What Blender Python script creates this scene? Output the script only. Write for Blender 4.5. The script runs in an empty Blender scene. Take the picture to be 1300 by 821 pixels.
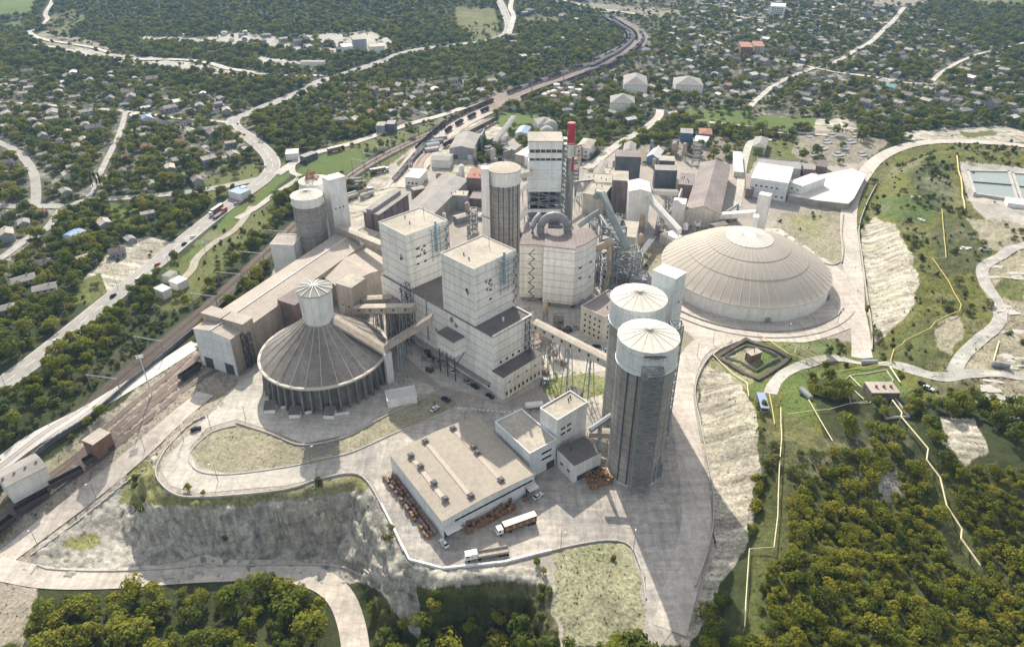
import bpy, math, random
import numpy as np
from math import sin, cos, pi, radians, atan2, hypot, sqrt, floor
random.seed(7); RNG = np.random.RandomState(11)
sc = bpy.context.scene
COL = sc.collection
F = 900.0; TH = radians(30); CT, ST = cos(TH), sin(TH); HC = 200.0   # survey geometry: focal length in px, tilt, flight height

# ---------------------------------------------------------------- survey helpers
def P(px, py, z=0.0):
    t = (py-365.5)/F; a = HC-z; den = ST+t*CT
    return ((px-650)/F*a/den, a*(CT-t*ST)/den, z)
def topz(Y, py):
    t = (py-365.5)/F
    return HC - Y*(ST+t*CT)/(CT-t*ST)
def projv(x, y, z):
    a = HC-z; d = y*CT+a*ST
    return 650+F*x/d, 365.5+F*(a*CT-y*ST)/d, d
def smooth(e0, e1, v):
    t = np.clip((v-e0)/(e1-e0), 0, 1); return t*t*(3-2*t)
def _hash(ix, iy, s):
    h = (ix.astype(np.int64)*374761393 + iy.astype(np.int64)*668265263 + s*982451653) & 0x7fffffff
    h = ((h ^ (h >> 13))*1274126177) & 0x7fffffff
    return ((h ^ (h >> 16)) & 0xffff)/65535.0
def vnoise(x, y, s=0):
    x = np.asarray(x, float); y = np.asarray(y, float)
    ix = np.floor(x); iy = np.floor(y); fx = x-ix; fy = y-iy
    fx = fx*fx*(3-2*fx); fy = fy*fy*(3-2*fy)
    a = _hash(ix, iy, s); b = _hash(ix+1, iy, s); c = _hash(ix, iy+1, s); d = _hash(ix+1, iy+1, s)
    return (a*(1-fx)+b*fx)*(1-fy)+(c*(1-fx)+d*fx)*fy
def fbm(x, y, s=0, o=4):
    v = 0; amp = .5; tot = 0
    for k in range(o):
        v = v+amp*vnoise(x*2**k, y*2**k, s+k*17); tot += amp; amp *= .5
    return v/tot*2-1
def inpoly(x, y, poly):
    ins = np.zeros(np.shape(x), bool); n = len(poly)
    for i in range(n):
        x0, y0 = poly[i][:2]; x1, y1 = poly[(i+1) % n][:2]
        if y0 == y1: continue
        c = ((y0 > y) != (y1 > y)) & (x < (x1-x0)*(y-y0)/(y1-y0)+x0)
        ins ^= c
    return ins
def pdist(x, y, pts, closed=False):
    best = np.full(np.shape(x), 1e9); n = len(pts)
    for i in range(n if closed else n-1):
        x0, y0 = pts[i][:2]; x1, y1 = pts[(i+1) % n][:2]
        dx, dy = x1-x0, y1-y0; L = dx*dx+dy*dy+1e-9
        t = np.clip(((x-x0)*dx+(y-y0)*dy)/L, 0, 1)
        best = np.minimum(best, np.hypot(x-x0-t*dx, y-y0-t*dy))
    return best
def bbdist(x, y, poly, R=40.0):
    best = np.full(np.shape(x), R); n = len(poly)
    for i in range(n):
        x0, y0 = poly[i]; x1, y1 = poly[(i+1) % n]
        k = np.nonzero((x > min(x0, x1)-R) & (x < max(x0, x1)+R) & (y > min(y0, y1)-R) & (y < max(y0, y1)+R))[0]
        if len(k): best[k] = np.minimum(best[k], pdist(x[k], y[k], [poly[i], poly[(i+1) % n]]))
    return best
def pxw(pts, z=0.0): return [P(a, b, z)[:2] for a, b in pts]

PLATEAU = pxw([(520, 222), (455, 285), (395, 395), (330, 478), (270, 522), (216, 572), (198, 600), (212, 622), (250, 632), (360, 622),
               (455, 604), (485, 640), (512, 705), (562, 729), (640, 722), (692, 728), (706, 760), (722, 830)]) + [(20, 90), (10, -200), (6000, -200), (6000, 7000), (-60, 7000)]
EHILL = pxw([(878, 821), (893, 731), (907, 690), (906, 640), (895, 570), (882, 500), (896, 458), (936, 436), (1000, 430), (1062, 440), (1085, 452),
             (1109, 440), (1100, 330), (1095, 292), (1112, 240), (1128, 215), (1162, 200), (1210, 193), (1300, 199), (1420, 210)]) + [(900, 330), (900, -150), (60, -150)]
def Hf(x, y):
    x = np.asarray(x, float); y = np.asarray(y, float)
    wx = x+2.5*fbm(x/14, y/14, 5, 3); wy = y+2.5*fbm(x/14, y/14, 9, 3)
    big = x.size > 5000
    sw = (bbdist(x, y, PLATEAU) if big else pdist(x, y, PLATEAU, True))*np.where(inpoly(x, y, PLATEAU), -1, 1)
    zw = (-6-13*smooth(250, 178, y))*(1-smooth(420, 620, y))
    edge = fbm(x/9, y/9, 3, 3)
    cl = smooth(0.5, 17+5*edge*smooth(235, 200, y), sw)
    z = zw*cl
    band = np.clip(cl*(1-cl)*4, 0, 1)*smooth(240, 205, y)
    z = z + band*(3.2*fbm(wx/6, wy/6, 21, 5) + 1.6*np.abs(fbm(wx/2.2, wy/4, 23, 3)) + 1.2*np.sin(z*1.1+3*edge))
    ih = inpoly(x, y, EHILL); de = bbdist(x, y, EHILL) if big else pdist(x, y, EHILL, True)
    rise = np.where(ih, smooth(0, 20, de), 0)
    lvl = 10*(1-.85*np.exp(-(((x-128)/38)**2+((y-270)/24)**2)))
    z = z + rise*(lvl+2.2*fbm(x/24, y/24, 31, 3)+.5*fbm(x/5, y/5, 33, 2))
    z = z - np.where(ih, smooth(215, 150, y)*smooth(95, 150, x)*10*rise, 0)
    r = np.hypot(x, y)
    z = z + smooth(480, 900, r)*7*fbm(x/160, y/160, 41, 3)
    z = z + 95*np.exp(-(((x+360)/420)**2+((y-1650)/330)**2)) + 40*np.exp(-(((x-1100)/420)**2+((y-1500)/380)**2))
    z = z + smooth(1700, 4200, r)*(160+140*fbm(x/900, y/900, 51, 4))
    return z
def hz(x, y): return float(Hf(np.array([x]), np.array([y]))[0])
_S = np.linspace(0, 1, 160)
def gp(px, py, off=0.0):
    """the terrain point seen at survey pixel (px, py)"""
    a = np.array(P(px, py, 60.0)); b = np.array(P(px, py, -45.0))
    q = a+(b-a)*_S[:, None]
    f = q[:, 2]-Hf(q[:, 0], q[:, 1])
    k = np.argmax(f < 0)
    if f[k] >= 0: return P(px, py, 0)
    if k == 0: return tuple(q[0])
    t = f[k-1]/(f[k-1]-f[k]); r = q[k-1]+(q[k]-q[k-1])*t
    return (float(r[0]), float(r[1]), hz(r[0], r[1])+off)

# ---------------------------------------------------------------- mesh helpers
class MB:
    def __init__(s): s.v = []; s.f = []; s.m = []
    def add(s, vs, fs, mi=0):
        n = len(s.v); s.v += [tuple(v) for v in vs]; s.f += [tuple(i+n for i in f) for f in fs]; s.m += [mi]*len(fs); return s
    def box(s, x0, x1, y0, y1, z0, z1, mi=0):
        return s.add([(x0, y0, z0), (x1, y0, z0), (x1, y1, z0), (x0, y1, z0), (x0, y0, z1), (x1, y0, z1), (x1, y1, z1), (x0, y1, z1)],
                     [(0, 3, 2, 1), (4, 5, 6, 7), (0, 1, 5, 4), (1, 2, 6, 5), (2, 3, 7, 6), (3, 0, 4, 7)], mi)
    def rbox(s, c, sz, ang, mi=0):
        ca, sa = cos(ang), sin(ang); hx, hy = sz[0]/2, sz[1]/2; vs = []
        for z in (c[2], c[2]+sz[2]):
            for a, b in ((-hx, -hy), (hx, -hy), (hx, hy), (-hx, hy)): vs.append((c[0]+a*ca-b*sa, c[1]+a*sa+b*ca, z))
        return s.add(vs, [(0, 3, 2, 1), (4, 5, 6, 7), (0, 1, 5, 4), (1, 2, 6, 5), (2, 3, 7, 6), (3, 0, 4, 7)], mi)
    def prism(s, poly, z0, z1, mi=0):
        n = len(poly); vs = [(p[0], p[1], z0) for p in poly]+[(p[0], p[1], z1) for p in poly]
        A = sum(poly[i][0]*poly[(i+1) % n][1]-poly[(i+1) % n][0]*poly[i][1] for i in range(n))
        r = list(range(n))
        fs = [tuple(reversed(r)), tuple(i+n for i in r)]+[(i, (i+1) % n, (i+1) % n+n, i+n) for i in r]
        if A < 0: fs = [tuple(reversed(f)) for f in fs]
        return s.add(vs, fs, mi)
    def lathe(s, prof, n=32, c=(0, 0), mi=0, a0=0.0):
        vs = []; fs = []; m = len(prof)
        for k in range(n):
            a = a0+2*pi*k/n
            for r, z in prof: vs.append((c[0]+r*cos(a), c[1]+r*sin(a), z))
        for k in range(n):
            k2 = (k+1) % n
            for j in range(m-1): fs.append((k*m+j, k2*m+j, k2*m+j+1, k*m+j+1))
        if prof[-1][0] > 1e-6: fs.append(tuple(k*m+m-1 for k in range(n)))
        if prof[0][0] > 1e-6: fs.append(tuple(k*m for k in reversed(range(n))))
        return s.add(vs, fs, mi)
    def cyl(s, x, y, z0, z1, r, n=12, mi=0, r2=None): return s.lathe([(r, z0), (r if r2 is None else r2, z1)], n, (x, y), mi)
    def tube(s, pts, r, n=6, mi=0, a0=0.0):
        pts = [np.array(p, float) for p in pts]; rings = []; m = len(pts)
        for i, p in enumerate(pts):
            d = pts[min(i+1, m-1)]-pts[max(i-1, 0)]; d = d/(np.linalg.norm(d)+1e-9)
            up = np.array((0, 0, 1.)) if abs(d[2]) < .95 else np.array((0, 1., 0))
            a = np.cross(d, up); a /= np.linalg.norm(a); b = np.cross(a, d)
            rr = r[i] if isinstance(r, (list, tuple)) else r
            rings.append([tuple(p+rr*(cos(a0+2*pi*k/n)*a+sin(a0+2*pi*k/n)*b)) for k in range(n)])
        vs = [v for q in rings for v in q]; fs = []
        for i in range(m-1):
            for k in range(n): fs.append((i*n+k, i*n+(k+1) % n, (i+1)*n+(k+1) % n, (i+1)*n+k))
        fs += [tuple(range(n))[::-1], tuple((m-1)*n+k for k in range(n))]
        return s.add(vs, fs, mi)
    def bar(s, a, b, w=.15, mi=0): return s.tube([a, b], w*.72, 4, mi, pi/4)
    def truss(s, x0, x1, y0, y1, z0, z1, n, w=.18, mi=0, diag=True):
        cs = [(x0, y0), (x1, y0), (x1, y1), (x0, y1)]; dz = (z1-z0)/n
        for c in cs: s.bar((c[0], c[1], z0), (c[0], c[1], z1), w*1.4, mi)
        for k in range(n+1):
            z = z0+k*dz
            for i in range(4):
                a, b = cs[i], cs[(i+1) % 4]
                if k: s.bar((a[0], a[1], z), (b[0], b[1], z), w, mi)
                if diag and k < n:
                    p, q = (a, b) if k % 2 else (b, a)
                    s.bar((p[0], p[1], z), (q[0], q[1], z+dz), w, mi)
                    if diag == 2: s.bar((q[0], q[1], z), (p[0], p[1], z+dz), w, mi)
        return s
    def mesh(s, name, mats):
        me = bpy.data.meshes.new(name); me.from_pydata(s.v, [], s.f)
        mats = mats if isinstance(mats, (list, tuple)) else [mats]
        for m in mats: me.materials.append(m)
        if any(s.m): me.polygons.foreach_set('material_index', s.m)
        me.update(); return me
    def build(s, name, mats, parent=None, loc=None, smooth_ang=None, label=None):
        me = s.mesh(name, mats); o = bpy.data.objects.new(name, me); COL.objects.link(o)
        if parent: o.parent = parent
        if loc: o.location = loc
        if smooth_ang is not None:
            me.polygons.foreach_set('use_smooth', [True]*len(me.polygons))
            try: me.set_sharp_from_angle(angle=radians(smooth_ang))
            except Exception: pass
        if label: o['label'] = label
        return o
def tag(o, label=None, cat=None, group=None, kind=None):
    if label: o['label'] = label
    if cat: o['category'] = cat
    if group: o['group'] = group
    if kind: o['kind'] = kind
    return o
def thing(name, label, cat, loc=(0, 0, 0), rot=0.0, group=None):
    o = bpy.data.objects.new(name, None); COL.objects.link(o); o.empty_display_size = .5
    o.location = loc; o.rotation_euler = (0, 0, rot)
    return tag(o, label, cat, group)
def copy_tree(o, parent=None):
    c = o.copy(); COL.objects.link(c)
    if parent: c.parent = parent
    for ch in list(o.children): copy_tree(ch, c)
    return c

# ---------------------------------------------------------------- materials
M = {}
def mat(key, col, rough=.85, var=.18, scale=.25, streak=0.0, bands=0.0, band_h=3.0, col2=None, fine=.12, ribs=0.0, rib_w=1.0, bump=.15, metal=0.0, tracks=0.0):
    """procedural surface: base colour broken up by world-space noise, run-off streaks, panel joints, corrugation"""
    m = bpy.data.materials.new(key); m.use_nodes = True; nt = m.node_tree; N = nt.nodes; L = nt.links
    b = N['Principled BSDF']; b.inputs['Roughness'].default_value = rough; b.inputs['Metallic'].default_value = metal
    b.inputs['Specular IOR Level'].default_value = 0.0 if key in ('glass', 'rubber', 'car_dark') else .3
    g = N.new('ShaderNodeNewGeometry'); pos = g.outputs['Position']
    def noise(sc_, det, vec=pos, rg=.6):
        n = N.new('ShaderNodeTexNoise'); n.inputs['Scale'].default_value = sc_; n.inputs['Detail'].default_value = det; n.inputs['Roughness'].default_value = rg
        L.new(vec, n.inputs['Vector']); return n.outputs['Fac']
    def math_(op, a, bb=None, c=None):
        n = N.new('ShaderNodeMath'); n.operation = op
        for i, v in enumerate((a, bb, c)):
            if v is None: continue
            if isinstance(v, (int, float)): n.inputs[i].default_value = v
            else: L.new(v, n.inputs[i])
        return n.outputs[0]
    def ramp(v, a, bb, lo, hi):
        n = N.new('ShaderNodeMapRange'); n.inputs[1].default_value = a; n.inputs[2].default_value = bb; n.inputs[3].default_value = lo; n.inputs[4].default_value = hi
        L.new(v, n.inputs[0]); return n.outputs[0]
    f = ramp(noise(scale, 5), .3, .7, 1-var, 1+var*.6)
    f2 = ramp(noise(scale*9, 4), .3, .7, 1-fine, 1+fine)
    fac = math_('MULTIPLY', f, f2)
    if streak:
        mp = N.new('ShaderNodeMapping'); mp.inputs['Scale'].default_value = (.45, .45, .03); L.new(pos, mp.inputs['Vector'])
        fac = math_('MULTIPLY', fac, ramp(noise(1.0, 6, mp.outputs[0], .65), .45, .75, 1.0, 1-streak))
    sep = N.new('ShaderNodeSeparateXYZ'); L.new(pos, sep.inputs[0])
    if bands:
        q = math_('FRACT', math_('DIVIDE', sep.outputs['Z'], band_h))
        line = math_('LESS_THAN', q, .26/band_h)
        fac = math_('MULTIPLY', fac, math_('SUBTRACT', 1.0, math_('MULTIPLY', line, bands)))
        cell = N.new('ShaderNodeTexWhiteNoise'); cell.noise_dimensions = '1D'
        L.new(math_('FLOOR', math_('DIVIDE', sep.outputs['Z'], band_h)), cell.inputs['W'])
        fac = math_('MULTIPLY', fac, ramp(cell.outputs['Value'], 0, 1, .95, 1.03))
    if ribs:
        tc = N.new('ShaderNodeTexCoord'); s2 = N.new('ShaderNodeSeparateXYZ'); L.new(tc.outputs['Object'], s2.inputs[0])
        q = math_('FRACT', math_('DIVIDE', s2.outputs['X'], rib_w))
        fac = math_('MULTIPLY', fac, ramp(math_('PINGPONG', q, .5), 0, .5, 1-ribs, 1+ribs*.4))
    if tracks:      # tyre-worn, dusty swathes and crack lines
        for sc_, an in (((.035, .35, .2), .5), ((.4, .03, .2), .2)):
            mp = N.new('ShaderNodeMapping'); mp.inputs['Scale'].default_value = sc_; mp.inputs['Rotation'].default_value = (0, 0, an); L.new(pos, mp.inputs['Vector'])
            fac = math_('MULTIPLY', fac, ramp(noise(1.0, 7, mp.outputs[0], .75), .38, .62, 1-tracks, 1+tracks*.5))
        vo = N.new('ShaderNodeTexVoronoi'); vo.feature = 'DISTANCE_TO_EDGE'; vo.inputs['Scale'].default_value = .16; L.new(pos, vo.inputs['Vector'])
        fac = math_('MULTIPLY', fac, ramp(vo.outputs['Distance'], .0, .03, .82, 1))
    base = N.new('ShaderNodeRGB'); base.outputs[0].default_value = (*col, 1); cb = base.outputs[0]
    if col2:
        mx = N.new('ShaderNodeMix'); mx.data_type = 'RGBA'; mx.inputs['A'].default_value = (*col, 1); mx.inputs['B'].default_value = (*col2, 1)
        L.new(ramp(noise(scale*.7, 6, pos, .7), .45, .62, 0, 1), mx.inputs['Factor']); cb = mx.outputs['Result']
    mul = N.new('ShaderNodeVectorMath'); mul.operation = 'SCALE'; L.new(cb, mul.inputs[0]); L.new(fac, mul.inputs['Scale'])
    L.new(mul.outputs[0], b.inputs['Base Color'])
    if bump:
        bp = N.new('ShaderNodeBump'); bp.inputs['Strength'].default_value = bump; bp.inputs['Distance'].default_value = .12
        L.new(noise(3.0, 4), bp.inputs['Height']); L.new(bp.outputs[0], b.inputs['Normal'])
    M[key] = m; return m
mat('white_panel', (.80, .785, .735), .6, .10, .12, .26, .6, 4.2)
mat('cream_panel', (.74, .71, .63), .6, .14, .12, .3, .55, 4.2)
mat('blue_panel', (.68, .715, .72), .55, .10, .12, .2, .25, 6.0)
mat('pale_wall', (.74, .745, .73), .7, .14, .15, .28)
mat('cream_wall', (.60, .565, .49), .8, .18, .15, .30)
mat('white_wall', (.74, .735, .70), .75, .12, .2, .22)
mat('tan_wall', (.42, .365, .30), .85, .2, .15, .35)
mat('brown_wall', (.22, .165, .145), .9, .25, .2, .3)
mat('brick_wall', (.20, .12, .09), .9, .2, .3, .2)
mat('grey_wall', (.30, .31, .33), .85, .2, .2, .3)
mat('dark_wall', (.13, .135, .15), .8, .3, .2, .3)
mat('blue_wall', (.10, .17, .25), .7, .2, .2, .2)
mat('silo_concrete', (.36, .345, .315), .9, .22, .07, .42, .35, 3.4, col2=(.27, .26, .245))
mat('mauve_concrete', (.21, .175, .175), .9, .3, .15, .5)
mat('buttress', (.22, .215, .20), .9, .3, .2, .5)
mat('concrete', (.44, .42, .385), .9, .2, .08)
mat('concrete_old', (.34, .32, .28), .9, .3, .15, .2)
mat('slab', (.60, .58, .53), .85, .12, .1)
mat('yard', (.46, .42, .37), .9, .22, .045, col2=(.335, .32, .30), fine=.2, tracks=.2)
mat('road_pale', (.50, .465, .41), .9, .22, .06, fine=.14, tracks=.14)
mat('road_pink', (.53, .475, .415), .9, .18, .06, fine=.14, tracks=.15)
mat('asphalt', (.33, .315, .29), .9, .22, .05, fine=.14)
mat('gravel', (.40, .385, .35), .95, .3, .25, fine=.3)
mat('track_dirt', (.36, .33, .26), .95, .25, .2, fine=.25)
mat('ballast', (.19, .165, .145), .95, .25, .2, fine=.3)
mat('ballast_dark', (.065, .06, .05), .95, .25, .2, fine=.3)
mat('rail', (.20, .115, .085), .5, .3, 1, metal=.3)
mat('roof_cream', (.43, .39, .325), .9, .2, .08, col2=(.35, .32, .265), fine=.18)
mat('roof_beige', (.355, .315, .26), .8, .10, .06, ribs=.10, rib_w=1.0)
mat('roof_pink', (.40, .35, .30), .8, .16, .06, ribs=.10, rib_w=2.0)
mat('roof_brown', (.21, .175, .165), .8, .2, .06, ribs=.12, rib_w=2.0, col2=(.27, .23, .21))
mat('roof_dark', (.155, .14, .135), .9, .25, .1)
mat('roof_grey', (.29, .275, .255), .85, .22, .12, ribs=.08)
mat('roof_white', (.62, .61, .58), .7, .12, .1, fine=.06)
mat('roof_rust', (.30, .15, .10), .85, .25, .2)
mat('roof_blue', (.16, .25, .40), .6, .15, .2)
mat('roof_lilac', (.28, .33, .47), .7, .15, .3)
mat('roof_teal', (.13, .31, .31), .6, .15, .2)
mat('roof_cone', (.64, .605, .53), .8, .12, .3, fine=.08)
mat('cone_dark', (.24, .215, .195), .85, .25, .12, .3, col2=(.30, .27, .24))
mat('dome_skin', (.44, .39, .33), .75, .10, .08, fine=.06)
mat('dome_cap', (.60, .565, .50), .7, .08, .08, fine=.05)
mat('rib_light', (.50, .465, .405), .7, .1, .5)
mat('steel', (.26, .28, .29), .6, .25, .5, metal=.2)
mat('steel_blue', (.27, .31, .34), .55, .2, .4, metal=.2)
mat('steel_dark', (.09, .09, .10), .6, .3, .5, metal=.2)
mat('duct', (.27, .28, .275), .55, .2, .3, metal=.15)
mat('duct_green', (.25, .285, .27), .55, .2, .3, metal=.15)
mat('duct_tan', (.42, .34, .26), .7, .2, .3)
mat('red_paint', (.42, .03, .025), .5, .15, .3, .15)
mat('stack_white', (.62, .60, .58), .6, .15, .3, .3)
mat('glass', (.030, .027, .024), .9, .2, .5, bump=0)
mat('frame', (.7, .7, .68), .6)
mat('yellow_pipe', (.55, .45, .14), .5, .12, .5)
mat('cream_pipe', (.68, .60, .36), .5, .12, .5)
mat('crate_brown', (.25, .145, .085), .9, .35, .8, fine=.3)
mat('crate_tan', (.33, .225, .14), .9, .35, .8, fine=.3)
mat('crate_grey', (.24, .17, .15), .9, .35, .8, fine=.3)
mat('soot', (.27, .25, .225), .95, .5, .9, fine=.4)
mat('wood', (.33, .26, .18), .9, .3, 1)
mat('rubber', (.025, .025, .025), .9, .1, 1)
mat('car_white', (.72, .72, .71), .3, .04, 1, bump=0)
mat('car_dark', (.05, .055, .065), .3, .04, 1, bump=0)
mat('car_grey', (.28, .29, .30), .3, .04, 1, bump=0)
mat('car_red', (.40, .04, .03), .3, .04, 1, bump=0)
mat('wagon_dark', (.085, .07, .065), .85, .3, .4, .2)
mat('wagon_brown', (.19, .115, .085), .85, .3, .4, .2)
mat('wagon_pale', (.50, .48, .45), .8, .3, .4, .2)
mat('soil_dark', (.10, .085, .07), .95, .3, .3)
mat('rubble', (.36, .33, .28), .95, .3, .5, fine=.3)
mat('marking', (.72, .71, .68), .8, .2, .5)
mat('hoist_blue', (.20, .38, .46), .5, .2, .5)
def water_mat():
    m = bpy.data.materials.new('pond_water'); m.use_nodes = True; N = m.node_tree.nodes; b = N['Principled BSDF']
    b.inputs['Base Color'].default_value = (.22, .26, .235, 1); b.inputs['Roughness'].default_value = .3
    n = N.new('ShaderNodeTexNoise'); n.inputs['Scale'].default_value = 1.2; bp = N.new('ShaderNodeBump'); bp.inputs['Strength'].default_value = .05
    m.node_tree.links.new(n.outputs['Fac'], bp.inputs['Height']); m.node_tree.links.new(bp.outputs[0], b.inputs['Normal'])
    M['water'] = m
water_mat()
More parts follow.
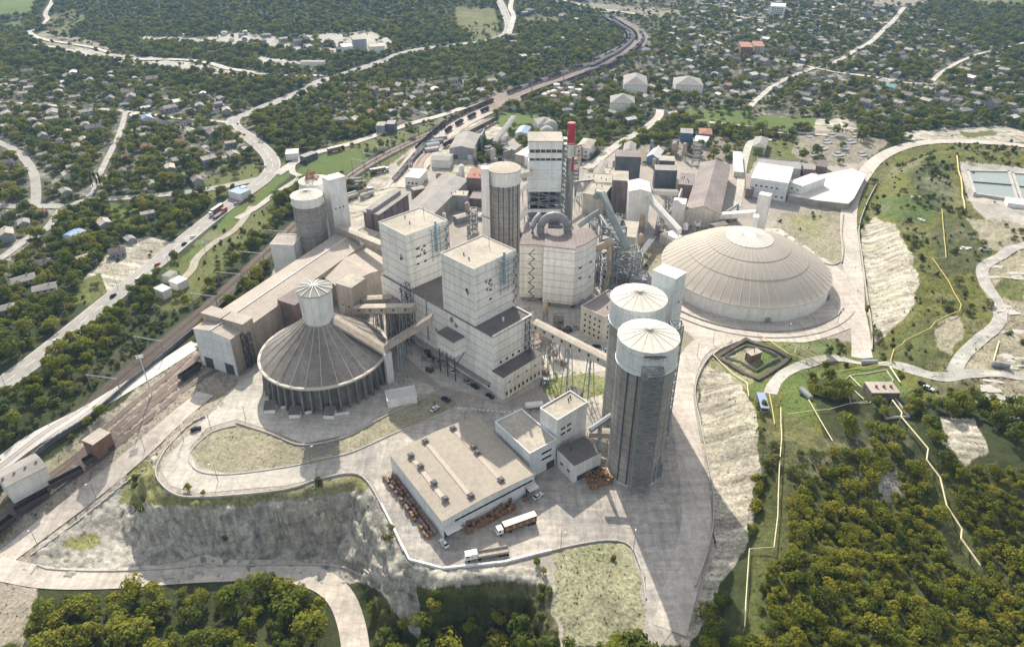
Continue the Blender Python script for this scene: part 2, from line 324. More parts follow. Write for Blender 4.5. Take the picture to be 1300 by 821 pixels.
# ---------------------------------------------------------------- terrain, its cover and the roads
# cover: (polygon in survey pixels, colour, tree density, kind of growth, mottling)
GRASS = (.10, .14, .036); MEAD = (.12, .13, .045); OLIVE = (.115, .12, .03); DRY = (.29, .265, .19); CLAY = (.385, .355, .29); DUST = (.36, .325, .29)
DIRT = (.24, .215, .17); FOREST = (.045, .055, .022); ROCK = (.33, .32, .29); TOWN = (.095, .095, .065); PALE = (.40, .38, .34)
COVER = [
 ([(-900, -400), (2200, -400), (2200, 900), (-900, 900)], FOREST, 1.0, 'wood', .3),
 ([(-300, 70), (60, 92), (180, 100), (320, 130), (335, 180), (250, 235), (80, 250), (60, 330), (-300, 500)], TOWN, .72, 'wood', .5),
 ([(690, -40), (1500, -40), (1500, 150), (1060, 165), (905, 150), (840, 140), (690, 118), (760, 70), (820, 50), (760, 20)], TOWN, .66, 'wood', .5),
 ([(400, 105), (520, 100), (640, 95), (660, 125), (560, 145), (500, 165), (400, 150)], TOWN, .72, 'wood', .5),
 ([(1080, -60), (1500, -60), (1500, 90), (1300, 80), (1220, 40), (1160, 10)], FOREST, 1.0, 'wood', .3),
 ([(-100, -40), (48, -30), (46, 2), (40, 16), (20, 22), (-100, 30)], GRASS, .02, 'wood', .25),
 ([(4, 29), (26, 25), (29, 34), (8, 38)], GRASS, .05, 'wood', .25),
 ([(60, 20), (95, 12), (110, 25), (85, 45), (60, 42)], MEAD, .35, 'wood', .3),
 ([(42, 46), (62, 38), (120, 52), (148, 66), (140, 74), (60, 62)], DIRT, .25, 'wood', .4),
 ([(92, 60), (146, 68), (200, 74), (330, 92), (332, 98), (200, 88), (110, 72)], PALE, .25, 'wood', .4),
 ([(175, 47), (260, 48), (310, 40), (330, 46), (330, 55), (290, 58), (240, 54), (180, 53)], PALE, .12, 'wood', .4),
 ([(320, 50), (345, 46), (385, 60), (440, 62), (500, 60), (470, 68), (400, 67), (345, 60)], PALE, .1, 'wood', .4),
 ([(325, 70), (345, 74), (400, 80), (405, 92), (390, 88), (330, 80)], PALE, .15, 'wood', .4),
 ([(370, 45), (470, 40), (500, 52), (490, 64), (430, 60)], PALE, .12, 'wood', .4),
 ([(575, 8), (628, 12), (636, 46), (600, 52), (580, 32)], MEAD, .35, 'shrub', .3),
 ([(660, 22), (705, 20), (712, 27), (670, 28)], MEAD, .1, 'shrub', .3),
 ([(700, 0), (860, 12), (870, 22), (790, 20)], DIRT, .2, 'wood', .4),
 ([(1190, -20), (1400, -20), (1400, 12), (1240, 6)], MEAD, .05, 'wood', .3),
 ([(1110, -5), (1200, -5), (1160, 8), (1090, 8)], DIRT, .1, 'wood', .4),
 ([(1160, 58), (1190, 62), (1190, 70), (1160, 68)], GRASS, .05, 'wood', .3),
 # valley left of the works
 ([(92, 373), (127, 332), (165, 304), (190, 300), (222, 306), (205, 328), (137, 380)], CLAY, .04, 'shrub', .5),
 ([(86, 385), (100, 360), (127, 345), (135, 370), (120, 388)], MEAD, .3, 'shrub', .4),
 ([(255, 228), (330, 205), (345, 216), (310, 236), (270, 252), (250, 240)], MEAD, .35, 'shrub', .3),
 ([(140, 258), (180, 262), (170, 290), (145, 285)], GRASS, .3, 'wood', .3),
 ([(215, 345), (300, 262), (330, 240), (345, 230), (350, 260), (335, 300), (290, 330), (258, 372), (215, 400), (190, 380)], MEAD, .22, 'shrub', .35),
 ([(213, 342), (250, 308), (300, 262), (318, 262), (262, 312), (220, 350)], GRASS, .03, 'shrub', .3),
 ([(325, 252), (355, 206), (374, 209), (372, 222), (345, 245), (330, 256)], GRASS, .01, 'shrub', .2),
 ([(374, 218), (400, 200), (430, 190), (462, 192), (470, 208), (440, 226), (410, 228), (385, 224)], GRASS, .05, 'shrub', .2),
 ([(462, 222), (560, 158), (620, 130), (640, 128), (560, 176), (490, 225), (465, 240)], MEAD, .25, 'shrub', .3),
 ([(412, 180), (520, 165), (560, 150), (600, 138), (570, 152), (500, 186), (420, 196)], MEAD, .4, 'shrub', .3),
 ([(600, 160), (640, 142), (700, 148), (720, 158), (660, 162), (618, 180)], GRASS, .08, 'shrub', .3),
 ([(635, 168), (655, 160), (672, 172), (650, 190), (630, 205), (610, 205), (625, 185)], GRASS, .5, 'wood', .3),
 ([(172, 395), (235, 392), (262, 372), (340, 312), (340, 330), (262, 398), (190, 455), (110, 515), (60, 545), (0, 592), (-60, 640), (-60, 600), (0, 560), (60, 515), (120, 465)], FOREST, .85, 'shrub', .4),
 ([(180, 590), (250, 600), (455, 590), (500, 640), (560, 700), (700, 710), (740, 821), (640, 860), (520, 790), (470, 742), (180, 740)], ROCK, .03, 'shrub', .38),
 ([(150, 650), (165, 600), (220, 525), (290, 462), (345, 470), (300, 545), (222, 605), (175, 665)], DIRT, .0, None, .5),
 # plant ground
 ([(300, 492), (345, 345), (430, 262), (520, 190), (560, 160), (612, 150), (640, 168), (668, 190), (740, 178), (790, 190), (850, 196), (930, 188), (1040, 205), (1100, 196),
   (1110, 225), (1092, 260), (1112, 440), (1000, 430), (936, 434), (895, 458), (884, 500), (897, 570), (908, 640), (905, 700), (880, 821), (700, 821), (705, 740), (690, 720), (560, 720), (512, 700),
   (484, 640), (455, 604), (360, 622), (250, 632), (212, 622), (198, 600), (216, 572), (268, 522)], DUST, 0, None, .3),
 ([(540, 172), (600, 152), (628, 152), (640, 170), (615, 200), (600, 225), (560, 235), (540, 205)], CLAY, 0, None, .15),
 ([(445, 250), (490, 218), (510, 235), (480, 262), (452, 282), (440, 268)], CLAY, 0, None, .2),
 ([(600, 178), (640, 180), (636, 205), (602, 208)], FOREST, .9, 'wood', .3),
 ([(502, 208), (552, 172), (560, 178), (545, 215), (530, 228), (515, 222)], MEAD, .02, 'shrub', .4),
 ([(690, 172), (735, 160), (800, 158), (820, 165), (770, 185), (756, 205), (720, 205), (690, 190)], FOREST, .5, 'wood', .4),
 ([(790, 190), (860, 178), (920, 172), (936, 182), (928, 206), (895, 202), (860, 205), (815, 210)], DIRT, .42, 'wood', .5),
 ([(935, 190), (960, 178), (1040, 180), (1080, 190), (1060, 212), (1022, 206), (960, 200), (945, 235), (935, 250), (940, 215)], MEAD, .35, 'wood', .4),
 ([(905, 152), (970, 146), (1034, 150), (1042, 158), (1000, 166), (905, 162), (880, 158)], GRASS, .02, 'wood', .15),
 ([(860, 140), (940, 138), (960, 150), (900, 156), (870, 152)], GRASS, .3, 'wood', .3),
 ([(1035, 152), (1070, 150), (1095, 163), (1060, 172), (1035, 168)], CLAY, .08, 'wood', .3),
 ([(1010, 172), (1062, 164), (1102, 172), (1130, 182), (1090, 208), (1040, 212), (1005, 196)], DIRT, .12, 'wood', .5),
 ([(1140, 168), (1200, 163), (1260, 160), (1500, 190), (1500, 195), (1240, 178), (1150, 178)], CLAY, .05, 'shrub', .3),
 ([(1218, 168), (1262, 166), (1270, 172), (1226, 176)], MEAD, .05, 'shrub', .3),
 # rubble bank between the dome and the haul road
 ([(978, 290), (992, 270), (1070, 262), (1072, 330), (1060, 338), (1042, 328), (1010, 308)], DRY, .05, 'shrub', .5),
 ([(1000, 275), (1040, 272), (1050, 300), (1020, 300)], (.27, .265, .14), .05, 'shrub', .5),
 ([(816, 345), (822, 318), (842, 312), (860, 318), (838, 340), (830, 350)], DRY, .05, 'shrub', .5),
 ([(505, 738), (560, 745), (640, 738), (694, 742), (706, 770), (712, 900), (470, 900), (478, 800), (470, 760)], (.075, .085, .03), .7, 'shrub', .5),
 ([(520, 752), (680, 760), (700, 900), (480, 900), (486, 800)], FOREST, .9, 'wood', .4),
 # islands in the yard
 ([(240, 572), (262, 546), (300, 536), (350, 552), (382, 566), (440, 556), (486, 528), (556, 497), (578, 503), (580, 520), (510, 545), (445, 575), (370, 591), (290, 600), (252, 596)], DRY, .0, None, .45),
 ([(372, 558), (416, 552), (440, 545), (424, 572), (398, 580), (378, 572)], (.20, .19, .17), 0, None, .3),
 ([(672, 470), (700, 470), (776, 478), (778, 520), (712, 508), (690, 495)], (.20, .215, .09), .03, 'shrub', .5),
 ([(868, 410), (884, 424), (880, 438), (866, 452), (850, 460)], DRY, .02, None, .3),
 ([(700, 700), (740, 690), (790, 686), (806, 700), (816, 740), (818, 821), (715, 821), (705, 750)], (.27, .265, .17), .04, 'shrub', .6),
 # rail yard and low road, bottom left
 ([(-60, 700), (0, 630), (60, 585), (140, 520), (245, 440), (262, 462), (310, 470), (272, 515), (216, 570), (160, 615), (60, 700), (40, 821), (-60, 821)], (.30, .265, .215), .0, None, .5),
 ([(-40, 720), (0, 640), (40, 610), (28, 655), (0, 690)], MEAD, .3, 'shrub', .4),
 ([(36, 600), (96, 565), (140, 540), (150, 560), (90, 610), (20, 650)], DRY, .05, 'shrub', .5),
 ([(40, 712), (50, 690), (110, 650), (165, 595), (198, 575), (196, 602), (212, 624), (250, 634), (360, 624), (455, 606), (484, 642), (512, 705), (530, 735), (540, 821), (470, 740), (250, 722), (100, 731), (50, 731)], ROCK, .05, 'shrub', .38),
 ([(150, 640), (165, 590), (190, 575), (196, 602), (212, 624), (250, 634), (360, 622), (455, 604), (470, 622), (360, 636), (250, 642), (190, 640)], (.20, .20, .085), .25, 'shrub', .5),
 ([(75, 690), (120, 676), (130, 690), (100, 702)], (.22, .22, .09), .3, 'shrub', .5),
 # the hill on the right
 ([(882, 500), (896, 458), (936, 436), (1000, 430), (1062, 430), (1100, 440), (1084, 380), (1080, 300), (1088, 245), (1104, 212), (1150, 188), (1205, 180), (1320, 186), (1600, 205), (1600, 620), (1100, 600), (960, 560)], OLIVE, .30, 'shrub', .5),
 ([(1112, 255), (1165, 246), (1188, 262), (1180, 284), (1125, 276)], (.085, .12, .035), .2, 'shrub', .5),
 ([(1150, 215), (1200, 205), (1210, 240), (1190, 270), (1160, 240)], (.075, .095, .035), .35, 'shrub', .4),
 ([(1200, 270), (1255, 290), (1260, 340), (1200, 350), (1180, 300)], (.08, .09, .035), .30, 'shrub', .4),
 ([(1216, 206), (1300, 214), (1460, 225), (1460, 330), (1300, 300), (1265, 292), (1235, 262), (1222, 235)], PALE, .03, 'shrub', .35),
 ([(1225, 275), (1300, 285), (1300, 330), (1250, 312)], DRY, .15, 'shrub', .5),
 ([(1093, 292), (1112, 278), (1138, 285), (1160, 325), (1165, 365), (1152, 400), (1112, 436), (1104, 400)], CLAY, .02, 'shrub', .55),
 ([(1085, 460), (1108, 442), (1130, 430), (1180, 400), (1210, 400), (1215, 440), (1180, 470), (1120, 460)], (.09, .10, .035), .35, 'shrub', .4),
 ([(1190, 410), (1215, 400), (1225, 430), (1205, 450), (1190, 440)], DRY, .05, 'shrub', .5),
 ([(1236, 335), (1300, 310), (1460, 300), (1460, 580), (1300, 530), (1255, 545), (1190, 485), (1240, 450), (1265, 410)], (.30, .27, .19), .06, 'shrub', .6),
 ([(1270, 350), (1300, 352), (1300, 385), (1262, 378)], MEAD, .15, 'shrub', .5),
 ([(1165, 470), (1250, 480), (1255, 510), (1210, 515), (1175, 495)], (.14, .14, .06), .25, 'shrub', .5),
 ([(884, 470), (905, 455), (935, 478), (950, 500), (960, 540), (966, 600), (962, 660), (945, 700), (915, 740), (880, 830), (870, 821), (895, 731), (908, 690), (906, 640), (894, 560)], CLAY, .01, 'shrub', .55),
 ([(896, 460), (936, 437), (965, 436), (975, 470), (955, 500), (930, 480), (900, 470)], (.22, .22, .12), .02, 'shrub', .5),
 ([(975, 440), (1010, 432), (1062, 432), (1070, 445), (1000, 465), (972, 475), (960, 510), (948, 490)], GRASS, .10, 'shrub', .35),
 ([(990, 470), (1040, 462), (1140, 470), (1150, 510), (1110, 530), (1060, 540), (1000, 530)], GRASS, .12, 'shrub', .35),
 ([(965, 530), (1010, 528), (1050, 560), (1150, 568), (1170, 590), (1060, 590), (970, 610)], (.13, .13, .055), .2, 'shrub', .5),
 ([(1025, 480), (1075, 485), (1140, 505), (1290, 515), (1600, 520), (1600, 610), (1180, 600), (1050, 560)], FOREST, .75, 'wood', .3),
 ([(1195, 530), (1235, 530), (1250, 570), (1220, 590), (1200, 560)], CLAY, .15, 'shrub', .5),
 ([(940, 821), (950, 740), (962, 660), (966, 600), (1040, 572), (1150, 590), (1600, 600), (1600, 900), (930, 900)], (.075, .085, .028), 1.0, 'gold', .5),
 ([(962, 560), (1000, 560), (1055, 580), (1050, 600), (990, 612), (968, 620)], (.10, .105, .045), .5, 'shrub', .5),
 ([(1112, 600), (1142, 595), (1145, 628), (1120, 636)], (.38, .37, .34), .05, 'shrub', .5),
]
ROADS = [  # name, label, px centre line, width m, material, height above ground
 ('highway', 'main road with light traffic running down the left valley', [(-60, 528), (0, 490), (60, 445), (130, 388), (170, 356), (200, 333), (235, 304), (270, 276), (305, 250), (335, 228), (346, 212), (340, 196), (318, 176), (298, 162), (297, 152), (312, 146), (345, 132), (385, 116), (412, 102), (450, 90), (500, 72), (540, 62), (590, 56), (625, 51), (642, 44), (646, 32), (640, 14), (630, -6)], 13, 'asphalt', .16),
 ('street', 'village street crossing the valley towards the highway junction', [(-60, 262), (0, 262), (60, 262), (90, 262), (110, 255), (180, 250), (240, 244), (290, 236), (335, 226)], 8, 'asphalt', .2),
 ('street', 'narrow village street running down from the left edge', [(-60, 160), (0, 182), (20, 192), (36, 208), (44, 225), (46, 250), (44, 262)], 7, 'asphalt', .2),
 ('street', 'gravel lane from the village down to the left edge', [(78, 266), (60, 290), (40, 300), (10, 322), (-60, 368)], 6, 'gravel', .2),
 ('street', 'pale ramp curving round the bright lawn by the junction', [(352, 222), (375, 206), (395, 196), (430, 187), (460, 178), (520, 158), (560, 147), (590, 137)], 8, 'road_pale', .24),
 ('street', 'loop lane around the bright lawns beside the left silos', [(385, 200), (372, 210), (372, 220), (380, 226), (350, 246), (326, 264), (300, 278)], 5, 'road_pale', .28),
 ('dirt_track', 'dusty track winding beside the highway to the white tanks', [(320, 262), (300, 290), (270, 310), (250, 328), (244, 342), (232, 355)], 5, 'track_dirt', .2),
 ('street', 'far white road splitting off beside the wooded hill', [(652, -10), (648, 10), (652, 22), (646, 44)], 8, 'road_pale', .3),
 ('street', 'far dirt road zigzagging up between fields at the top left', [(70, -10), (66, 4), (58, 18), (60, 26), (46, 38), (38, 42), (60, 52), (100, 58), (140, 68)], 7, 'road_pale', .35),
 ('street', 'pale valley road below the quarry terraces', [(20, 58), (60, 60), (120, 72), (180, 76), (250, 78), (290, 88), (330, 94), (380, 97), (410, 96)], 9, 'road_pale', .35),
 ('street', 'steep pale road rising among houses at top right', [(1148, 10), (1135, 26), (1110, 50), (1080, 68), (1060, 80)], 7, 'road_pale', .3),
 ('street', 'far pale road crossing the valley above the railway', [(690, -6), (740, 8), (790, 16), (815, 20)], 9, 'road_pale', .35),
 ('rail_yard_track', 'curving railway with parallel tracks beyond the works', [(610, 140), (640, 128), (680, 112), (720, 98), (760, 84), (790, 68), (806, 54), (806, 44), (792, 34), (775, 24)], 34, 'ballast', .22),
 ('rail_bed', 'pale ballast strip of the railway beside the works', [(500, 238), (522, 214), (545, 188), (570, 165), (600, 148), (640, 130)], 24, 'road_pale', .2),
 ('rail_bed', 'grassy siding bed curving behind the silos', [(533, 232), (530, 210), (540, 196), (560, 184), (590, 170), (625, 152)], 10, 'ballast', .26),
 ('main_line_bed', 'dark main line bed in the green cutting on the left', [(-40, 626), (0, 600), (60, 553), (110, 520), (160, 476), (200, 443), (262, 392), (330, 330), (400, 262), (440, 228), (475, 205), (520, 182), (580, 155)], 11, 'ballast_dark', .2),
 ('service_road', 'bright concrete road beside the rail yard bottom left', [(-40, 618), (0, 590), (40, 560), (100, 528), (150, 498), (200, 468), (250, 436)], 8.5, 'slab', .22),
 ('service_road', 'straight pinkish concrete road below the rail yard', [(-70, 765), (0, 712), (50, 674), (100, 636), (150, 596), (200, 553), (240, 518), (262, 500)], 9.5, 'road_pink', .22),
 ('service_road', 'low concrete road at the foot of the rock cutting', [(0, 722), (60, 733), (140, 734), (250, 726), (340, 724), (395, 732), (430, 755), (448, 800), (455, 870)], 9, 'road_pink', .25),
 ('haul_road', 'haul road curving from the silos past the dome up the right hill', [(850, 800), (866, 740), (882, 680), (884, 640), (876, 580), (868, 530), (866, 490), (880, 450), (905, 432), (950, 425), (1010, 428), (1060, 414), (1082, 400), (1084, 360), (1080, 320), (1077, 280), (1082, 250), (1095, 225), (1115, 202), (1150, 186), (1200, 180), (1260, 182), (1320, 188), (1420, 200)], 10.5, 'road_pink', .18),
 ('haul_road', 'short concrete road between the round island and right hill', [(1094, 455), (1092, 420), (1084, 380)], 9, 'road_pink', .21),
 ('gravel_track', 'gravel track curling past the fenced pit on the hill', [(978, 500), (984, 486), (1000, 472), (1030, 460), (1070, 456), (1130, 462), (1190, 478), (1240, 474), (1300, 478), (1400, 480)], 5.5, 'gravel', .2),
 ('gravel_track', 'winding gravel track on the hill at the right edge', [(1400, 290), (1300, 312), (1270, 326), (1248, 340), (1250, 358), (1266, 385), (1268, 408), (1245, 430), (1222, 452), (1210, 474)], 6, 'gravel', .2),
  ('street', 'long straight street through the right-hand town', [(870, 40), (930, 62), (1000, 80), (1090, 96), (1180, 108), (1300, 118), (1400, 125)], 6, 'road_pale', .3),
 ('street', 'slanting street down through the middle of the town', [(1060, 80), (1020, 92), (985, 108), (960, 128), (950, 140)], 6, 'road_pale', .32),
 ('street', 'upper cross street near the top of the town', [(900, 18), (980, 28), (1060, 36), (1130, 30), (1230, 44)], 6, 'road_pale', .35),
 ('street', 'lane climbing between houses at the right edge of town', [(1180, 108), (1200, 90), (1235, 72), (1300, 55)], 5, 'road_pale', .33),
 ('street', 'back street of the left village running level', [(-40, 128), (60, 134), (140, 140), (220, 150), (290, 156)], 5.5, 'road_pale', .3),
 ('street', 'lane joining the village street to the back street', [(110, 255), (130, 215), (150, 175), (160, 142)], 5, 'gravel', .3),
 ('street', 'long pale lane behind the football field', [(900, 156), (940, 160), (975, 167), (1010, 170), (1050, 172)], 5, 'road_pale', .25),
 ('street', 'lane winding through trees behind the works', [(745, 215), (770, 195), (790, 180), (815, 166), (835, 150), (838, 140)], 8, 'road_pale', .25),
 ('street', 'pale access lane beside the long brown shed', [(935, 262), (940, 235), (945, 205), (955, 180), (985, 178)], 6, 'road_pale', .25),
]
def catmull(pts, step):
    out = []; n = len(pts)
    for i in range(n-1):
        p0, p1, p2, p3 = (np.array(pts[max(i-1, 0)][:2]), np.array(pts[i][:2]), np.array(pts[i+1][:2]), np.array(pts[min(i+2, n-1)][:2]))
        k = max(1, int(np.linalg.norm(p2-p1)/step))
        for j in range(k):
            t = j/k
            out.append(.5*((2*p1)+(-p0+p2)*t+(2*p0-5*p1+4*p2-p3)*t*t+(-p0+3*p1-3*p2+p3)*t**3))
    out.append(np.array(pts[-1][:2])); return out
ROADW = []
for r in ROADS:
    w = [gp(a, b) for a, b in r[2]]
    ROADW.append((catmull(w, 3.0), r[3]))
def ribbon(mb, line, width, off, nacross=5, lat=0.0, mi=0, farlift=.0007, keep=None):
    line = [np.array(p, float) for p in line]; n = len(line); C_ = []
    for i in range(n):
        d = line[min(i+1, n-1)]-line[max(i-1, 0)]; d /= (np.linalg.norm(d)+1e-9); nn = np.array((-d[1], d[0]))
        for k in range(nacross):
            s = (k/(nacross-1)-.5)*width+lat; C_.append(line[i]+nn*s)
    A = np.array(C_); z = Hf(A[:, 0], A[:, 1])+off+farlift*np.maximum(np.hypot(A[:, 0], A[:, 1])-300, 0)
    vs = [(float(a[0]), float(a[1]), float(q)) for a, q in zip(A, z)]; fs = []
    for i in range(n-1):
        if keep and not keep(i): continue
        for k in range(nacross-1):
            a = i*nacross+k; fs.append((a, a+nacross, a+nacross+1, a+1)[::-1])
    return mb.add(vs, fs, mi)
for (nm, lab, px, wd, mt, off), (line, _) in zip(ROADS, ROADW):
    o = ribbon(MB(), line, wd, off, 6).build(nm, M[mt]); tag(o, lab, 'road' if 'rail' not in nm and 'line' not in nm else 'railway', kind='structure')
# lane markings and edge lines on the two big roads
for idx in (0, 19):
    mb = MB(); line = ROADW[idx][0]; wd = ROADW[idx][1]
    if idx == 0:
        ribbon(mb, line, .35, .24, 2, 0, keep=lambda i: i % 4 < 2)
        ribbon(mb, line, .22, .24, 2, wd/2-1.0); ribbon(mb, line, .22, .24, 2, -wd/2+1.0)
        tag(mb.build('lane_marking', M['marking']), 'painted lane lines on the valley highway', 'road marking', kind='structure')
# rails
def rails(line, lats, label, off=.5, sleepers=False):
    mb = MB()
    for l in lats:
        for s in (-.76, .76): ribbon(mb, line, .28, off, 2, l+s)
    tag(mb.build('rail_track', M['rail']), label, 'railway', kind='structure')
ri = {r[1][:20]: i for i, r in enumerate(ROADS)}
def rd(prefix): return ROADW[[i for i, r in enumerate(ROADS) if r[1].startswith(prefix)][0]]
rails(rd('curving railway')[0], (-14, -9.5, -5, 0, 5, 9.5, 14), 'parallel steel tracks of the far curving railway', .9)
rails(rd('pale ballast strip')[0], (-9, -4.5, 0, 5, 10), 'steel tracks on the pale strip beside the works')
rails(rd('grassy siding')[0], (-2.5, 2.5), 'two siding rails curving behind the silos')
rails(rd('dark main line')[0], (-2.4, 2.4), 'two tracks of the dark main line in the cutting')
YT = [[(-40, 716), (0, 668), (60, 622), (120, 578), (180, 526), (226, 488), (262, 462)], [(-40, 706), (0, 660), (60, 614), (118, 570), (176, 520), (215, 488), (245, 458), (262, 440)],
      [(-40, 726), (0, 676), (62, 628), (126, 582), (188, 532), (240, 490), (279, 468)], [(-40, 695), (0, 652), (60, 607), (110, 568), (170, 512), (212, 478), (240, 452)]]
YTW = [catmull([gp(a, b) for a, b in t], 3.0) for t in YT]
mb = MB()
for t in YTW: ribbon(mb, t, 3.2, .16, 3)
tag(mb.build('rail_yard_ballast', M['ballast']), 'rusty brown ballast under the rail yard tracks', 'railway', kind='structure')
for k, t in enumerate(YTW): rails(t, (0,), ['rail track into the left door of the long shed', 'outer rail track past the long shed', 'rail track into the right door of the long shed', 'outermost rail track of the yard'][k], .32)

# clearances for plants and houses
FOOT = []      # (cx, cy, halfw, halfd, ang) of everything built
GX0, GY0, GW, GH = -1500, -60, 3000, 2200
DR = None
def _raster():
    global DR
    DR = np.full((GH, GW), 30.0, np.float32)
    for line, w in ROADW:
        for p in line:
            R_ = int(w/2+9); ix, iy = int(p[0]-GX0), int(p[1]-GY0)
            x0, x1, y0, y1 = max(ix-R_, 0), min(ix+R_+1, GW), max(iy-R_, 0), min(iy+R_+1, GH)
            if x0 >= x1 or y0 >= y1: continue
            yy, xx = np.mgrid[y0:y1, x0:x1]; DR[y0:y1, x0:x1] = np.minimum(DR[y0:y1, x0:x1], np.hypot(xx+GX0+.5-p[0], yy+GY0+.5-p[1])-w/2)
def clear_roads(x, y, m=2.0):
    if DR is None: _raster()
    ix = np.clip((np.asarray(x)-GX0).astype(int), 0, GW-1); iy = np.clip((np.asarray(y)-GY0).astype(int), 0, GH-1)
    return DR[iy, ix] > m
def clear_foot(x, y, m=1.5):
    x = np.asarray(x); y = np.asarray(y); ok = np.ones(np.shape(x), bool)
    if len(x) > 2000:
        o = np.argsort(y); ys = y[o]
        for cx, cy, hw, hd, an in FOOT:
            R_ = hypot(hw, hd)+m*1.5; i0, i1 = np.searchsorted(ys, (cy-R_, cy+R_)); k = o[i0:i1]
            k = k[np.abs(x[k]-cx) < R_]
            if not len(k): continue
            ca, sa = cos(an), sin(an); dx, dy = x[k]-cx, y[k]-cy
            ok[k[(np.abs(dx*ca+dy*sa) < hw+m) & (np.abs(-dx*sa+dy*ca) < hd+m)]] = False
        return ok
    for cx, cy, hw, hd, an in FOOT:
        ca, sa = cos(an), sin(an); dx, dy = x-cx, y-cy
        ok &= ~((np.abs(dx*ca+dy*sa) < hw+m) & (np.abs(-dx*sa+dy*ca) < hd+m))
    return ok
def classify(x, y, z, warp=3.0):
    px, py, d = projv(x, y, z)
    wx = fbm(x/11, y/11, 71, 3); wy = fbm(x/11, y/11, 77, 3)
    s = np.clip(900/np.maximum(d, 1), .5, 5)
    px = px+wx*warp*s; py = py+wy*warp*s*.7
    idx = np.zeros(np.shape(x), int); front = d > 20
    for k, c in enumerate(COVER):
        xs = [q[0] for q in c[0]]; ys = [q[1] for q in c[0]]
        bb = np.nonzero(front & (px > min(xs)) & (px < max(xs)) & (py > min(ys)) & (py < max(ys)))[0]
        if len(bb): idx[bb[inpoly(px[bb], py[bb], c[0])]] = k
    return idx
def build_ground():
    ang = np.radians(np.concatenate([np.arange(-180, -60, 6), np.arange(-60, -47, 1.5), np.linspace(-47, 47, 1000), np.arange(48.5, 60, 1.5), np.arange(60, 180, 6)]))
    rad = np.concatenate([[0.5, 20, 45, 70], np.geomspace(92, 1600, 720), np.geomspace(1650, 9000, 40)])
    A, R = np.meshgrid(ang, rad); X = (R*np.sin(A)).ravel(); Y = (R*np.cos(A)).ravel()
    Z = np.concatenate([Hf(X[i:i+200000], Y[i:i+200000]) for i in range(0, len(X), 200000)])
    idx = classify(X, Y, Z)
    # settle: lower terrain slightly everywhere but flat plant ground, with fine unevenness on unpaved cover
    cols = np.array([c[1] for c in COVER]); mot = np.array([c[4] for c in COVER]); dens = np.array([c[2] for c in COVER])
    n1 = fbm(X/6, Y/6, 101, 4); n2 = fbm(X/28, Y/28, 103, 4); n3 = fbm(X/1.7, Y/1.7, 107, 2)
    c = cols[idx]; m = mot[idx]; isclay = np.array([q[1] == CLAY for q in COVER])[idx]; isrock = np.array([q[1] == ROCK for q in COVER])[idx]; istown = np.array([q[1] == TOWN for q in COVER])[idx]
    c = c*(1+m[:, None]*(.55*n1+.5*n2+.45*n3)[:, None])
    # dry and green patches break up each cover
    g = np.clip(n2*1.6-.15+n1*.5, 0, 1)[:, None]*m[:, None]*1.3
    c = c*(1-g*.6)+np.array((.10, .115, .045))*g*.6
    dd = np.clip(-n2*1.5-.2+n3*.4, 0, 1)[:, None]*(m[:, None] > .28)*.55
    c = c*(1-dd)+np.array((.27, .245, .175))*dd*np.where(dens[idx] > .8, .35, 1)[:, None]+c*dd*np.where(dens[idx] > .8, .65, 0)[:, None]
    run = fbm(X/13, (Y+.25*X)/1.5, 111, 4); c = np.where(isclay[:, None], c*(1+.85*run[:, None]), c)
    st = np.sin(Z*1.9+5*n1+2*n3); blk = fbm(X/12, Z/.8+Y/20, 113, 4)*.8+.5*n3; c = np.where(isrock[:, None], c*(1+.15*st+.6*blk)[:, None]*np.array((1.0, .985, .95)), c)
    tw = np.clip(fbm(X/7, Y/7, 117, 2)*2.4-.35, 0, 1)[:, None]; c = np.where(istown[:, None], c*(1-tw)+np.array((.29, .27, .23))*tw, c)
    rows, colsn = A.shape
    Z = Z + np.where(isrock, .55*fbm(X/2.2, Y/2.2, 131, 3)+.5*np.abs(fbm(X/5, Y/5, 133, 2)), 0) + np.where(m > .35, .25*n3*np.clip(R.ravel()/200, 1, 3), 0) - .02
    V = np.stack([X, Y, Z], 1)
    i = np.arange(rows-1)[:, None]*colsn; j = np.arange(colsn)[None, :]; j2 = (j+1) % colsn
    q = np.stack([(i+j), (i+j2), (i+colsn+j2), (i+colsn+j)], -1).reshape(-1, 4)[:, ::-1]
    me = bpy.data.meshes.new('ground'); me.vertices.add(len(V)); me.vertices.foreach_set('co', V.ravel().astype(np.float32))
    me.loops.add(q.size); me.loops.foreach_set('vertex_index', q.ravel().astype(np.int32))
    me.polygons.add(len(q)); me.polygons.foreach_set('loop_start', np.arange(0, q.size, 4, dtype=np.int32))
    me.polygons.foreach_set('use_smooth', np.ones(len(q), bool)); me.update(); me.validate()
    a = me.color_attributes.new('cover', 'FLOAT_COLOR', 'POINT')
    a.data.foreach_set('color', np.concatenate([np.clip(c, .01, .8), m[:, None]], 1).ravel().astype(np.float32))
    mt = bpy.data.materials.new('terrain'); mt.use_nodes = True; nt = mt.node_tree; N = nt.nodes; L = nt.links
    b = N['Principled BSDF']; b.inputs['Roughness'].default_value = .95; b.inputs['Specular IOR Level'].default_value = .15
    at = N.new('ShaderNodeAttribute'); at.attribute_name = 'cover'; g_ = N.new('ShaderNodeNewGeometry')
    n = N.new('ShaderNodeTexNoise'); n.inputs['Scale'].default_value = .9; n.inputs['Detail'].default_value = 8; n.inputs['Roughness'].default_value = .7; L.new(g_.outputs['Position'], n.inputs['Vector'])
    mr = N.new('ShaderNodeMapRange'); mr.inputs[1].default_value = .3; mr.inputs[2].default_value = .7; mr.inputs[3].default_value = -1; mr.inputs[4].default_value = 1; L.new(n.outputs['Fac'], mr.inputs[0])
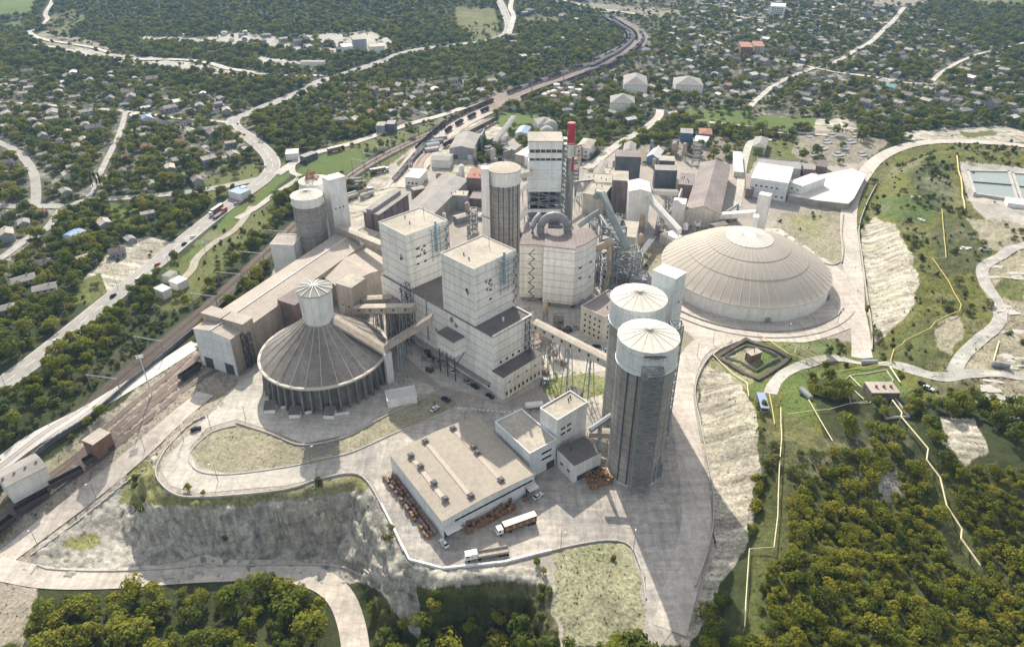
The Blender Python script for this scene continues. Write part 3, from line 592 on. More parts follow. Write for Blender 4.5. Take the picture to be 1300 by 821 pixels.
    mu = N.new('ShaderNodeMath'); mu.operation = 'MULTIPLY_ADD'; L.new(mr.outputs[0], mu.inputs[0]); L.new(at.outputs['Alpha'], mu.inputs[1]); mu.inputs[2].default_value = 1.0
    sc_ = N.new('ShaderNodeVectorMath'); sc_.operation = 'SCALE'; L.new(at.outputs['Color'], sc_.inputs[0]); L.new(mu.outputs[0], sc_.inputs['Scale']); L.new(sc_.outputs[0], b.inputs['Base Color'])
    bp = N.new('ShaderNodeBump'); bp.inputs['Strength'].default_value = .7; bp.inputs['Distance'].default_value = .5; L.new(n.outputs['Fac'], bp.inputs['Height']); L.new(bp.outputs[0], b.inputs['Normal'])
    me.materials.append(mt)
    o = bpy.data.objects.new('ground', me); COL.objects.link(o); tag(o, 'hilly ground of grass, clay and dusty works yard', 'ground', kind='structure')
build_ground()
# paved aprons with crisp edges (flat parts of the plateau)
def sheet(name, label, px, z, mt, cat='pavement'):
    w = [P(a, b, z) for a, b in px]; mb = MB(); n = len(w)
    import mathutils
    tri = mathutils.geometry.tessellate_polygon([[mathutils.Vector(p) for p in w]])
    fs = []
    for t in tri:
        a, b, c = (w[i] for i in t); s = (b[0]-a[0])*(c[1]-a[1])-(b[1]-a[1])*(c[0]-a[0])
        fs.append(tuple(t) if s > 0 else tuple(reversed(t)))
    mb.add(w, fs); tag(mb.build(name, M[mt]), label, cat, kind='structure')
sheet('packing_yard', 'grey concrete yard around the packing hall and front silos', [(446, 577), (470, 567), (520, 542), (600, 505), (640, 512), (700, 515), (770, 500), (800, 560), (872, 540), (886, 600), (892, 650), (884, 700), (870, 740), (862, 790), (838, 821), (822, 800), (820, 740), (808, 702), (792, 688), (760, 688), (702, 698), (640, 714), (562, 720), (522, 708), (494, 655), (472, 610), (450, 600), (400, 606), (400, 594)], .10, 'yard')
sheet('silo_apron', 'pale apron around the cone-roofed silo', [(300, 490), (345, 462), (440, 440), (500, 470), (548, 490), (552, 496), (486, 527), (440, 552), (385, 563), (350, 548), (300, 532), (262, 543), (240, 570), (250, 594), (290, 601), (368, 592), (402, 588), (402, 607), (362, 616), (250, 626), (216, 616), (205, 598), (220, 572), (272, 520)], .07, 'road_pale')
sheet('dome_apron', 'concrete ring yard below the great dome', [(840, 350), (852, 330), (900, 290), (990, 290), (1072, 345), (1078, 380), (1060, 412), (1010, 430), (930, 436), (900, 445), (870, 420), (850, 400)], .06, 'road_pink')
sheet('works_yard', 'dusty works yard between the towers', [(560, 490), (640, 512), (700, 480), (772, 470), (800, 420), (800, 330), (700, 300), (600, 330), (560, 400), (500, 440)], .045, 'road_pale')
# kerbs along the yard roads
def dense(w, step):
    out = []
    for a, b in zip(w[:-1], w[1:]):
        a = np.array(a[:2]); b = np.array(b[:2]); n = max(1, int(np.linalg.norm(b-a)/step))
        out += [a+(b-a)*k/n for k in range(n)]
    return out+[np.array(w[-1][:2])]
def kerb(label, px, h=.45, w=.45, mt='concrete', name='kerb', cat='kerb', z0=None, straight=False):
    pts = (dense if straight else catmull)([gp(a, b) for a, b in px], 2.5); mb = MB()
    for a, b in zip(pts[:-1], pts[1:]):
        c = (a+b)/2; d = b-a; z = hz(*c) if z0 is None else z0
        mb.rbox((c[0], c[1], z-1.2), (float(np.linalg.norm(d))+.12, w, h+1.2), atan2(d[1], d[0]))
    o = mb.build(name, M[mt]); return tag(o, label, cat)
# ---------------------------------------------------------------- buildings
def rect(A, B, C, h, z0):
    a, b, c = (np.array(P(p[0], p[1], h)[:2]) for p in (A, B, C))
    u = b-a; w = float(np.linalg.norm(u)); u /= w; v = np.array((-u[1], u[0])); dd = float(np.dot(c-b, v))
    ctr = a+u*w/2+v*dd/2; ang = atan2(u[1], u[0])
    return (float(ctr[0]), float(ctr[1]), z0), ang, w, abs(dd)
def faces(loc, ang, w, d):
    """visible side faces sorted left to right: (origin, along, outward, length)"""
    out = []
    for nx, ny, L, D in ((1, 0, d, w/2), (-1, 0, d, w/2), (0, 1, w, d/2), (0, -1, w, d/2)):
        ca, sa = cos(ang), sin(ang); n = (nx*ca-ny*sa, nx*sa+ny*ca); cx, cy = loc[0]+n[0]*D, loc[1]+n[1]*D
        if n[0]*(0-cx)+n[1]*(0-cy) > 0: out.append((cx, (nx, ny), L, D))
    out.sort(key=lambda f: f[0]); return out
def add_windows(root, fc, H, spec):
    face, nc, nr, ww, wh, zl, zh = spec[:7]; m0, m1 = (spec[7], spec[8]) if len(spec) > 8 else (.1, .9)
    name = spec[9] if len(spec) > 9 else 'window'; mt = spec[10] if len(spec) > 10 else 'glass'
    f = fc[0] if face == 'L' or len(fc) == 1 else fc[-1]
    _, (nx, ny), L, D = f; tx, ty = -ny, nx
    if tx*cos(root.rotation_euler[2])-ty*sin(root.rotation_euler[2]) < 0: tx, ty = -tx, -ty
    me = None
    for r in range(nr):
        for c in range(nc):
            s = (m0+(m1-m0)*((c+.5)/nc))*L-L/2; z = zl+(zh-zl)*((r+.5)/nr)
            if me is None:
                mb = MB(); ex, ey = abs(tx), abs(ty)
                mb.box(-ww/2-.12, ww/2+.12, -.06, .06, -wh/2-.12, wh/2+.12, 0); mb.box(-ww/2, ww/2, -.10, .10, -wh/2, wh/2, 1)
                me = mb.mesh(name, [M['frame'], M[mt]])
            o = bpy.data.objects.new(name, me); COL.objects.link(o); o.parent = root
            o.location = (nx*D+tx*s, ny*D+ty*s, z); o.rotation_euler = (0, 0, atan2(ty, tx))
def bld(name, label, cat, A, B, C, h, wall, roof, z0=0.0, kind='flat', wins=(), parapet=0, group=None, pitch=.22, over=.35, axis=None, vents=0, base=None):
    loc, ang, w, d = rect(A, B, C, h, z0)
    return bldw(name, label, cat, loc, ang, w, d, h, wall, roof, kind, wins, parapet, group, pitch, over, axis, vents, base)
def bldw(name, label, cat, loc, ang, w, d, h, wall, roof, kind='flat', wins=(), parapet=0, group=None, pitch=.22, over=.35, axis=None, vents=0, base=None):
    z0 = loc[2]; Hh = h-z0; root = thing(name, label, cat, loc, ang, group); FOOT.append((loc[0], loc[1], w/2, d/2, ang))
    fc = faces(loc, ang, w, d)
    mb = MB(); b0 = -1.0 if base is None else base
    if kind == 'flat':
        mb.box(-w/2, w/2, -d/2, d/2, b0, Hh); mb.build('wall', M[wall], root)
        r = MB(); r.box(-w/2-over*.3, w/2+over*.3, -d/2-over*.3, d/2+over*.3, Hh+.003, Hh+.3); r.build('roof', M[roof], root)
        if parapet:
            p = MB(); t = .35; e = .04+over*.3
            p.box(-w/2-e, w/2+e, -d/2-e, -d/2-e+t, Hh-.2, Hh+.3+parapet); p.box(-w/2-e, w/2+e, d/2+e-t, d/2+e, Hh-.2, Hh+.3+parapet)
            p.box(-w/2-e, -w/2-e+t, -d/2-e+t, d/2+e-t, Hh-.2, Hh+.3+parapet); p.box(w/2+e-t, w/2+e, -d/2-e+t, d/2+e-t, Hh-.2, Hh+.3+parapet)
            p.build('parapet', M[wall], root)
    elif kind in ('gable', 'hip'):
        ax = axis or ('x' if w >= d else 'y')
        W_, D_ = (w, d) if ax == 'x' else (d, w); rh = D_/2*pitch; q = 0 if kind == 'gable' else min(D_/2, W_/2-.1)
        def T(x, y, z): return (x, y, z) if ax == 'x' else (-y, x, z)
        vs = [T(-W_/2, -D_/2, b0), T(W_/2, -D_/2, b0), T(W_/2, D_/2, b0), T(-W_/2, D_/2, b0), T(-W_/2, -D_/2, Hh), T(W_/2, -D_/2, Hh), T(W_/2, D_/2, Hh), T(-W_/2, D_/2, Hh)]
        fs = [(0, 1, 5, 4), (2, 3, 7, 6)]
        if kind == 'gable':
            vs += [T(-W_/2, 0, Hh+rh), T(W_/2, 0, Hh+rh)]; fs += [(1, 2, 6, 9, 5), (3, 0, 4, 8, 7)]
        else: fs += [(1, 2, 6, 5), (3, 0, 4, 7)]
        mb.add(vs, fs); mb.build('wall', M[wall], root)
        r = MB(); t = .22; e = over; dz = e*pitch
        for s in (-1, 1):
            a = [T(-W_/2-e, s*(D_/2+e), Hh-dz+.02), T(W_/2+e, s*(D_/2+e), Hh-dz+.02), T(W_/2+e-q, 0, Hh+rh+.02), T(-W_/2-e+q, 0, Hh+rh+.02)]
            b = [(x, y, z+t) for x, y, z in a]; n0 = [0, 1, 2, 3]
            r.add(a+b, [(0, 1, 2, 3), (7, 6, 5, 4), (0, 4, 5, 1), (1, 5, 6, 2), (2, 6, 7, 3), (3, 7, 4, 0)] if s > 0 else [(3, 2, 1, 0), (4, 5, 6, 7), (1, 5, 4, 0), (2, 6, 5, 1), (3, 7, 6, 2), (0, 4, 7, 3)])
            if kind == 'hip':
                a = [T(s*(W_/2+e), -D_/2-e, Hh-dz+.02), T(s*(W_/2+e), D_/2+e, Hh-dz+.02), T(s*(W_/2+e-q), 0, Hh+rh+.02)]; b = [(x, y, z+t) for x, y, z in a]
                r.add(a+b, [(0, 2, 1), (3, 4, 5), (0, 1, 4, 3)])
        r.build('roof', M[roof], root)
    for s in wins: add_windows(root, fc, Hh, s)
    if vents:
        me = None
        for k in range(vents):
            if me is None:
                v = MB(); v.cyl(0, 0, 0, .9, .28, 8); v.cyl(0, 0, .9, 1.15, .42, 8); me = v.mesh('roof_vent', M['steel_dark'])
            o = bpy.data.objects.new('roof_vent', me); COL.objects.link(o); o.parent = root
            o.location = ((random.random()-.5)*w*.7, (random.random()-.5)*d*.7, Hh+.3)
    return root, w, d, Hh, fc
def mast(root, x, y, z, h, mt='steel', name='mast', r=.12):
    m = MB(); m.cyl(x, y, z, z+h, r, 6); m.box(x-.5, x+.5, y-.06, y+.06, z+h-.5, z+h-.35); return m.build(name, M[mt], root)

# --- main mill: two white towers on a stepped block
hA = 29.9; hT = 58.0
rt, w, d, Hh, fc = bld('mill_tower', 'front white banded mill tower with a cream roof and two soot stains', 'tower', (559.3, 322.8), (601.2, 343.5), (655.5, 319), hT, 'white_panel', 'roof_cream', z0=hA, parapet=.5, vents=2, base=-10,
   wins=[('R', 1, 3, 1.5, .9, 8, 22, .3, .45), ('L', 1, 1, 1.2, 1.2, 16, 18, .72, .84)])
mast(rt, -w*.05, d*.3, Hh+.3, 5)
T2 = (rt, w, d, Hh, fc)
ctr2 = rt.location.copy(); ang2 = rt.rotation_euler[2]
rt, w, d, Hh, fc = bld('mill_tower', 'rear white banded mill tower with a cream roof, behind its twin', 'tower', (480.7, 283.3), (514.8, 300.9), (566.6, 280.2), hT, 'white_panel', 'roof_cream', z0=hA, parapet=.5, vents=2, base=-31,
   wins=[('R', 2, 3, 1.6, .9, 10, 22, .15, .5), ('L', 1, 1, 1.2, 1.2, 14, 16, .7, .8)])
mast(rt, -w*.05, d*.3, Hh+.3, 5)
T1 = (rt, w, d, Hh, fc)
# soot stains are flat marks on the cladding
def stain(root, fc, face, s, z, r):
    f = fc[0] if face == 'L' else fc[-1]; _, (nx, ny), L, D = f; tx, ty = -ny, nx
    if tx*cos(root.rotation_euler[2])-ty*sin(root.rotation_euler[2]) < 0: tx, ty = -tx, -ty
    mb = MB(); c = (nx*(D+.07)+tx*s*L, ny*(D+.07)+ty*s*L)
    ring = [(c[0]+tx*r*cos(a)*(.7+.5*random.random()), c[1]+ty*r*cos(a)*(.7+.5*random.random()), z+r*1.3*sin(a)*(.6+.6*random.random())) for a in np.linspace(0, 2*pi, 14)[:-1]]
    mb.add(ring, [tuple(range(len(ring)))]); mb.build('soot_stain', M['soot'], root)

for T_ in (T1, T2):
    for s_, z_, r_ in ((.28, 16.5, 1.0), (.31, 15.4, .7)): stain(T_[0], T_[4], 'L', s_, z_, r_)
    for s_, z_ in ((-.22, 20), (-.15, 18.6), (-.1, 17.2), (-.2, 16)): stain(T_[0], T_[4], 'R', s_, z_, .75)
def hoist(root, w, d, H, fc):
    """blue pipe riser and lattice balconies near the back end of the right face"""
    f = fc[-1]; _, (nx, ny), L, D = f; tx, ty = -ny, nx
    if tx*cos(root.rotation_euler[2])-ty*sin(root.rotation_euler[2]) < 0: tx, ty = -tx, -ty
    def Q(s, o, z): return (nx*(D+o)+tx*(s*L), ny*(D+o)+ty*(s*L), z)
    m = MB(); m.tube([Q(.18, 1.0, H-13), Q(.18, 1.0, H+3)], .55, 8); m.build('riser_pipe', M['hoist_blue'], root)
    m = MB()
    for k in range(6):
        z = H-2.8*k-.8
        m.bar(Q(.05, 1.6, z), Q(.47, 1.6, z), .34); m.bar(Q(.05, .1, z-.1), Q(.05, 1.7, z-.1), .16); m.bar(Q(.47, .1, z-.1), Q(.47, 1.7, z-.1), .16); m.bar(Q(.05, 1.6, z-1), Q(.47, 1.6, z-1), .1)
    for s in (.05, .25, .47): m.bar(Q(s, 1.65, H-17), Q(s, 1.65, H), .26)
    m.build('balcony', M['steel_blue'], root)
    m = MB(); n = 10
    for k in range(n):
        z0 = .8+(H-2)*k/n; z1 = .8+(H-2)*(k+1)/n; a, b = (.40, .49) if k % 2 else (.49, .40)
        m.bar(Q(a, .9, z0), Q(b, .9, z1), .3); m.bar(Q(.40, .9, z0), Q(.49, .9, z0), .14)
    m.build('stair', M['steel_dark'], root)
for T in (T1, T2): hoist(*T)
# long stepped block: from the front corner (626,429 at h) back past the rear tower
a2 = ang2
fl = P(626, 428.7, hA); fr = P(677.4, 402.6, hA); bl = P(519, 372, 18)
u = np.array((cos(a2), sin(a2))); v = np.array((-u[1], u[0]))
# u runs along the left faces (towards the viewer), v along the right faces
pA = np.array(fl[:2]); wr = abs(float(np.dot(np.array(fr[:2])-pA, v)))
c1 = np.array(ctr2[:2]); back = float(np.dot(np.array(T1[0].location[:2])-pA, u))-T1[1]/2-2
L0 = abs(back); cc = pA-u*L0/2+v*wr/2
block, w, d, Hh, fc = bldw('mill_block', 'long white stepped mill block carrying the twin towers', 'building', (float(cc[0]), float(cc[1]), 0), a2, L0, wr, hA, 'white_panel', 'roof_dark', wins=[('L', 16, 1, 1.3, 1.2, 1.5, 3.2, .35, .98), ('L', 3, 1, .9, .9, 13, 14, .3, .8), ('R', 5, 1, 1.3, 1.2, 14, 16, .1, .9)])
def local(root, p):
    dx, dy = p[0]-root.location[0], p[1]-root.location[1]; a = -root.rotation_euler[2]
    return (dx*cos(a)-dy*sin(a), dx*sin(a)+dy*cos(a))
# parapet at the front, lower annexe, bump-out on struts
m = MB(); m.box(L0/2-.4, L0/2+.1, -wr/2-.1, wr/2+.1, Hh-.3, Hh+1.1); m.box(L0/2-24, L0/2-.4, wr/2-.3, wr/2+.1, Hh-.3, Hh+1.1); m.build('parapet', M['white_panel'], block)
q0 = local(block, P(629.6, 470, 12.8)); q1 = local(block, P(638.9, 479.5, 12.8)); q2 = local(block, P(690, 450.5, 12.8))
m = MB(); m.box(L0/2, q1[0], q1[1], q2[1], -1, 12.8); an = m.build('annexe', M['cream_panel'], block)
FOOT.append((float((pA+u*3+v*10)[0]), float((pA+u*3+v*10)[1]), 6, 14, a2))
m = MB(); m.box(L0/2+.01, q1[0]+.15, q1[1]-.15, q2[1]+.15, 12.8, 13.15); m.build('annexe_roof', M['roof_dark'], an)
for n_, dd_, w_, z0_, z1_ in ((9, 9.5, 1.1, 2.2, 3.8), (4, 4.5, .8, 8.2, 9.2)):
    for k in range(n_):
        yy = q1[1]+(k+.6)*(q2[1]-q1[1])/dd_; m = MB(); m.box(q1[0]-.05, q1[0]+.06, yy, yy+w_, z0_, z1_); m.build('window', M['glass'], an)
b0 = local(block, P(575.9, 435, 21.7)); b1 = local(block, P(555, 421.9, 21.7)); b2 = local(block, P(593.4, 421.9, 21.7))
m = MB(); m.box(b1[0], b0[0], b0[1], -wr/2, 13.7, 21.7); bo = m.build('bump_out', M['white_panel'], block)
m = MB(); m.box(b1[0]-.15, b0[0]+.15, b0[1]-.15, -wr/2-.003, 21.703, 22.1); m.build('bump_out_roof', M['roof_dark'], bo)
m = MB(); 
for x in (b1[0]+.5, (b0[0]+b1[0])/2, b0[0]-.5):
    m.bar((x, b0[1]+.4, 0), (x, b0[1]+.4, 13.7), .4); m.bar((x, b0[1]+.4, 8), (x, -wr/2, 13.2), .25)
m.bar((b1[0], b0[1]+.4, 6), (b0[0], b0[1]+.4, 12), .2); m.build('strut', M['steel_dark'], bo)
m = MB(); m.box(-L0/2+8, L0/2-2, -wr/2-2.4, -wr/2-.01, 4.3, 4.7); m.build('canopy', M['roof_grey'], block)
m = MB()
for x in (-L0/2+L0*.33, -L0/2+L0*.45): m.tube([(x, -wr/2-.8, 8), (x, -wr/2-.8, Hh+3.5)], .3, 8)
m.build('riser_pipe', M['steel'], block)
m = MB(); xs = -L0/2+L0*.28; m.truss(xs-1.6, xs+1.6, -wr/2-3.4, -wr/2-.3, 0, Hh+4, 11, .16); m.build('stair_tower', M['steel_dark'], block)
m = MB(); xs = L0/2; m.truss(xs+.3, xs+3, wr/2-4.5, wr/2-1.5, 13.2, Hh+.5, 6, .14); m.build('stair_tower', M['steel_dark'], block)
for s_, z_, r_ in ((.20, 27, 1.3), (.25, 25.5, 1.1), (.665, 27, 1.4), (.70, 25.2, 1.2), (.52, 16, .8)): stain(block, fc, 'L', s_-.5, z_, r_)
m = MB(); m.cyl(L0/2-6, 0, Hh+.3, Hh+2.2, .5, 10); m.build('roof_vent', M['white_wall'], block)

# --- silos
def silo(label, x, y, r, top, band, z0=0.0, nr=16, cat='silo', group=None, roofh=2.6, name='storage_silo', flat=False, bandm='blue_panel', shaftm='silo_concrete', grow=.35):
    root = thing(name, label, cat, (x, y, z0), 0, group); FOOT.append((x, y, r, r, 0))
    m = MB(); m.lathe([(r, -1), (r, band-z0+.5)], 64); m.build('shaft', M[shaftm], root, smooth_ang=30)
    m = MB(); m.lathe([(r+.05, band-z0-.8), (r+grow, band-z0), (r+grow, top-z0)], 64); m.lathe([(r+grow+.25, band-z0-.25), (r+grow+.25, band-z0+.15)], 64); m.build('upper_cladding', M[bandm], root, smooth_ang=30)
    H = top-z0
    if not flat:
        m = MB(); m.lathe([(r+grow+.3, H-.35), (r+grow+.3, H), (.01, H+roofh)], nr); rf = m.build('roof', M['roof_cone'], root)
        m = MB()
        for k in range(nr):
            a = 2*pi*k/nr; m.bar(((r+grow+.2)*cos(a), (r+grow+.2)*sin(a), H+.04), (.4*cos(a), .4*sin(a), H+roofh+.02), .12)
        m.cyl(0, 0, H+roofh-.2, H+roofh+.5, .9, 12); m.build('roof_rib', M['rib_light'], rf)
    else:
        m = MB(); m.lathe([(r+grow+.1, H-.2), (r+grow+.1, H+.25)], 64); m.build('roof', M['roof_cream'], root)
    return root
SA = silo('front tall dark concrete silo with pale blue top and lattice stair', 47.6, 205.6, 10.3, 62.3, 52.5)
SB = silo('tall dark concrete silo behind the front one, pale blue top', 48.2, 231.5, 10.3, 62.3, 52.5)
m = MB(); m.truss(-3.6, 3.6, -14.4, -11.3, 0, 57, 17, .13, diag=2)
for k in range(17): m.box(-3.4 if k % 2 else 1.6, -1.6 if k % 2 else 3.4, -14.2, -11.5, 3.35*k+3.25, 3.35*k+3.33); m.bar((-3.0 if k % 2 else 3.0, -12.9, 3.35*k), (3.0 if k % 2 else -3.0, -12.9, 3.35*k+3.3), .3)
m.build('stair_tower', M['duct'], SA)
m = MB(); m.box(-3.2, 4.2, -13.5, -10.7, 60.9, 61.0)
for x in np.linspace(-3.2, 4.2, 6): m.bar((x, -13.5, 61), (x, -13.5, 62.2), .1)
m.bar((-3.2, -13.5, 62.2), (4.2, -13.5, 62.2), .12); m.bar((-3.2, -13.5, 61.6), (4.2, -13.5, 61.6), .1); m.build('platform', M['steel_dark'], SA)
m = MB()
for x, dz in ((6.5, 9), (8.3, 12), (9.6, 7)): m.tube([(x, -8.4+(x-6)*.9, 0), (x, -8.4+(x-6)*.9, dz)], .5, 8)
m.build('downpipe', M['steel'], SA)
m = MB()
for a in (-2.0, -2.35, -1.1): m.tube([(10.6*cos(a), 10.6*sin(a), 0), (10.6*cos(a), 10.6*sin(a), 52)], .22, 6)
m.build('drain_pipe', M['steel_dark'], SA)
m = MB(); m.lathe([(10.9, -.5), (10.9, .9)], 48); m.build('plinth', M['cream_wall'], SA)
S1 = silo('left concrete silo with white cone roof beside the pale elevator tower', -121.3, 390, 9, 38.5, 33.8, z0=-4, bandm='white_wall')
S1b = silo('second left silo, mostly hidden behind its neighbour', -122.5, 413, 9, 38.5, 33.8, z0=-4, bandm='white_wall')
m = MB(); m.truss(-4, 0, -2, 2, 42.5+2, 48.5, 2, .3); m.box(-5, 3, -3, 3, 44.5, 44.8); m.build('head_frame', M['red_paint'], S1b).data.materials[0] = M['roof_rust']
S2 = silo('single concrete silo with white collar next to its slim elevator', -4.6, 382, 9.3, 58, 50.5, bandm='white_wall', flat=True)
m = MB(); m.box(-12.6, -8.2, -9.6, -5, -1, 61); m.build('elevator_shaft', M['white_wall'], S2)
m = MB()
for a in (-1.0, -1.25, -1.6, -1.9, -.6): m.tube([(9.5*cos(a), 9.5*sin(a), 0), (9.5*cos(a), 9.5*sin(a), 50)], .2, 6)
m.build('drain_pipe', M['steel_dark'], S2)
m = MB(); m.bar((-13, -10, 33), (-8, -10, 31), .4); m.build('bracket', M['steel'], S2)
bld('elevator_tower', 'pale square elevator tower between the left silos and conveyor', 'tower', (408.6, 225), (416.9, 229.7), (438, 224), 45, 'pale_wall', 'roof_white', z0=-3, wins=[('R', 3, 1, .9, .9, 28, 31, .1, .8)])
bld('elevator_tower', 'pale blue elevator tower behind the front silos by the dome', 'tower', (828.7, 343.4), (858, 355), (875.5, 348), 66, 'blue_panel', 'roof_white', z0=0, wins=[('L', 1, 1, 1, 1, 56, 58, .55, .75), ('R', 1, 1, .9, .9, 53, 55, .5, .7)])
# ladder + brace lattice of the elevator tower's right side
rt = thing('lattice_brace', 'grey lattice bracing down the right side of the blue elevator tower', 'steel frame', (62.5, 226, 0))
m = MB(); m.truss(-2.2, 2.2, -2, 2, 0, 54, 13, .22, diag=2); m.build('frame', M['steel_blue'], rt)
for k in range(3): pass

# --- cone-roofed silo
cx, cy, R0 = -85.8, 266.0, 28.0
cone = thing('cone_roof_silo', 'round buttressed clinker silo with dark conical roof and central turret', 'silo', (cx, cy, 0)); FOOT.append((cx, cy, R0+2, R0+2, 0))
m = MB(); m.lathe([(R0-2.2, -1), (R0-2.2, 13.6)], 72); m.build('wall', M['buttress'], cone, smooth_ang=30)
m = MB(); nb = 44
for k in range(nb):
    a = 2*pi*k/nb; ca, sa = cos(a), sin(a); t = .32
    pr = [(R0-2.3, -.5), (R0+.9, -.5), (R0-.3, 13.2), (R0-2.3, 13.2)]
    vs = [(r*ca-s*t*sa, r*sa+s*t*ca, z) for s in (-1, 1) for r, z in pr]
    m.add(vs, [(0, 1, 2, 3), (7, 6, 5, 4), (0, 4, 5, 1), (1, 5, 6, 2), (2, 6, 7, 3), (3, 7, 4, 0)])
m.build('buttress', M['buttress'], cone)
m = MB(); m.lathe([(R0+.9, 13.1), (R0+.9, 13.9), (R0-.2, 14.0), (20, 20.0), (13, 25.2), (7.0, 30.6), (7, 30)], 72); cr = m.build('roof', M['cone_dark'], cone, smooth_ang=20)
m = MB(); m.lathe([(R0+1.0, 13.05), (R0+1.15, 13.5), (R0+.95, 14.0)], 72); m.build('eave_ring', M['rib_light'], cr)
m = MB(); prof = [(R0+.6, 14.05), (20, 20.1), (13, 25.3), (7.0, 30.7)]
for k in range(26):
    a = 2*pi*(k+.3)/26
    m.tube([(r*cos(a), r*sin(a), z+.05) for r, z in prof], .16, 4)
m.build('roof_rib', M['rib_light'], cr)
m = MB(); m.lathe([(6.3, 27), (6.6, 31), (7.4, 46)], 40); tu = m.build('turret', M['pale_wall'], cone, smooth_ang=30)
m = MB(); m.lathe([(7.9, 45.8), (7.9, 46.2), (.01, 48.0)], 16); rf = m.build('turret_roof', M['roof_grey'], tu)
m = MB()
for k in range(12):
    a = 2*pi*k/12; m.bar((8*cos(a), 8*sin(a), 46.3), (.2*cos(a), .2*sin(a), 48.2), .36)
m.build('roof_rib', M['roof_white'], rf)
# sloped gallery shell from turret to rim on the right
m = MB()
pr = [(7, 30.5), (29.2, 15.6)]
a = -.12
vs = []
for r, z in pr:
    for s, dz in ((-3.2, -.4), (3.2, -.4), (3.2, .9), (0, 1.5), (-3.2, .9)): vs.append((r*cos(a)-s*sin(a), r*sin(a)+s*cos(a), z+dz))
m.add(vs, [(0, 5, 6, 1), (1, 6, 7, 2), (2, 7, 8, 3), (3, 8, 9, 4), (4, 9, 5, 0), (5, 9, 8, 7, 6), (0, 1, 2, 3, 4)])
m.build('roof_gallery', M['tan_wall'], cone)
# little loading sheds and low walls at the foot
for k, (px, py, an) in enumerate(((344, 521, .1), (375.5, 527, .05), (419, 528, -.05))):
    g = P(px, py, 0)
    r = thing('loading_hatch', ['left', 'middle', 'right'][k]+'most of three small dark hatch sheds at the foot of the cone-roofed silo', 'shed', g, an, 'hatch sheds at the cone silo')
    m = MB(); m.box(-2.3, 2.3, -2, 2.2, -.3, 2.0); m.build('wall', M['white_wall'], r)
    m = MB(); m.add([(-2.5, -2.2, 2.05), (2.5, -2.2, 2.05), (2.5, 2.6, 3.4), (-2.5, 2.6, 3.4), (-2.5, -2.2, 2.3), (2.5, -2.2, 2.3), (2.5, 2.6, 3.65), (-2.5, 2.6, 3.65)], [(3, 2, 1, 0), (4, 5, 6, 7), (0, 1, 5, 4), (1, 2, 6, 5), (2, 3, 7, 6), (3, 0, 4, 7)]); m.build('roof', M['roof_dark'], r)
    m = MB(); m.rbox((5.6-k*.3, 1.0, 0), (6.5 if k == 2 else 3, .5, 1.3), .25); m.build('low_wall', M['white_wall'], r)
bld('slab_pier', 'pale concrete pier at the right rim of the cone-roofed silo', 'tower', (486, 449), (489, 451.5), (499, 449.5), 16, 'pale_wall', 'pale_wall')
bld('transformer_hut', 'low white block with raised lip beside the cone silo', 'shed', (489, 498), (492, 511), (527, 496), 3.2, 'white_wall', 'roof_white', parapet=.8)

# --- great dome
dx_, dy_, dr = 133.0, 357.5, 46.0
dome = thing('storage_dome', 'great beige ribbed storage dome with a bright cap', 'dome', (dx_, dy_, 0)); FOOT.append((dx_, dy_, dr, dr, 0))
m = MB(); m.lathe([(dr+.2, -1), (dr+.2, 8.4)], 96); m.build('wall', M['white_wall'], dome, smooth_ang=30)
def dz(r): return 8.4+18.8*(1-(r/(dr+.5))**1.85)
for a, b, mt, nm in ((dr+.9, 33, 'dome_skin', 'lower_roof'), (33.15, 22.5, 'dome_skin', 'middle_roof'), (22.7, 12.6, 'dome_skin', 'upper_roof'), (12.9, .01, 'dome_cap', 'cap')):
    m = MB(); off = {'lower_roof': 0, 'middle_roof': .22, 'upper_roof': .44, 'cap': .7}[nm]
    prof = [(r, dz(min(r, dr+.4))+off) for r in np.linspace(a, b, 9)]; prof = [(a, prof[0][1]-.35)]+prof
    m.lathe(prof, 96); pt = m.build(nm, M[mt], dome, smooth_ang=25)
    m = MB(); nrb = {'lower_roof': 56, 'middle_roof': 56, 'upper_roof': 56, 'cap': 28}[nm]
    for k in range(nrb):
        t = 2*pi*k/nrb
        m.tube([(r*cos(t), r*sin(t), dz(min(r, dr+.4))+off+.03) for r in np.linspace(a, max(b, 3.5), 6)], .12, 4)
    m.build('rib', M['roof_cone'], pt)
for k in range(9):
    t = radians(-170+k*20); m = MB(); m.rbox(((dr+1)*cos(t), (dr+1)*sin(t), -.2), (1.2, 2.2, 2.6), t)
    m.build('door_hood', M['roof_grey'], dome) if k in (1, 4, 7, 8) else None
# retaining step + rails around the dome front
mb = MB()
for rr, h_ in ((56, .7), (61.5, .5)):
    for k in range(70):
        t = radians(-175+k*2.0); x, y = dx_+rr*cos(t), dy_+rr*sin(t)
        if x > 188 or (y > 345): continue
        mb.rbox((x-dx_, y-dy_, -.2), (2.2, .4, h_+.2), t+pi/2)
tag(mb.build('kerb_wall', M['concrete_old'], loc=(dx_, dy_, 0)), 'two low curved walls ringing the front of the great dome', 'wall')

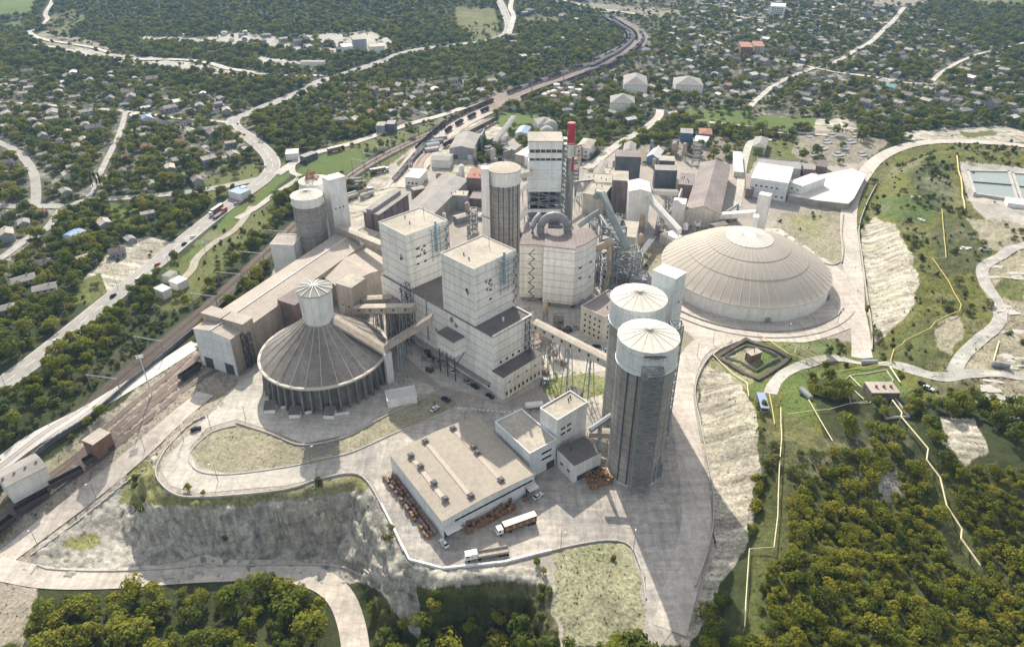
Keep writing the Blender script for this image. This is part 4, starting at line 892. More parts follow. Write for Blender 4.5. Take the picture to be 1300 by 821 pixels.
# --- raw mill building and cyclone tower
rm = thing('filter_building', 'white banded filter building below the cyclone tower, dark flat roof', 'building', (25, 331, 0))
def pxl(px, py, h): p = P(px, py, h); return (p[0]-25, p[1]-331)
front = [pxl(690, 313, 36), pxl(730.8, 317.4, 36), pxl(732.7, 293, 36), pxl(695, 291, 36)]
left = [pxl(659.7, 311, 34.5), pxl(689.7, 312, 34.5), pxl(696, 285, 34.5), pxl(668, 283, 34.5)]
right = [pxl(731.2, 315, 37), pxl(745, 310, 37), pxl(757.8, 301, 37), pxl(750, 290, 37), pxl(733, 292, 37)]
for nm, poly, h_, b in (('front_bay', front, 36, 'white_panel'), ('left_bay', left, 34.5, 'cream_panel'), ('right_bay', right, 37, 'blue_panel')):
    m = MB(); m.prism(poly, 3.2, h_); bb = m.build(nm, M['white_panel' if nm == 'right_bay' else b], rm)
    c = np.mean(np.array(poly), 0); m = MB(); m.prism([tuple(c+(np.array(p)-c)*1.012) for p in poly], h_+.003, h_+.5); m.build('roof', M['roof_brown'], bb)
    m = MB(); m.prism([tuple(c+(np.array(p)-c)*.86) for p in poly], -1, 3.2); m.build('plinth', M['grey_wall'], bb)
for pl in (front, left, right):
    xs = [p[0] for p in pl]; ys = [p[1] for p in pl]; FOOT.append((25+sum(xs)/len(xs), 331+sum(ys)/len(ys), (max(xs)-min(xs))/2, (max(ys)-min(ys))/2, 0))
m = MB()
for k, (zx, zz) in enumerate(((.3, 24), (.3, 18), (.75, 24), (.8, 15))):
    a, b = (np.array(right[0]), np.array(right[1])) if zx < .5 else (np.array(right[1]), np.array(right[2]))
    p = a+(b-a)*.5; ang = atan2((b-a)[1], (b-a)[0]); m.rbox((p[0], p[1], zz), (2.2, .3, .8), ang)
m.build('louvre', M['glass'], rm)
m = MB()
p = np.array(front[0]); q = np.array(left[1])
for k in range(11): m.bar((p[0]-7.5+(k % 2)*3, p[1]-.7, 4+2.8*k), (p[0]-7.5+((k+1) % 2)*3, p[1]-.7, 6.8+2.8*k), .35); m.bar((p[0]-8, p[1]-.9, 4+2.8*k), (p[0]-4, p[1]-.9, 4+2.8*k), .14)
m.build('stair', M['steel_dark'], rm)
for k in range(4):
    x = front[0][0]+1.5+k*4; m = MB(); m.box(x, x+2.6, front[0][1]+.4, front[0][1]+1.8, -.2, 3.0); m.build('plinth_door', M['white_wall'] if k % 2 else M['glass'], rm)
# arched duct
rt = thing('arched_duct', 'big grey arched duct bridging above the filter building roof', 'duct', (21, 343, 0))
m = MB(); pts = []
for t in np.linspace(pi, 0, 15): pts.append((1.5+7.2*cos(t), 2.5, 37+8.0*sin(t)))
pts = [(-5.7, 2.5, 33)]+pts+[(8.7, 2.5, 31)]
m.tube(pts, 2.1, 16); m.build('duct', M['duct'], rt, smooth_ang=40)
m = MB(); m.tube([(-10, 1.5, 34), (-10, 1.5, 39), (-8.4, 4, 42), (-6, 8, 43)], 1.5, 12); m.build('side_duct', M['duct'], rt, smooth_ang=40)
m = MB()
for t in np.linspace(pi, 0, 9): m.tube([(1.5+7.2*cos(t)-.2*sin(t), 2.5, 37+8.0*sin(t)+.2*cos(t)), (1.5+7.2*cos(t)+.2*sin(t), 2.5, 37+8.0*sin(t)-.2*cos(t))], 2.3, 16)
m.build('flange', M['steel'], rt)

# cyclone (preheater) tower
ph = thing('preheater_tower', 'tall white clad tower on an open steel frame beside the red chimney', 'tower', (22.0, 405, 0)); FOOT.append((22, 412, 12, 10, 0))
Yf = 405.0; xl = (671-650)/F*(Yf*CT+(HC-68)*ST); xr = (714.5-650)/F*(Yf*CT+(HC-68)*ST); xl -= 22; xr -= 22
ztop = topz(Yf, 180); z1 = topz(Yf, 186); zw1 = topz(Yf, 190); zw0 = topz(Yf, 194.5); zv1 = topz(Yf, 201); zv0 = topz(Yf, 204.5); zb = topz(Yf, 243.5)
D = 17
m = MB(); m.box(xl, xr, 0, D, zb, zv0-.01); m.build('cladding', M['blue_panel'], ph); m = MB(); m.box(xl+.5, xr-.5, .9, D-.5, zv0+.01, ztop-.4); m.build('inner_core', M['steel_dark'], ph)
m = MB(); m.box(xl, xr, 0, D, zv1, zw0); m.box(xl, xr, 0, D, zw1, ztop); m.build('upper_cladding', M['white_wall'], ph)
m = MB(); m.box(xl-.4, xr+.4, -.4, D+.4, ztop+.003, ztop+.5); m.build('roof', M['roof_cream'], ph)
for k in range(6):
    m = MB(); x = xl+.6+k*(xr-xl-1)/6; m.box(x, x+.35, .05, .5, zv0, zv1); m.box(x, x+.35, .05, .5, zw0, zw1); m.build('mullion', M['white_wall'], ph)
m = MB(); m.truss(xl+.3, xr-.3, .3, D-.3, 0, zb, 9, .4); m.truss(xl+7, xr-7, .5, D-1, 0, zb, 9, .3)
for z in np.linspace(6, zb-4, 6): m.box(xl+.2, xr-.2, .5, D-.5, z, z+.25)
m.build('frame', M['steel'], ph)
m = MB(); z = topz(Yf, 267); m.box(xl-.3, xr+.3, -.3, -.02, z-1.3, z+.8); m.build('girder', M['pale_wall'], ph)
m = MB()
for x in (xl+4, xl+9.5, xl+15): m.lathe([(.7, zb-22), (2.3, zb-13), (2.3, zb-3), (1.2, zb-1)], 16, (x, 7))
m.build('cyclone', M['steel_dark'], ph, smooth_ang=40)
m = MB(); m.truss(xr+.4, xr+3.0, 1, 6, 0, ztop-4, 20, .22)
for k in range(20): m.box(xr+.5, xr+2.9, 1.1, 5.9, 3.4*k+2, 3.4*k+2.15)
m.build('stair_tower', M['steel'], ph)
m = MB(); m.tube([(xr+5.5, 3, 30), (xr+6, 2, 38), (xr+4.5, 3, 46), (xr+5, 5, 54)], 1.5, 12); m.tube([(xr+7, 4, 14), (xr+6.4, 3, 30), (xr+5, 5, 40)], 1.1, 12); m.build('downcomer', M['duct'], ph, smooth_ang=40)
# chimney
Yc = 430.0; xc = (725.5-650)/F*(Yc*CT+(HC-66)*ST)
ch = thing('chimney', 'slim chimney painted in red and white bands above the works', 'chimney', (xc, Yc, 0)); FOOT.append((xc, Yc, 3, 3, 0))
zs = [topz(Yc, v) for v in (155.7, 180.6, 198.5, 216)]
for (a, b), mt, nm in zip(((zs[1], zs[0]), (zs[2], zs[1]), (zs[3], zs[2]), (-1, zs[3])), ('red_paint', 'stack_white', 'red_paint', 'duct'), ('red_band', 'white_band', 'red_band', 'shaft')):
    m = MB(); ra = 2.35+.6*(1-a/zs[0]); rb = 2.35+.6*(1-b/zs[0]); m.lathe([(ra, a), (rb, b)], 28); m.build(nm, M[mt], ch, smooth_ang=40)
m = MB()
for z in (zs[0]-1, zs[0]-7.5, zs[1]-1, zs[2]-1): m.lathe([(2.6, z), (2.7, z+.3), (2.6, z+.6)], 28)
m.build('ring', M['red_paint'], ch)
m = MB()
for s in (-2.4, 2.4): m.bar((s, -2.4, 20), (s*.9, -2.2, zs[0]-3), .2)
m.build('ladder', M['steel'], ch)

# --- duct cluster between filter building and the dome
dc = thing('cooler_duct', 'pair of green-grey pipes sloping down beside the filter building', 'duct', (60, 340, 0))
def lw(o, px, py, Y):   # local point on plane y=Y seen at pixel
    z = topz(Y, py); d = Y*CT+(HC-z)*ST; return ((px-650)/F*d-o[0], Y-o[1], z)
o_ = (60, 340)
m = MB(); m.tube([lw(o_, 757, 250, 362), lw(o_, 760, 245, 360), lw(o_, 765, 246, 358), lw(o_, 778, 278, 346), lw(o_, 797, 316, 334)], 2.0, 14)
m.build('main_pipe', M['duct_green'], dc, smooth_ang=40)
m = MB(); m.tube([lw(o_, 762, 274, 362), lw(o_, 772, 290, 350), lw(o_, 790, 312, 338)], 1.1, 12); m.tube([lw(o_, 735, 287, 356), lw(o_, 750, 275, 356), lw(o_, 762, 268, 356)], 1.5, 12); m.build('branch_pipe', M['duct_green'], dc, smooth_ang=40)
m = MB(); m.tube([lw(o_, 750, 318, 338), lw(o_, 765, 312, 338), lw(o_, 779, 305, 338)], 2.0, 12); m.tube([lw(o_, 774, 310, 338), lw(o_, 774, 340, 338), lw(o_, 768, 370, 338)], 1.4, 12); m.build('tan_pipe', M['duct_tan'], dc, smooth_ang=40)
m = MB(); m.truss(-11, 2, 8, 17, 0, 37, 9, .4, diag=2); m.truss(-5, 8, -2, 6, 0, 27, 7, .35, diag=2); m.truss(6, 12, 6, 12, 0, 20, 5, .35); m.truss(-11, -3, -4, 6, 0, 22, 6, .3); m.truss(4, 13, -6, 0, 0, 14, 4, .3, diag=2)
for z in (8, 15, 24, 32): m.box(-11, 2, 8, 17, z, z+.2)
for z in (6, 12): m.box(4, 13, -6, 0, z, z+.2)
m.build('frame', M['steel'], dc)
bld('cooler_house', 'small cream-roofed block with dark legs below the sloping pipes', 'building', (788, 300), (807, 302), (808, 282), 22, 'cream_wall', 'roof_cream', z0=0, wins=[('L', 3, 2, 1.6, 1.4, 2, 10)])
bld('cooler_house', 'dark low plant room under the sloping pipes', 'building', (757, 345), (805, 350), (808, 335), 7, 'grey_wall', 'roof_brown', wins=[('L', 2, 1, 1.2, 1.2, 2, 4, .6, .9)])

# --- right rear plant
W1 = bld('transfer_tower', 'white boxy transfer tower with a conveyor sloping to the dome', 'tower', (799, 243), (826, 244), (828, 231), 26, 'white_wall', 'roof_white', kind='gable', axis='y', pitch=.25)
bld('plant_block', 'tall mauve concrete block left of the white transfer tower', 'building', (778, 229), (798, 230), (800, 218), 24, 'mauve_concrete', 'roof_cream')
bld('plant_block', 'dark square tower block with a pale flat roof behind the works', 'building', (782, 199), (814, 200), (816, 192.5), 22, 'dark_wall', 'roof_brown')
bld('plant_block', 'dark grey two-storey block with a light roof edge', 'building', (832, 216), (860, 217), (861, 210.5), 15, 'dark_wall', 'roof_grey')
bld('plant_block', 'small dark block with pale roof behind the two-storey one', 'building', (837, 204), (857, 205), (859, 199), 14, 'dark_wall', 'roof_cream')
bld('plant_block', 'brown block with black roof vents beside the long brown shed', 'building', (861, 234), (880, 236), (888, 222), 11, 'brown_wall', 'roof_brown', vents=4)
bld('plant_block', 'white cube at the near corner of the long brown shed', 'building', (854, 258), (870, 260), (873, 253), 16, 'white_wall', 'roof_white')
bld('plant_shed', 'pale low shed with equipment on its roof left of the dome', 'shed', (838, 297), (860, 310), (869, 302), 6, 'cream_wall', 'roof_white', vents=2)
# flat roof complex left of transfer tower
for k, (A, B, C_, h_, lb) in enumerate((((740, 246), (766, 250), (776, 236), 14, 'pale flat roofed workshop with vents just right of the chimney foot'), ((741, 231), (776, 233), (780, 222), 12, 'sunlit flat roofed workshop behind the pipe bend'),
        ((770, 222), (800, 222), (803, 214), 8, 'low cream roofed store behind the mauve block'))):
    bld('workshop', lb, 'building', A, B, C_, h_, 'cream_wall', 'roof_cream', vents=4, parapet=.4)
bld('long_shed', 'long brown-grey gabled shed running back from the white cube', 'hall', (870.7, 266), (914, 271.6), (936, 212), 11, 'cream_wall', 'roof_brown', kind='gable', axis='y', pitch=.35)
bld('laboratory', 'white two-storey office hall with small windows and bright roof', 'building', (953.6, 226), (1001, 233), (1004, 212.5), 14, 'blue_panel', 'roof_white', wins=[('L', 5, 1, 1.5, 1.1, 8.2, 10, .1, .8), ('L', 5, 1, 1.5, 1.1, 1.8, 4, .2, .98)])
bld('laboratory', 'white annexe joined right of the office hall with bright roof', 'building', (1001.5, 231), (1019, 237), (1027, 219), 11, 'white_wall', 'roof_white', wins=[('L', 2, 1, 1.3, 1.1, 6.5, 8)])
bld('store_hall', 'long low flat roofed hall behind the white office hall', 'building', (962, 211), (1017, 216), (1019, 206), 6, 'grey_wall', 'roof_grey', parapet=.5)
bld('store_hall', 'small brown flat roofed store near the pale slab', 'building', (1021, 215), (1035, 216), (1037, 209), 6, 'brown_wall', 'roof_grey')
bld('store_hall', 'brown store with dark roof beside the haul road junction', 'building', (1036, 211), (1050, 213), (1053, 206), 5, 'brown_wall', 'roof_dark')
bld('store_hall', 'narrow brown hall wedged between shed and office hall', 'building', (947, 240), (957, 241), (960, 222), 7, 'brown_wall', 'roof_brown')
bld('store_hall', 'pale flat roofed strip building along the access lane', 'building', (932, 218), (944, 219), (950, 194), 4, 'cream_wall', 'roof_white')
# bright slab on a retaining wall
sl = [P(*p, 5) for p in ((1001, 247), (1024, 240), (1040, 222), (1082, 214), (1100, 222), (1084, 252), (1077, 258.5), (1036, 254))]
rt = thing('loading_platform', 'dazzling white concrete platform above a grey retaining wall', 'platform', (sl[0][0]+15, sl[0][1], 0)); L_ = rt.location
m = MB(); m.prism([(p[0]-L_[0], p[1]-L_[1]) for p in sl], -2, 4.6); m.build('retaining_wall', M['concrete_old'], rt)
m = MB(); m.prism([(p[0]-L_[0], p[1]-L_[1]) for p in sl], 4.603, 5); m.build('deck', M['slab'], rt)
FOOT.append((L_[0]+12, L_[1]+2, 22, 14, 0))
bld('elevator_tower', 'white elevator tower just behind the great dome', 'tower', (963, 247), (977, 250), (981, 246.5), 25, 'white_wall', 'roof_white', wins=[('R', 1, 3, .9, .9, 4, 20)])
bld('elevator_tower', 'small white box leaning against the tower behind the dome', 'tower', (956, 276), (963, 277), (965, 273), 14, 'white_wall', 'roof_white')
# steel fins / railing beside platform
# conveyors
def gallery(label, A, B, wdt, hh, wall='pale_wall', roof='roof_cream', sup=(), name='conveyor_gallery', win=0, ground=0.0, sw=2.2, tube_=False):
    A = np.array(A, float); B = np.array(B, float); mid = (A+B)/2; d = B-A; L = float(np.linalg.norm(d)); dh = d/L; ang = atan2(d[1], d[0])
    root = thing(name, label, 'conveyor', (float(mid[0]), float(mid[1]), ground))
    n = np.array((-sin(ang), cos(ang), 0)); up = np.array((0, 0, 1.0)); c0 = mid-np.array((mid[0]-mid[0], 0, 0))
    def q(p, s, h): r = p+n*s+up*h; return (r[0]-mid[0], r[1]-mid[1], r[2]-ground)
    m = MB()
    if tube_: m.tube([q(A, 0, 0), q(B, 0, 0)], wdt/2, 14); m.build('gallery', M[wall], root, smooth_ang=40)
    else:
        vs = [q(p, s, h) for p in (A, B) for s, h in ((-wdt/2, 0), (wdt/2, 0), (wdt/2, hh), (-wdt/2, hh))]
        m.add(vs, [(0, 1, 2, 3), (7, 6, 5, 4), (0, 4, 5, 1), (1, 5, 6, 2), (2, 6, 7, 3), (3, 7, 4, 0)]); g = m.build('gallery', M[wall], root)
        m = MB(); vs = [q(p, s, h) for p in (A-dh*.2, B+dh*.2) for s, h in ((-wdt/2-.2, hh+.003), (wdt/2+.2, hh+.003), (wdt/2+.2, hh+.1), (0, hh+.45), (-wdt/2-.2, hh+.1))]
        m.add(vs, [(0, 5, 6, 1), (1, 6, 7, 2), (2, 7, 8, 3), (3, 8, 9, 4), (4, 9, 5, 0), (5, 9, 8, 7, 6), (0, 1, 2, 3, 4)]); m.build('roof', M[roof], root)
        for k in range(win):
            m = MB(); p = A+d*((k+.5)/win)
            for s in (-1, 1):
                vs = [q(p+dh*e, s*(wdt/2+.04), h) for e, h in ((-.5, hh*.4), (.5, hh*.4), (.5, hh*.75), (-.5, hh*.75))]; m.add(vs, [(0, 1, 2, 3)])
            m.build('window', M['glass'], root)
    for f in sup:
        p = A+d*f; zt = p[2]-ground-.1; m = MB()
        for s in (-1, 1):
            for e in (-1, 1):
                a = p+n*s*sw*1.25+dh*e*sw*.7; b = p+n*s*sw*.6+dh*e*sw*.25
                m.bar((a[0]-mid[0], a[1]-mid[1], -.5), (b[0]-mid[0], b[1]-mid[1], zt), .35)
        nb = max(2, int(zt/4))
        for k in range(nb):
            z = zt*(k+.5)/nb; t = z/zt; r1 = sw*(1.25-.65*t)
            a = p+n*r1; b = p-n*r1; m.bar((a[0]-mid[0], a[1]-mid[1], z), (b[0]-mid[0], b[1]-mid[1], z), .2)
            z2 = min(zt, z+zt/nb); r2 = sw*(1.25-.65*z2/zt); b2 = p-n*r2*(-1 if k % 2 else 1); a2_ = p+n*r1*(-1 if k % 2 else 1)
            m.bar((a2_[0]-mid[0], a2_[1]-mid[1], z), (b2[0]-mid[0], b2[1]-mid[1], z2), .2)
        m.build('trestle', M['steel'], root)
    return root
def LP(px, py, Y):
    z = topz(Y, py); return ((px-650)/F*(Y*CT+(HC-z)*ST), Y, z)
gallery('long cream conveyor gallery sloping from mill block to the front silos', P(678, 416, 26), P(780, 468, 22.5), 4.0, 3.6, 'cream_wall', 'roof_cream', sup=(.2, .45, .72), win=9)
gallery('sloping conveyor gallery from the left elevator tower to the rear mill tower', LP(431, 293, 388), LP(487, 316, 352), 4.4, 3.2, 'tan_wall', 'roof_cream', sup=(.5,))
gallery('conveyor gallery sloping from the transfer tower down to the dome', LP(824, 255, 424), LP(862, 297, 396), 3.6, 3.2, 'white_wall', 'roof_white', sup=(.4,))
gallery('low white gallery from the white cube to the tower behind the dome', LP(872, 280, 432), LP(958, 274, 424), 4.0, 3.4, 'white_wall', 'roof_white', sup=(.1, .3, .5), win=0)
gallery('short dark gallery linking transfer tower and long brown shed', LP(828, 246, 434), LP(860, 247, 436), 4.5, 2.5, 'cream_wall', 'roof_grey', sup=(.6,))
gallery('upper brown gallery between cone silo and mill block', LP(452, 396, 292), LP(526, 395, 276), 4, 3.2, 'tan_wall', 'roof_cream', sup=(.35, .6, .8), win=5)
gallery('lower brown gallery slanting up to the left mill wall', LP(490, 444, 262), LP(549, 408, 258), 4, 3.2, 'tan_wall', 'roof_brown', sup=(.3,))
gallery('short brown gallery beside the rear mill tower foot', LP(460, 385, 300), LP(498, 383, 302), 4, 3, 'tan_wall', 'roof_cream', sup=(.5,))
gallery('long grey conveyor rising out of the trees behind the works', gp(628, 186, 2), gp(652, 163, 9), 4, 2.6, 'pale_wall', 'roof_grey')
gallery('thin conveyor bridge linking packing tower and the front silo', LP(749, 548, 205), LP(775, 530, 209), 1.6, 1.4, 'steel', 'steel', sup=(.5,), sw=1.0)
gallery('ground-level beige duct between packing tower and front silo', LP(748, 552, 218), LP(776, 553, 216), 3, 2.4, 'tan_wall', 'roof_cream')
gallery('pale pipe bridge running left from the preheater tower to the silo', LP(657, 226, 400), LP(676, 222, 402), 3.4, 2.8, 'cream_wall', 'roof_cream')
bld('transfer_house', 'tan transfer house on legs above the cone silo', 'building', (426, 360), (446, 366), (461, 353), 30, 'tan_wall', 'roof_cream', z0=12, wins=[('L', 2, 1, 1.0, 1.0, 6, 8)])
bld('transfer_house', 'lower dark half of the transfer structure above the cone silo', 'building', (428, 379), (455, 384), (459, 372), 14, 'dark_wall', 'roof_brown')
bld('transfer_house', 'pointed mauve hopper house between cone silo and mill block', 'building', (488, 384), (505, 392), (520, 382), 19, 'mauve_concrete', 'roof_brown', kind='hip', pitch=.5)

# --- left long shed
ls = bld('long_shed', 'huge long clinker shed with a brown roof and pale end wall with doors', 'hall', (245.3, 417.2), (292, 431.0), (483, 296), 15.2, 'tan_wall', 'roof_pink', z0=-6, kind='gable', axis='y', pitch=.16)
rt, w, d, Hh, fc = ls
sgn = 1
# end wall skin, doors, cross monitors and the side stair
def nearside(root, w, d):
    best = None
    for nx, ny, D in ((1, 0, w/2), (-1, 0, w/2), (0, 1, d/2), (0, -1, d/2)):
        a = root.rotation_euler[2]; y = nx*sin(a)+ny*cos(a)
        p = (root.location[0]+(nx*cos(a)-ny*sin(a))*D, root.location[1]+y*D)
        if best is None or p[1] < best[0]: best = (p[1], (nx, ny), D)
    return best[1], best[2]
(nx, ny), D = nearside(rt, w, d)
s = ny if ny else nx
rh = w/2*.16
m = MB(); y0 = s*(d/2+.04); y1 = s*(d/2+.12)
m.add([(-w/2, y0, -.5), (w/2, y0, -.5), (w/2, y0, Hh), (0, y0, Hh+rh), (-w/2, y0, Hh), (-w/2, y1, -.5), (w/2, y1, -.5), (w/2, y1, Hh), (0, y1, Hh+rh), (-w/2, y1, Hh)],
      [(0, 1, 2, 3, 4), (9, 8, 7, 6, 5), (0, 5, 6, 1), (1, 6, 7, 2), (2, 7, 8, 3), (3, 8, 9, 4), (4, 9, 5, 0)]); m.build('end_wall', M['blue_panel'], rt)
for x in (-w*.27, w*.30):
    m = MB(); m.box(x-2.6, x+2.6, min(y0, s*(d/2+.25)), max(y0, s*(d/2+.25)), 0, 6); m.build('door', M['steel_dark'], rt)
for yy, ww, lft in ((s*(d/2-11), 6.5, 0),):
    for sx in (-1, 1):
        x0, x1 = sorted((sx*.6, sx*(w/2+1.5))); m = MB()
        m.box(x0, x1, yy-ww/2, yy+ww/2, Hh-1.5, Hh+rh+2.2); mm = m.build('roof_monitor', M['tan_wall'], rt)
        m = MB(); m.box(x0-.2, x1+.2, yy-ww/2-.3, yy+ww/2+.3, Hh+rh+2.203, Hh+rh+2.5); m.build('monitor_roof', M['roof_pink'], mm)
m = MB(); m.bar((0, -d/2, Hh+rh+.4), (0, d/2, Hh+rh+.4), .5); m.build('ridge_cap', M['roof_white'], rt)
m = MB(); side = w/2+.3
sd = 1 if (cos(rt.rotation_euler[2]) > 0) else -1
m.truss(*sorted((sd*(w/2+.3), sd*(w/2+3))), *sorted((s*(d/2-6), s*(d/2-9.5))), 0, Hh-1, 6, .2); m.build('stair_tower', M['steel_dark'], rt)
bld('side_block', 'blank brown block built against the long shed behind the cone silo', 'building', (352, 381), (374, 388), (391, 372), 17, 'brown_wall', 'roof_brown', z0=-6)
bld('shed_wing', 'broad brown roofed rear wing of the long clinker shed', 'hall', (388, 336), (432, 366), (490, 330), 13, 'tan_wall', 'roof_pink', z0=-5, kind='gable', axis='x', pitch=.12)
bld('substation', 'small white block with dark stair left of the left silos', 'building', (343, 311), (372.6, 312), (381, 298.5), 14, 'white_wall', 'roof_cream', z0=-6, parapet=.4)
# dark silo battery
bt = thing('silo_battery', 'row of dark mauve concrete silos behind the rear mill tower', 'silo', (-88, 385, 0))
pA_ = np.array(P(470, 268, 24)[:2]); pB_ = np.array(P(502, 246, 24)[:2]); uu = (pB_-pA_)/np.linalg.norm(pB_-pA_); vv = np.array((uu[1], -uu[0]))
for k in range(5):
    for j in range(2):
        c = pA_+(pB_-pA_)*k/4.0-np.array((-88, 385))+vv*(j*6.6-1)
        m = MB(); m.cyl(float(c[0]), float(c[1]), -3, 24, 3.4, 20); m.build('silo_cell', M['mauve_concrete'], bt, smooth_ang=40)
m = MB(); c = (pA_+pB_)/2-np.array((-88, 385))+vv*2.2; m.rbox((float(c[0]), float(c[1]), 24.003), (float(np.linalg.norm(pB_-pA_))+7, 12.5, .5), atan2(uu[1], uu[0])); m.rbox((float(c[0])-1, float(c[1])-1, 24.503), (float(np.linalg.norm(pB_-pA_))+4, 4, 2.2), atan2(uu[1], uu[0])); m.build('roof', M['roof_grey'], bt)
FOOT.append((-88+float(c[0]), 385+float(c[1]), 24, 8, atan2(uu[1], uu[0])))

# --- packing buildings
p1 = bld('packing_hall', 'large packing hall with wide beige roof, light strips and eight vents', 'hall', (495.2, 576.7), (561.6, 661.7), (676.6, 599.6), 8.6, 'blue_panel', 'roof_beige', kind='gable', axis='x', pitch=.05, over=.3,
         wins=[('R', 14, 1, 2.3, .9, 5.2, 6.6, .12, .98)])
rt, w, d, Hh, fc = p1
for px, py in ((575.3, 543.6), (540.1, 560.1), (522, 578.1), (534.1, 591.6), (551, 613), (565.3, 633), (601.1, 567.3), (606.2, 574.4), (636, 608.8), (597.9, 629.4)):
    p = local(rt, P(px, py+1.5, 9.2)); m = MB(); m.box(-.9, .9, -.9, .9, 0, 1.1); m.box(-1.15, 1.15, -1.15, 1.15, 1.1, 1.5); m.box(-.7, .7, -.7, .7, 1.5, 1.9)
    m.build('roof_vent', M['roof_dark'], rt, loc=(p[0], p[1], Hh+.25))
for a, b in (((575.3, 544.5), (638, 612)), ((541, 562), (598.5, 632)), ((522.5, 580), (566.5, 637))):
    q0 = local(rt, P(*a, 9.2)); q1_ = local(rt, P(*b, 9.2)); m = MB()
    dx, dy = q1_[0]-q0[0], q1_[1]-q0[1]; L = hypot(dx, dy); ny_ = 12
    for k in range(ny_):
        t = (k+.5)/ny_; X, Y_ = q0[0]+dx*t, q0[1]+dy*t; zz = Hh+.25+(d/2-abs(Y_))*.05
        m.rbox((X, Y_, zz-.02), (L/ny_-.02, 1.7, .2), atan2(dy, dx))
    m.build('light_strip', M['dome_skin'], rt)
m = MB(); q = local(rt, P(564.4, 681.7, 0)); 
fL = fc[-1]; _, (fx, fy), FL, FD = fL
m = MB()
tx, ty = -fy, fx
if tx*cos(rt.rotation_euler[2])-ty*sin(rt.rotation_euler[2]) < 0: tx, ty = -tx, -ty
def wq(s, o, z): return (fx*(FD+o)+tx*s*FL, fy*(FD+o)+ty*s*FL, z)
for s0, s1, h_ in ((-.49, -.36, 4.4), (.40, .49, 4.2)):
    m = MB(); a = wq(s0, .05, 0); b = wq(s1, .05, 0); m.add([wq(s0, .08, .1), wq(s1, .08, .1), wq(s1, .08, h_), wq(s0, .08, h_)], [(0, 1, 2, 3)]); m.add([wq(s0, .02, .1), wq(s1, .02, .1), wq(s1, .02, h_), wq(s0, .02, h_)], [(0, 1, 2, 3)]); m.build('door', M['steel_dark'], rt)
    m = MB(); vs = [wq(s0-.01, .1, h_+.6), wq(s1+.01, .1, h_+.6), wq(s1+.01, 3.2, h_+.1), wq(s0-.01, 3.2, h_+.1)]; m.add(vs+[(x, y, z+.2) for x, y, z in vs], [(3, 2, 1, 0), (4, 5, 6, 7), (0, 1, 5, 4), (1, 2, 6, 5), (2, 3, 7, 6), (3, 0, 4, 7)]); m.build('canopy', M['roof_white'], rt)
bld('packing_block', 'middle packing block with cream roof between hall and tower', 'building', (628.8, 537), (672.6, 577.3), (706, 558.7), 12.5, 'blue_panel', 'roof_cream', parapet=.7, wins=[('R', 2, 1, 2.6, .9, 9, 10.4, .45, .8), ('R', 2, 1, 2.6, .9, 6, 7.4, .45, .8), ('R', 1, 1, 4, 3.6, 0, 3.8, .6, .98, 'door', 'steel_dark')])
bld('packing_tower', 'tallest packing block with two rows of dark windows', 'building', (686, 519.5), (707.5, 535), (749, 514.3), 20.8, 'pale_wall', 'roof_cream', parapet=.6, vents=2, wins=[('R', 2, 1, 2.4, .9, 15.0, 16.4, .1, .5), ('R', 2, 1, 2.4, .9, 12.2, 13.6, .1, .5)])
bld('packing_annexe', 'low annexe with near-black flat roof beside the packing tower', 'building', (707.5, 570), (729, 591), (761, 571.5), 9, 'pale_wall', 'roof_dark', vents=1, wins=[('R', 1, 1, 4, 2.6, 0, 3.2, .05, .5, 'door', 'steel_dark'), ('R', 1, 1, 4, 2.6, 0, 3.2, .5, .98, 'door', 'steel_dark'), ('L', 2, 1, 1.6, 1.0, 3, 5)])
bld('store_hall', 'small flat roofed store behind the packing tower', 'building', (700, 520), (716, 526), (760, 502), 5, 'tan_wall', 'roof_dark')
# office block
bld('office_block', 'cream four-storey office block beside the front silos', 'building', (737.8, 390), (768, 404), (800, 381), 15.2, 'cream_wall', 'roof_brown', parapet=.7,
    wins=[('L', 4, 4, 1.1, 1.3, 1, 14), ('R', 2, 4, 1.1, 1.3, 1, 14, .05, .4)], vents=1)
# storage tank on its side by the packing tower
rt = thing('storage_tank', 'white horizontal tank on a low cradle left of the packing tower', 'tank', P(678, 518, 0), .15)
m = MB(); m.tube([(-4, 0, 2), (-3.6, 0, 2), (3.6, 0, 2), (4, 0, 2)], [.8, 1.4, 1.4, .8], 16); m.build('tank', M['white_wall'], rt, smooth_ang=50)
m = MB(); m.box(-2.8, -2.2, -1, 1, 0, 1.2); m.box(2.2, 2.8, -1, 1, 0, 1.2); m.build('cradle', M['steel'], rt)

# --- mid-distance buildings round the works
def B(name, label, cat, A, B_, C_, h, wall, roof, **kw):
    if 'z0' in kw: return bld(name, label, cat, A, B_, C_, h, wall, roof, **kw)
    z0 = gp((A[0]+B_[0])/2, max(A[1], B_[1])+h*.8)[2]
    return bld(name, label, cat, A, B_, C_, z0+h, wall, roof, z0=z0-.3, **kw)
B('warehouse', 'large grey gabled warehouse beside the railway strip', 'hall', (570.5, 188.4), (601, 189.5), (609.8, 170.5), 9, 'grey_wall', 'roof_grey', kind='gable', axis='y', wins=[('L', 1, 1, 4, 4, 0, 4.5, .75, .95, 'door', 'white_wall'), ('L', 1, 1, 4, 4, 0, 4.5, .15, .35, 'door', 'steel_dark')])
B('workshop', 'white walled workshop with a grey roof by the sidings', 'building', (547.4, 203.7), (570.5, 204.6), (563, 195.4), 6, 'white_wall', 'roof_grey', kind='gable', axis='x', pitch=.15)
B('workshop', 'white signal workshop at the end of the silo battery', 'building', (514, 225), (532.5, 226.5), (535.6, 215), 7, 'white_wall', 'roof_white', wins=[('L', 3, 1, 1.5, 1.2, 2, 4)])
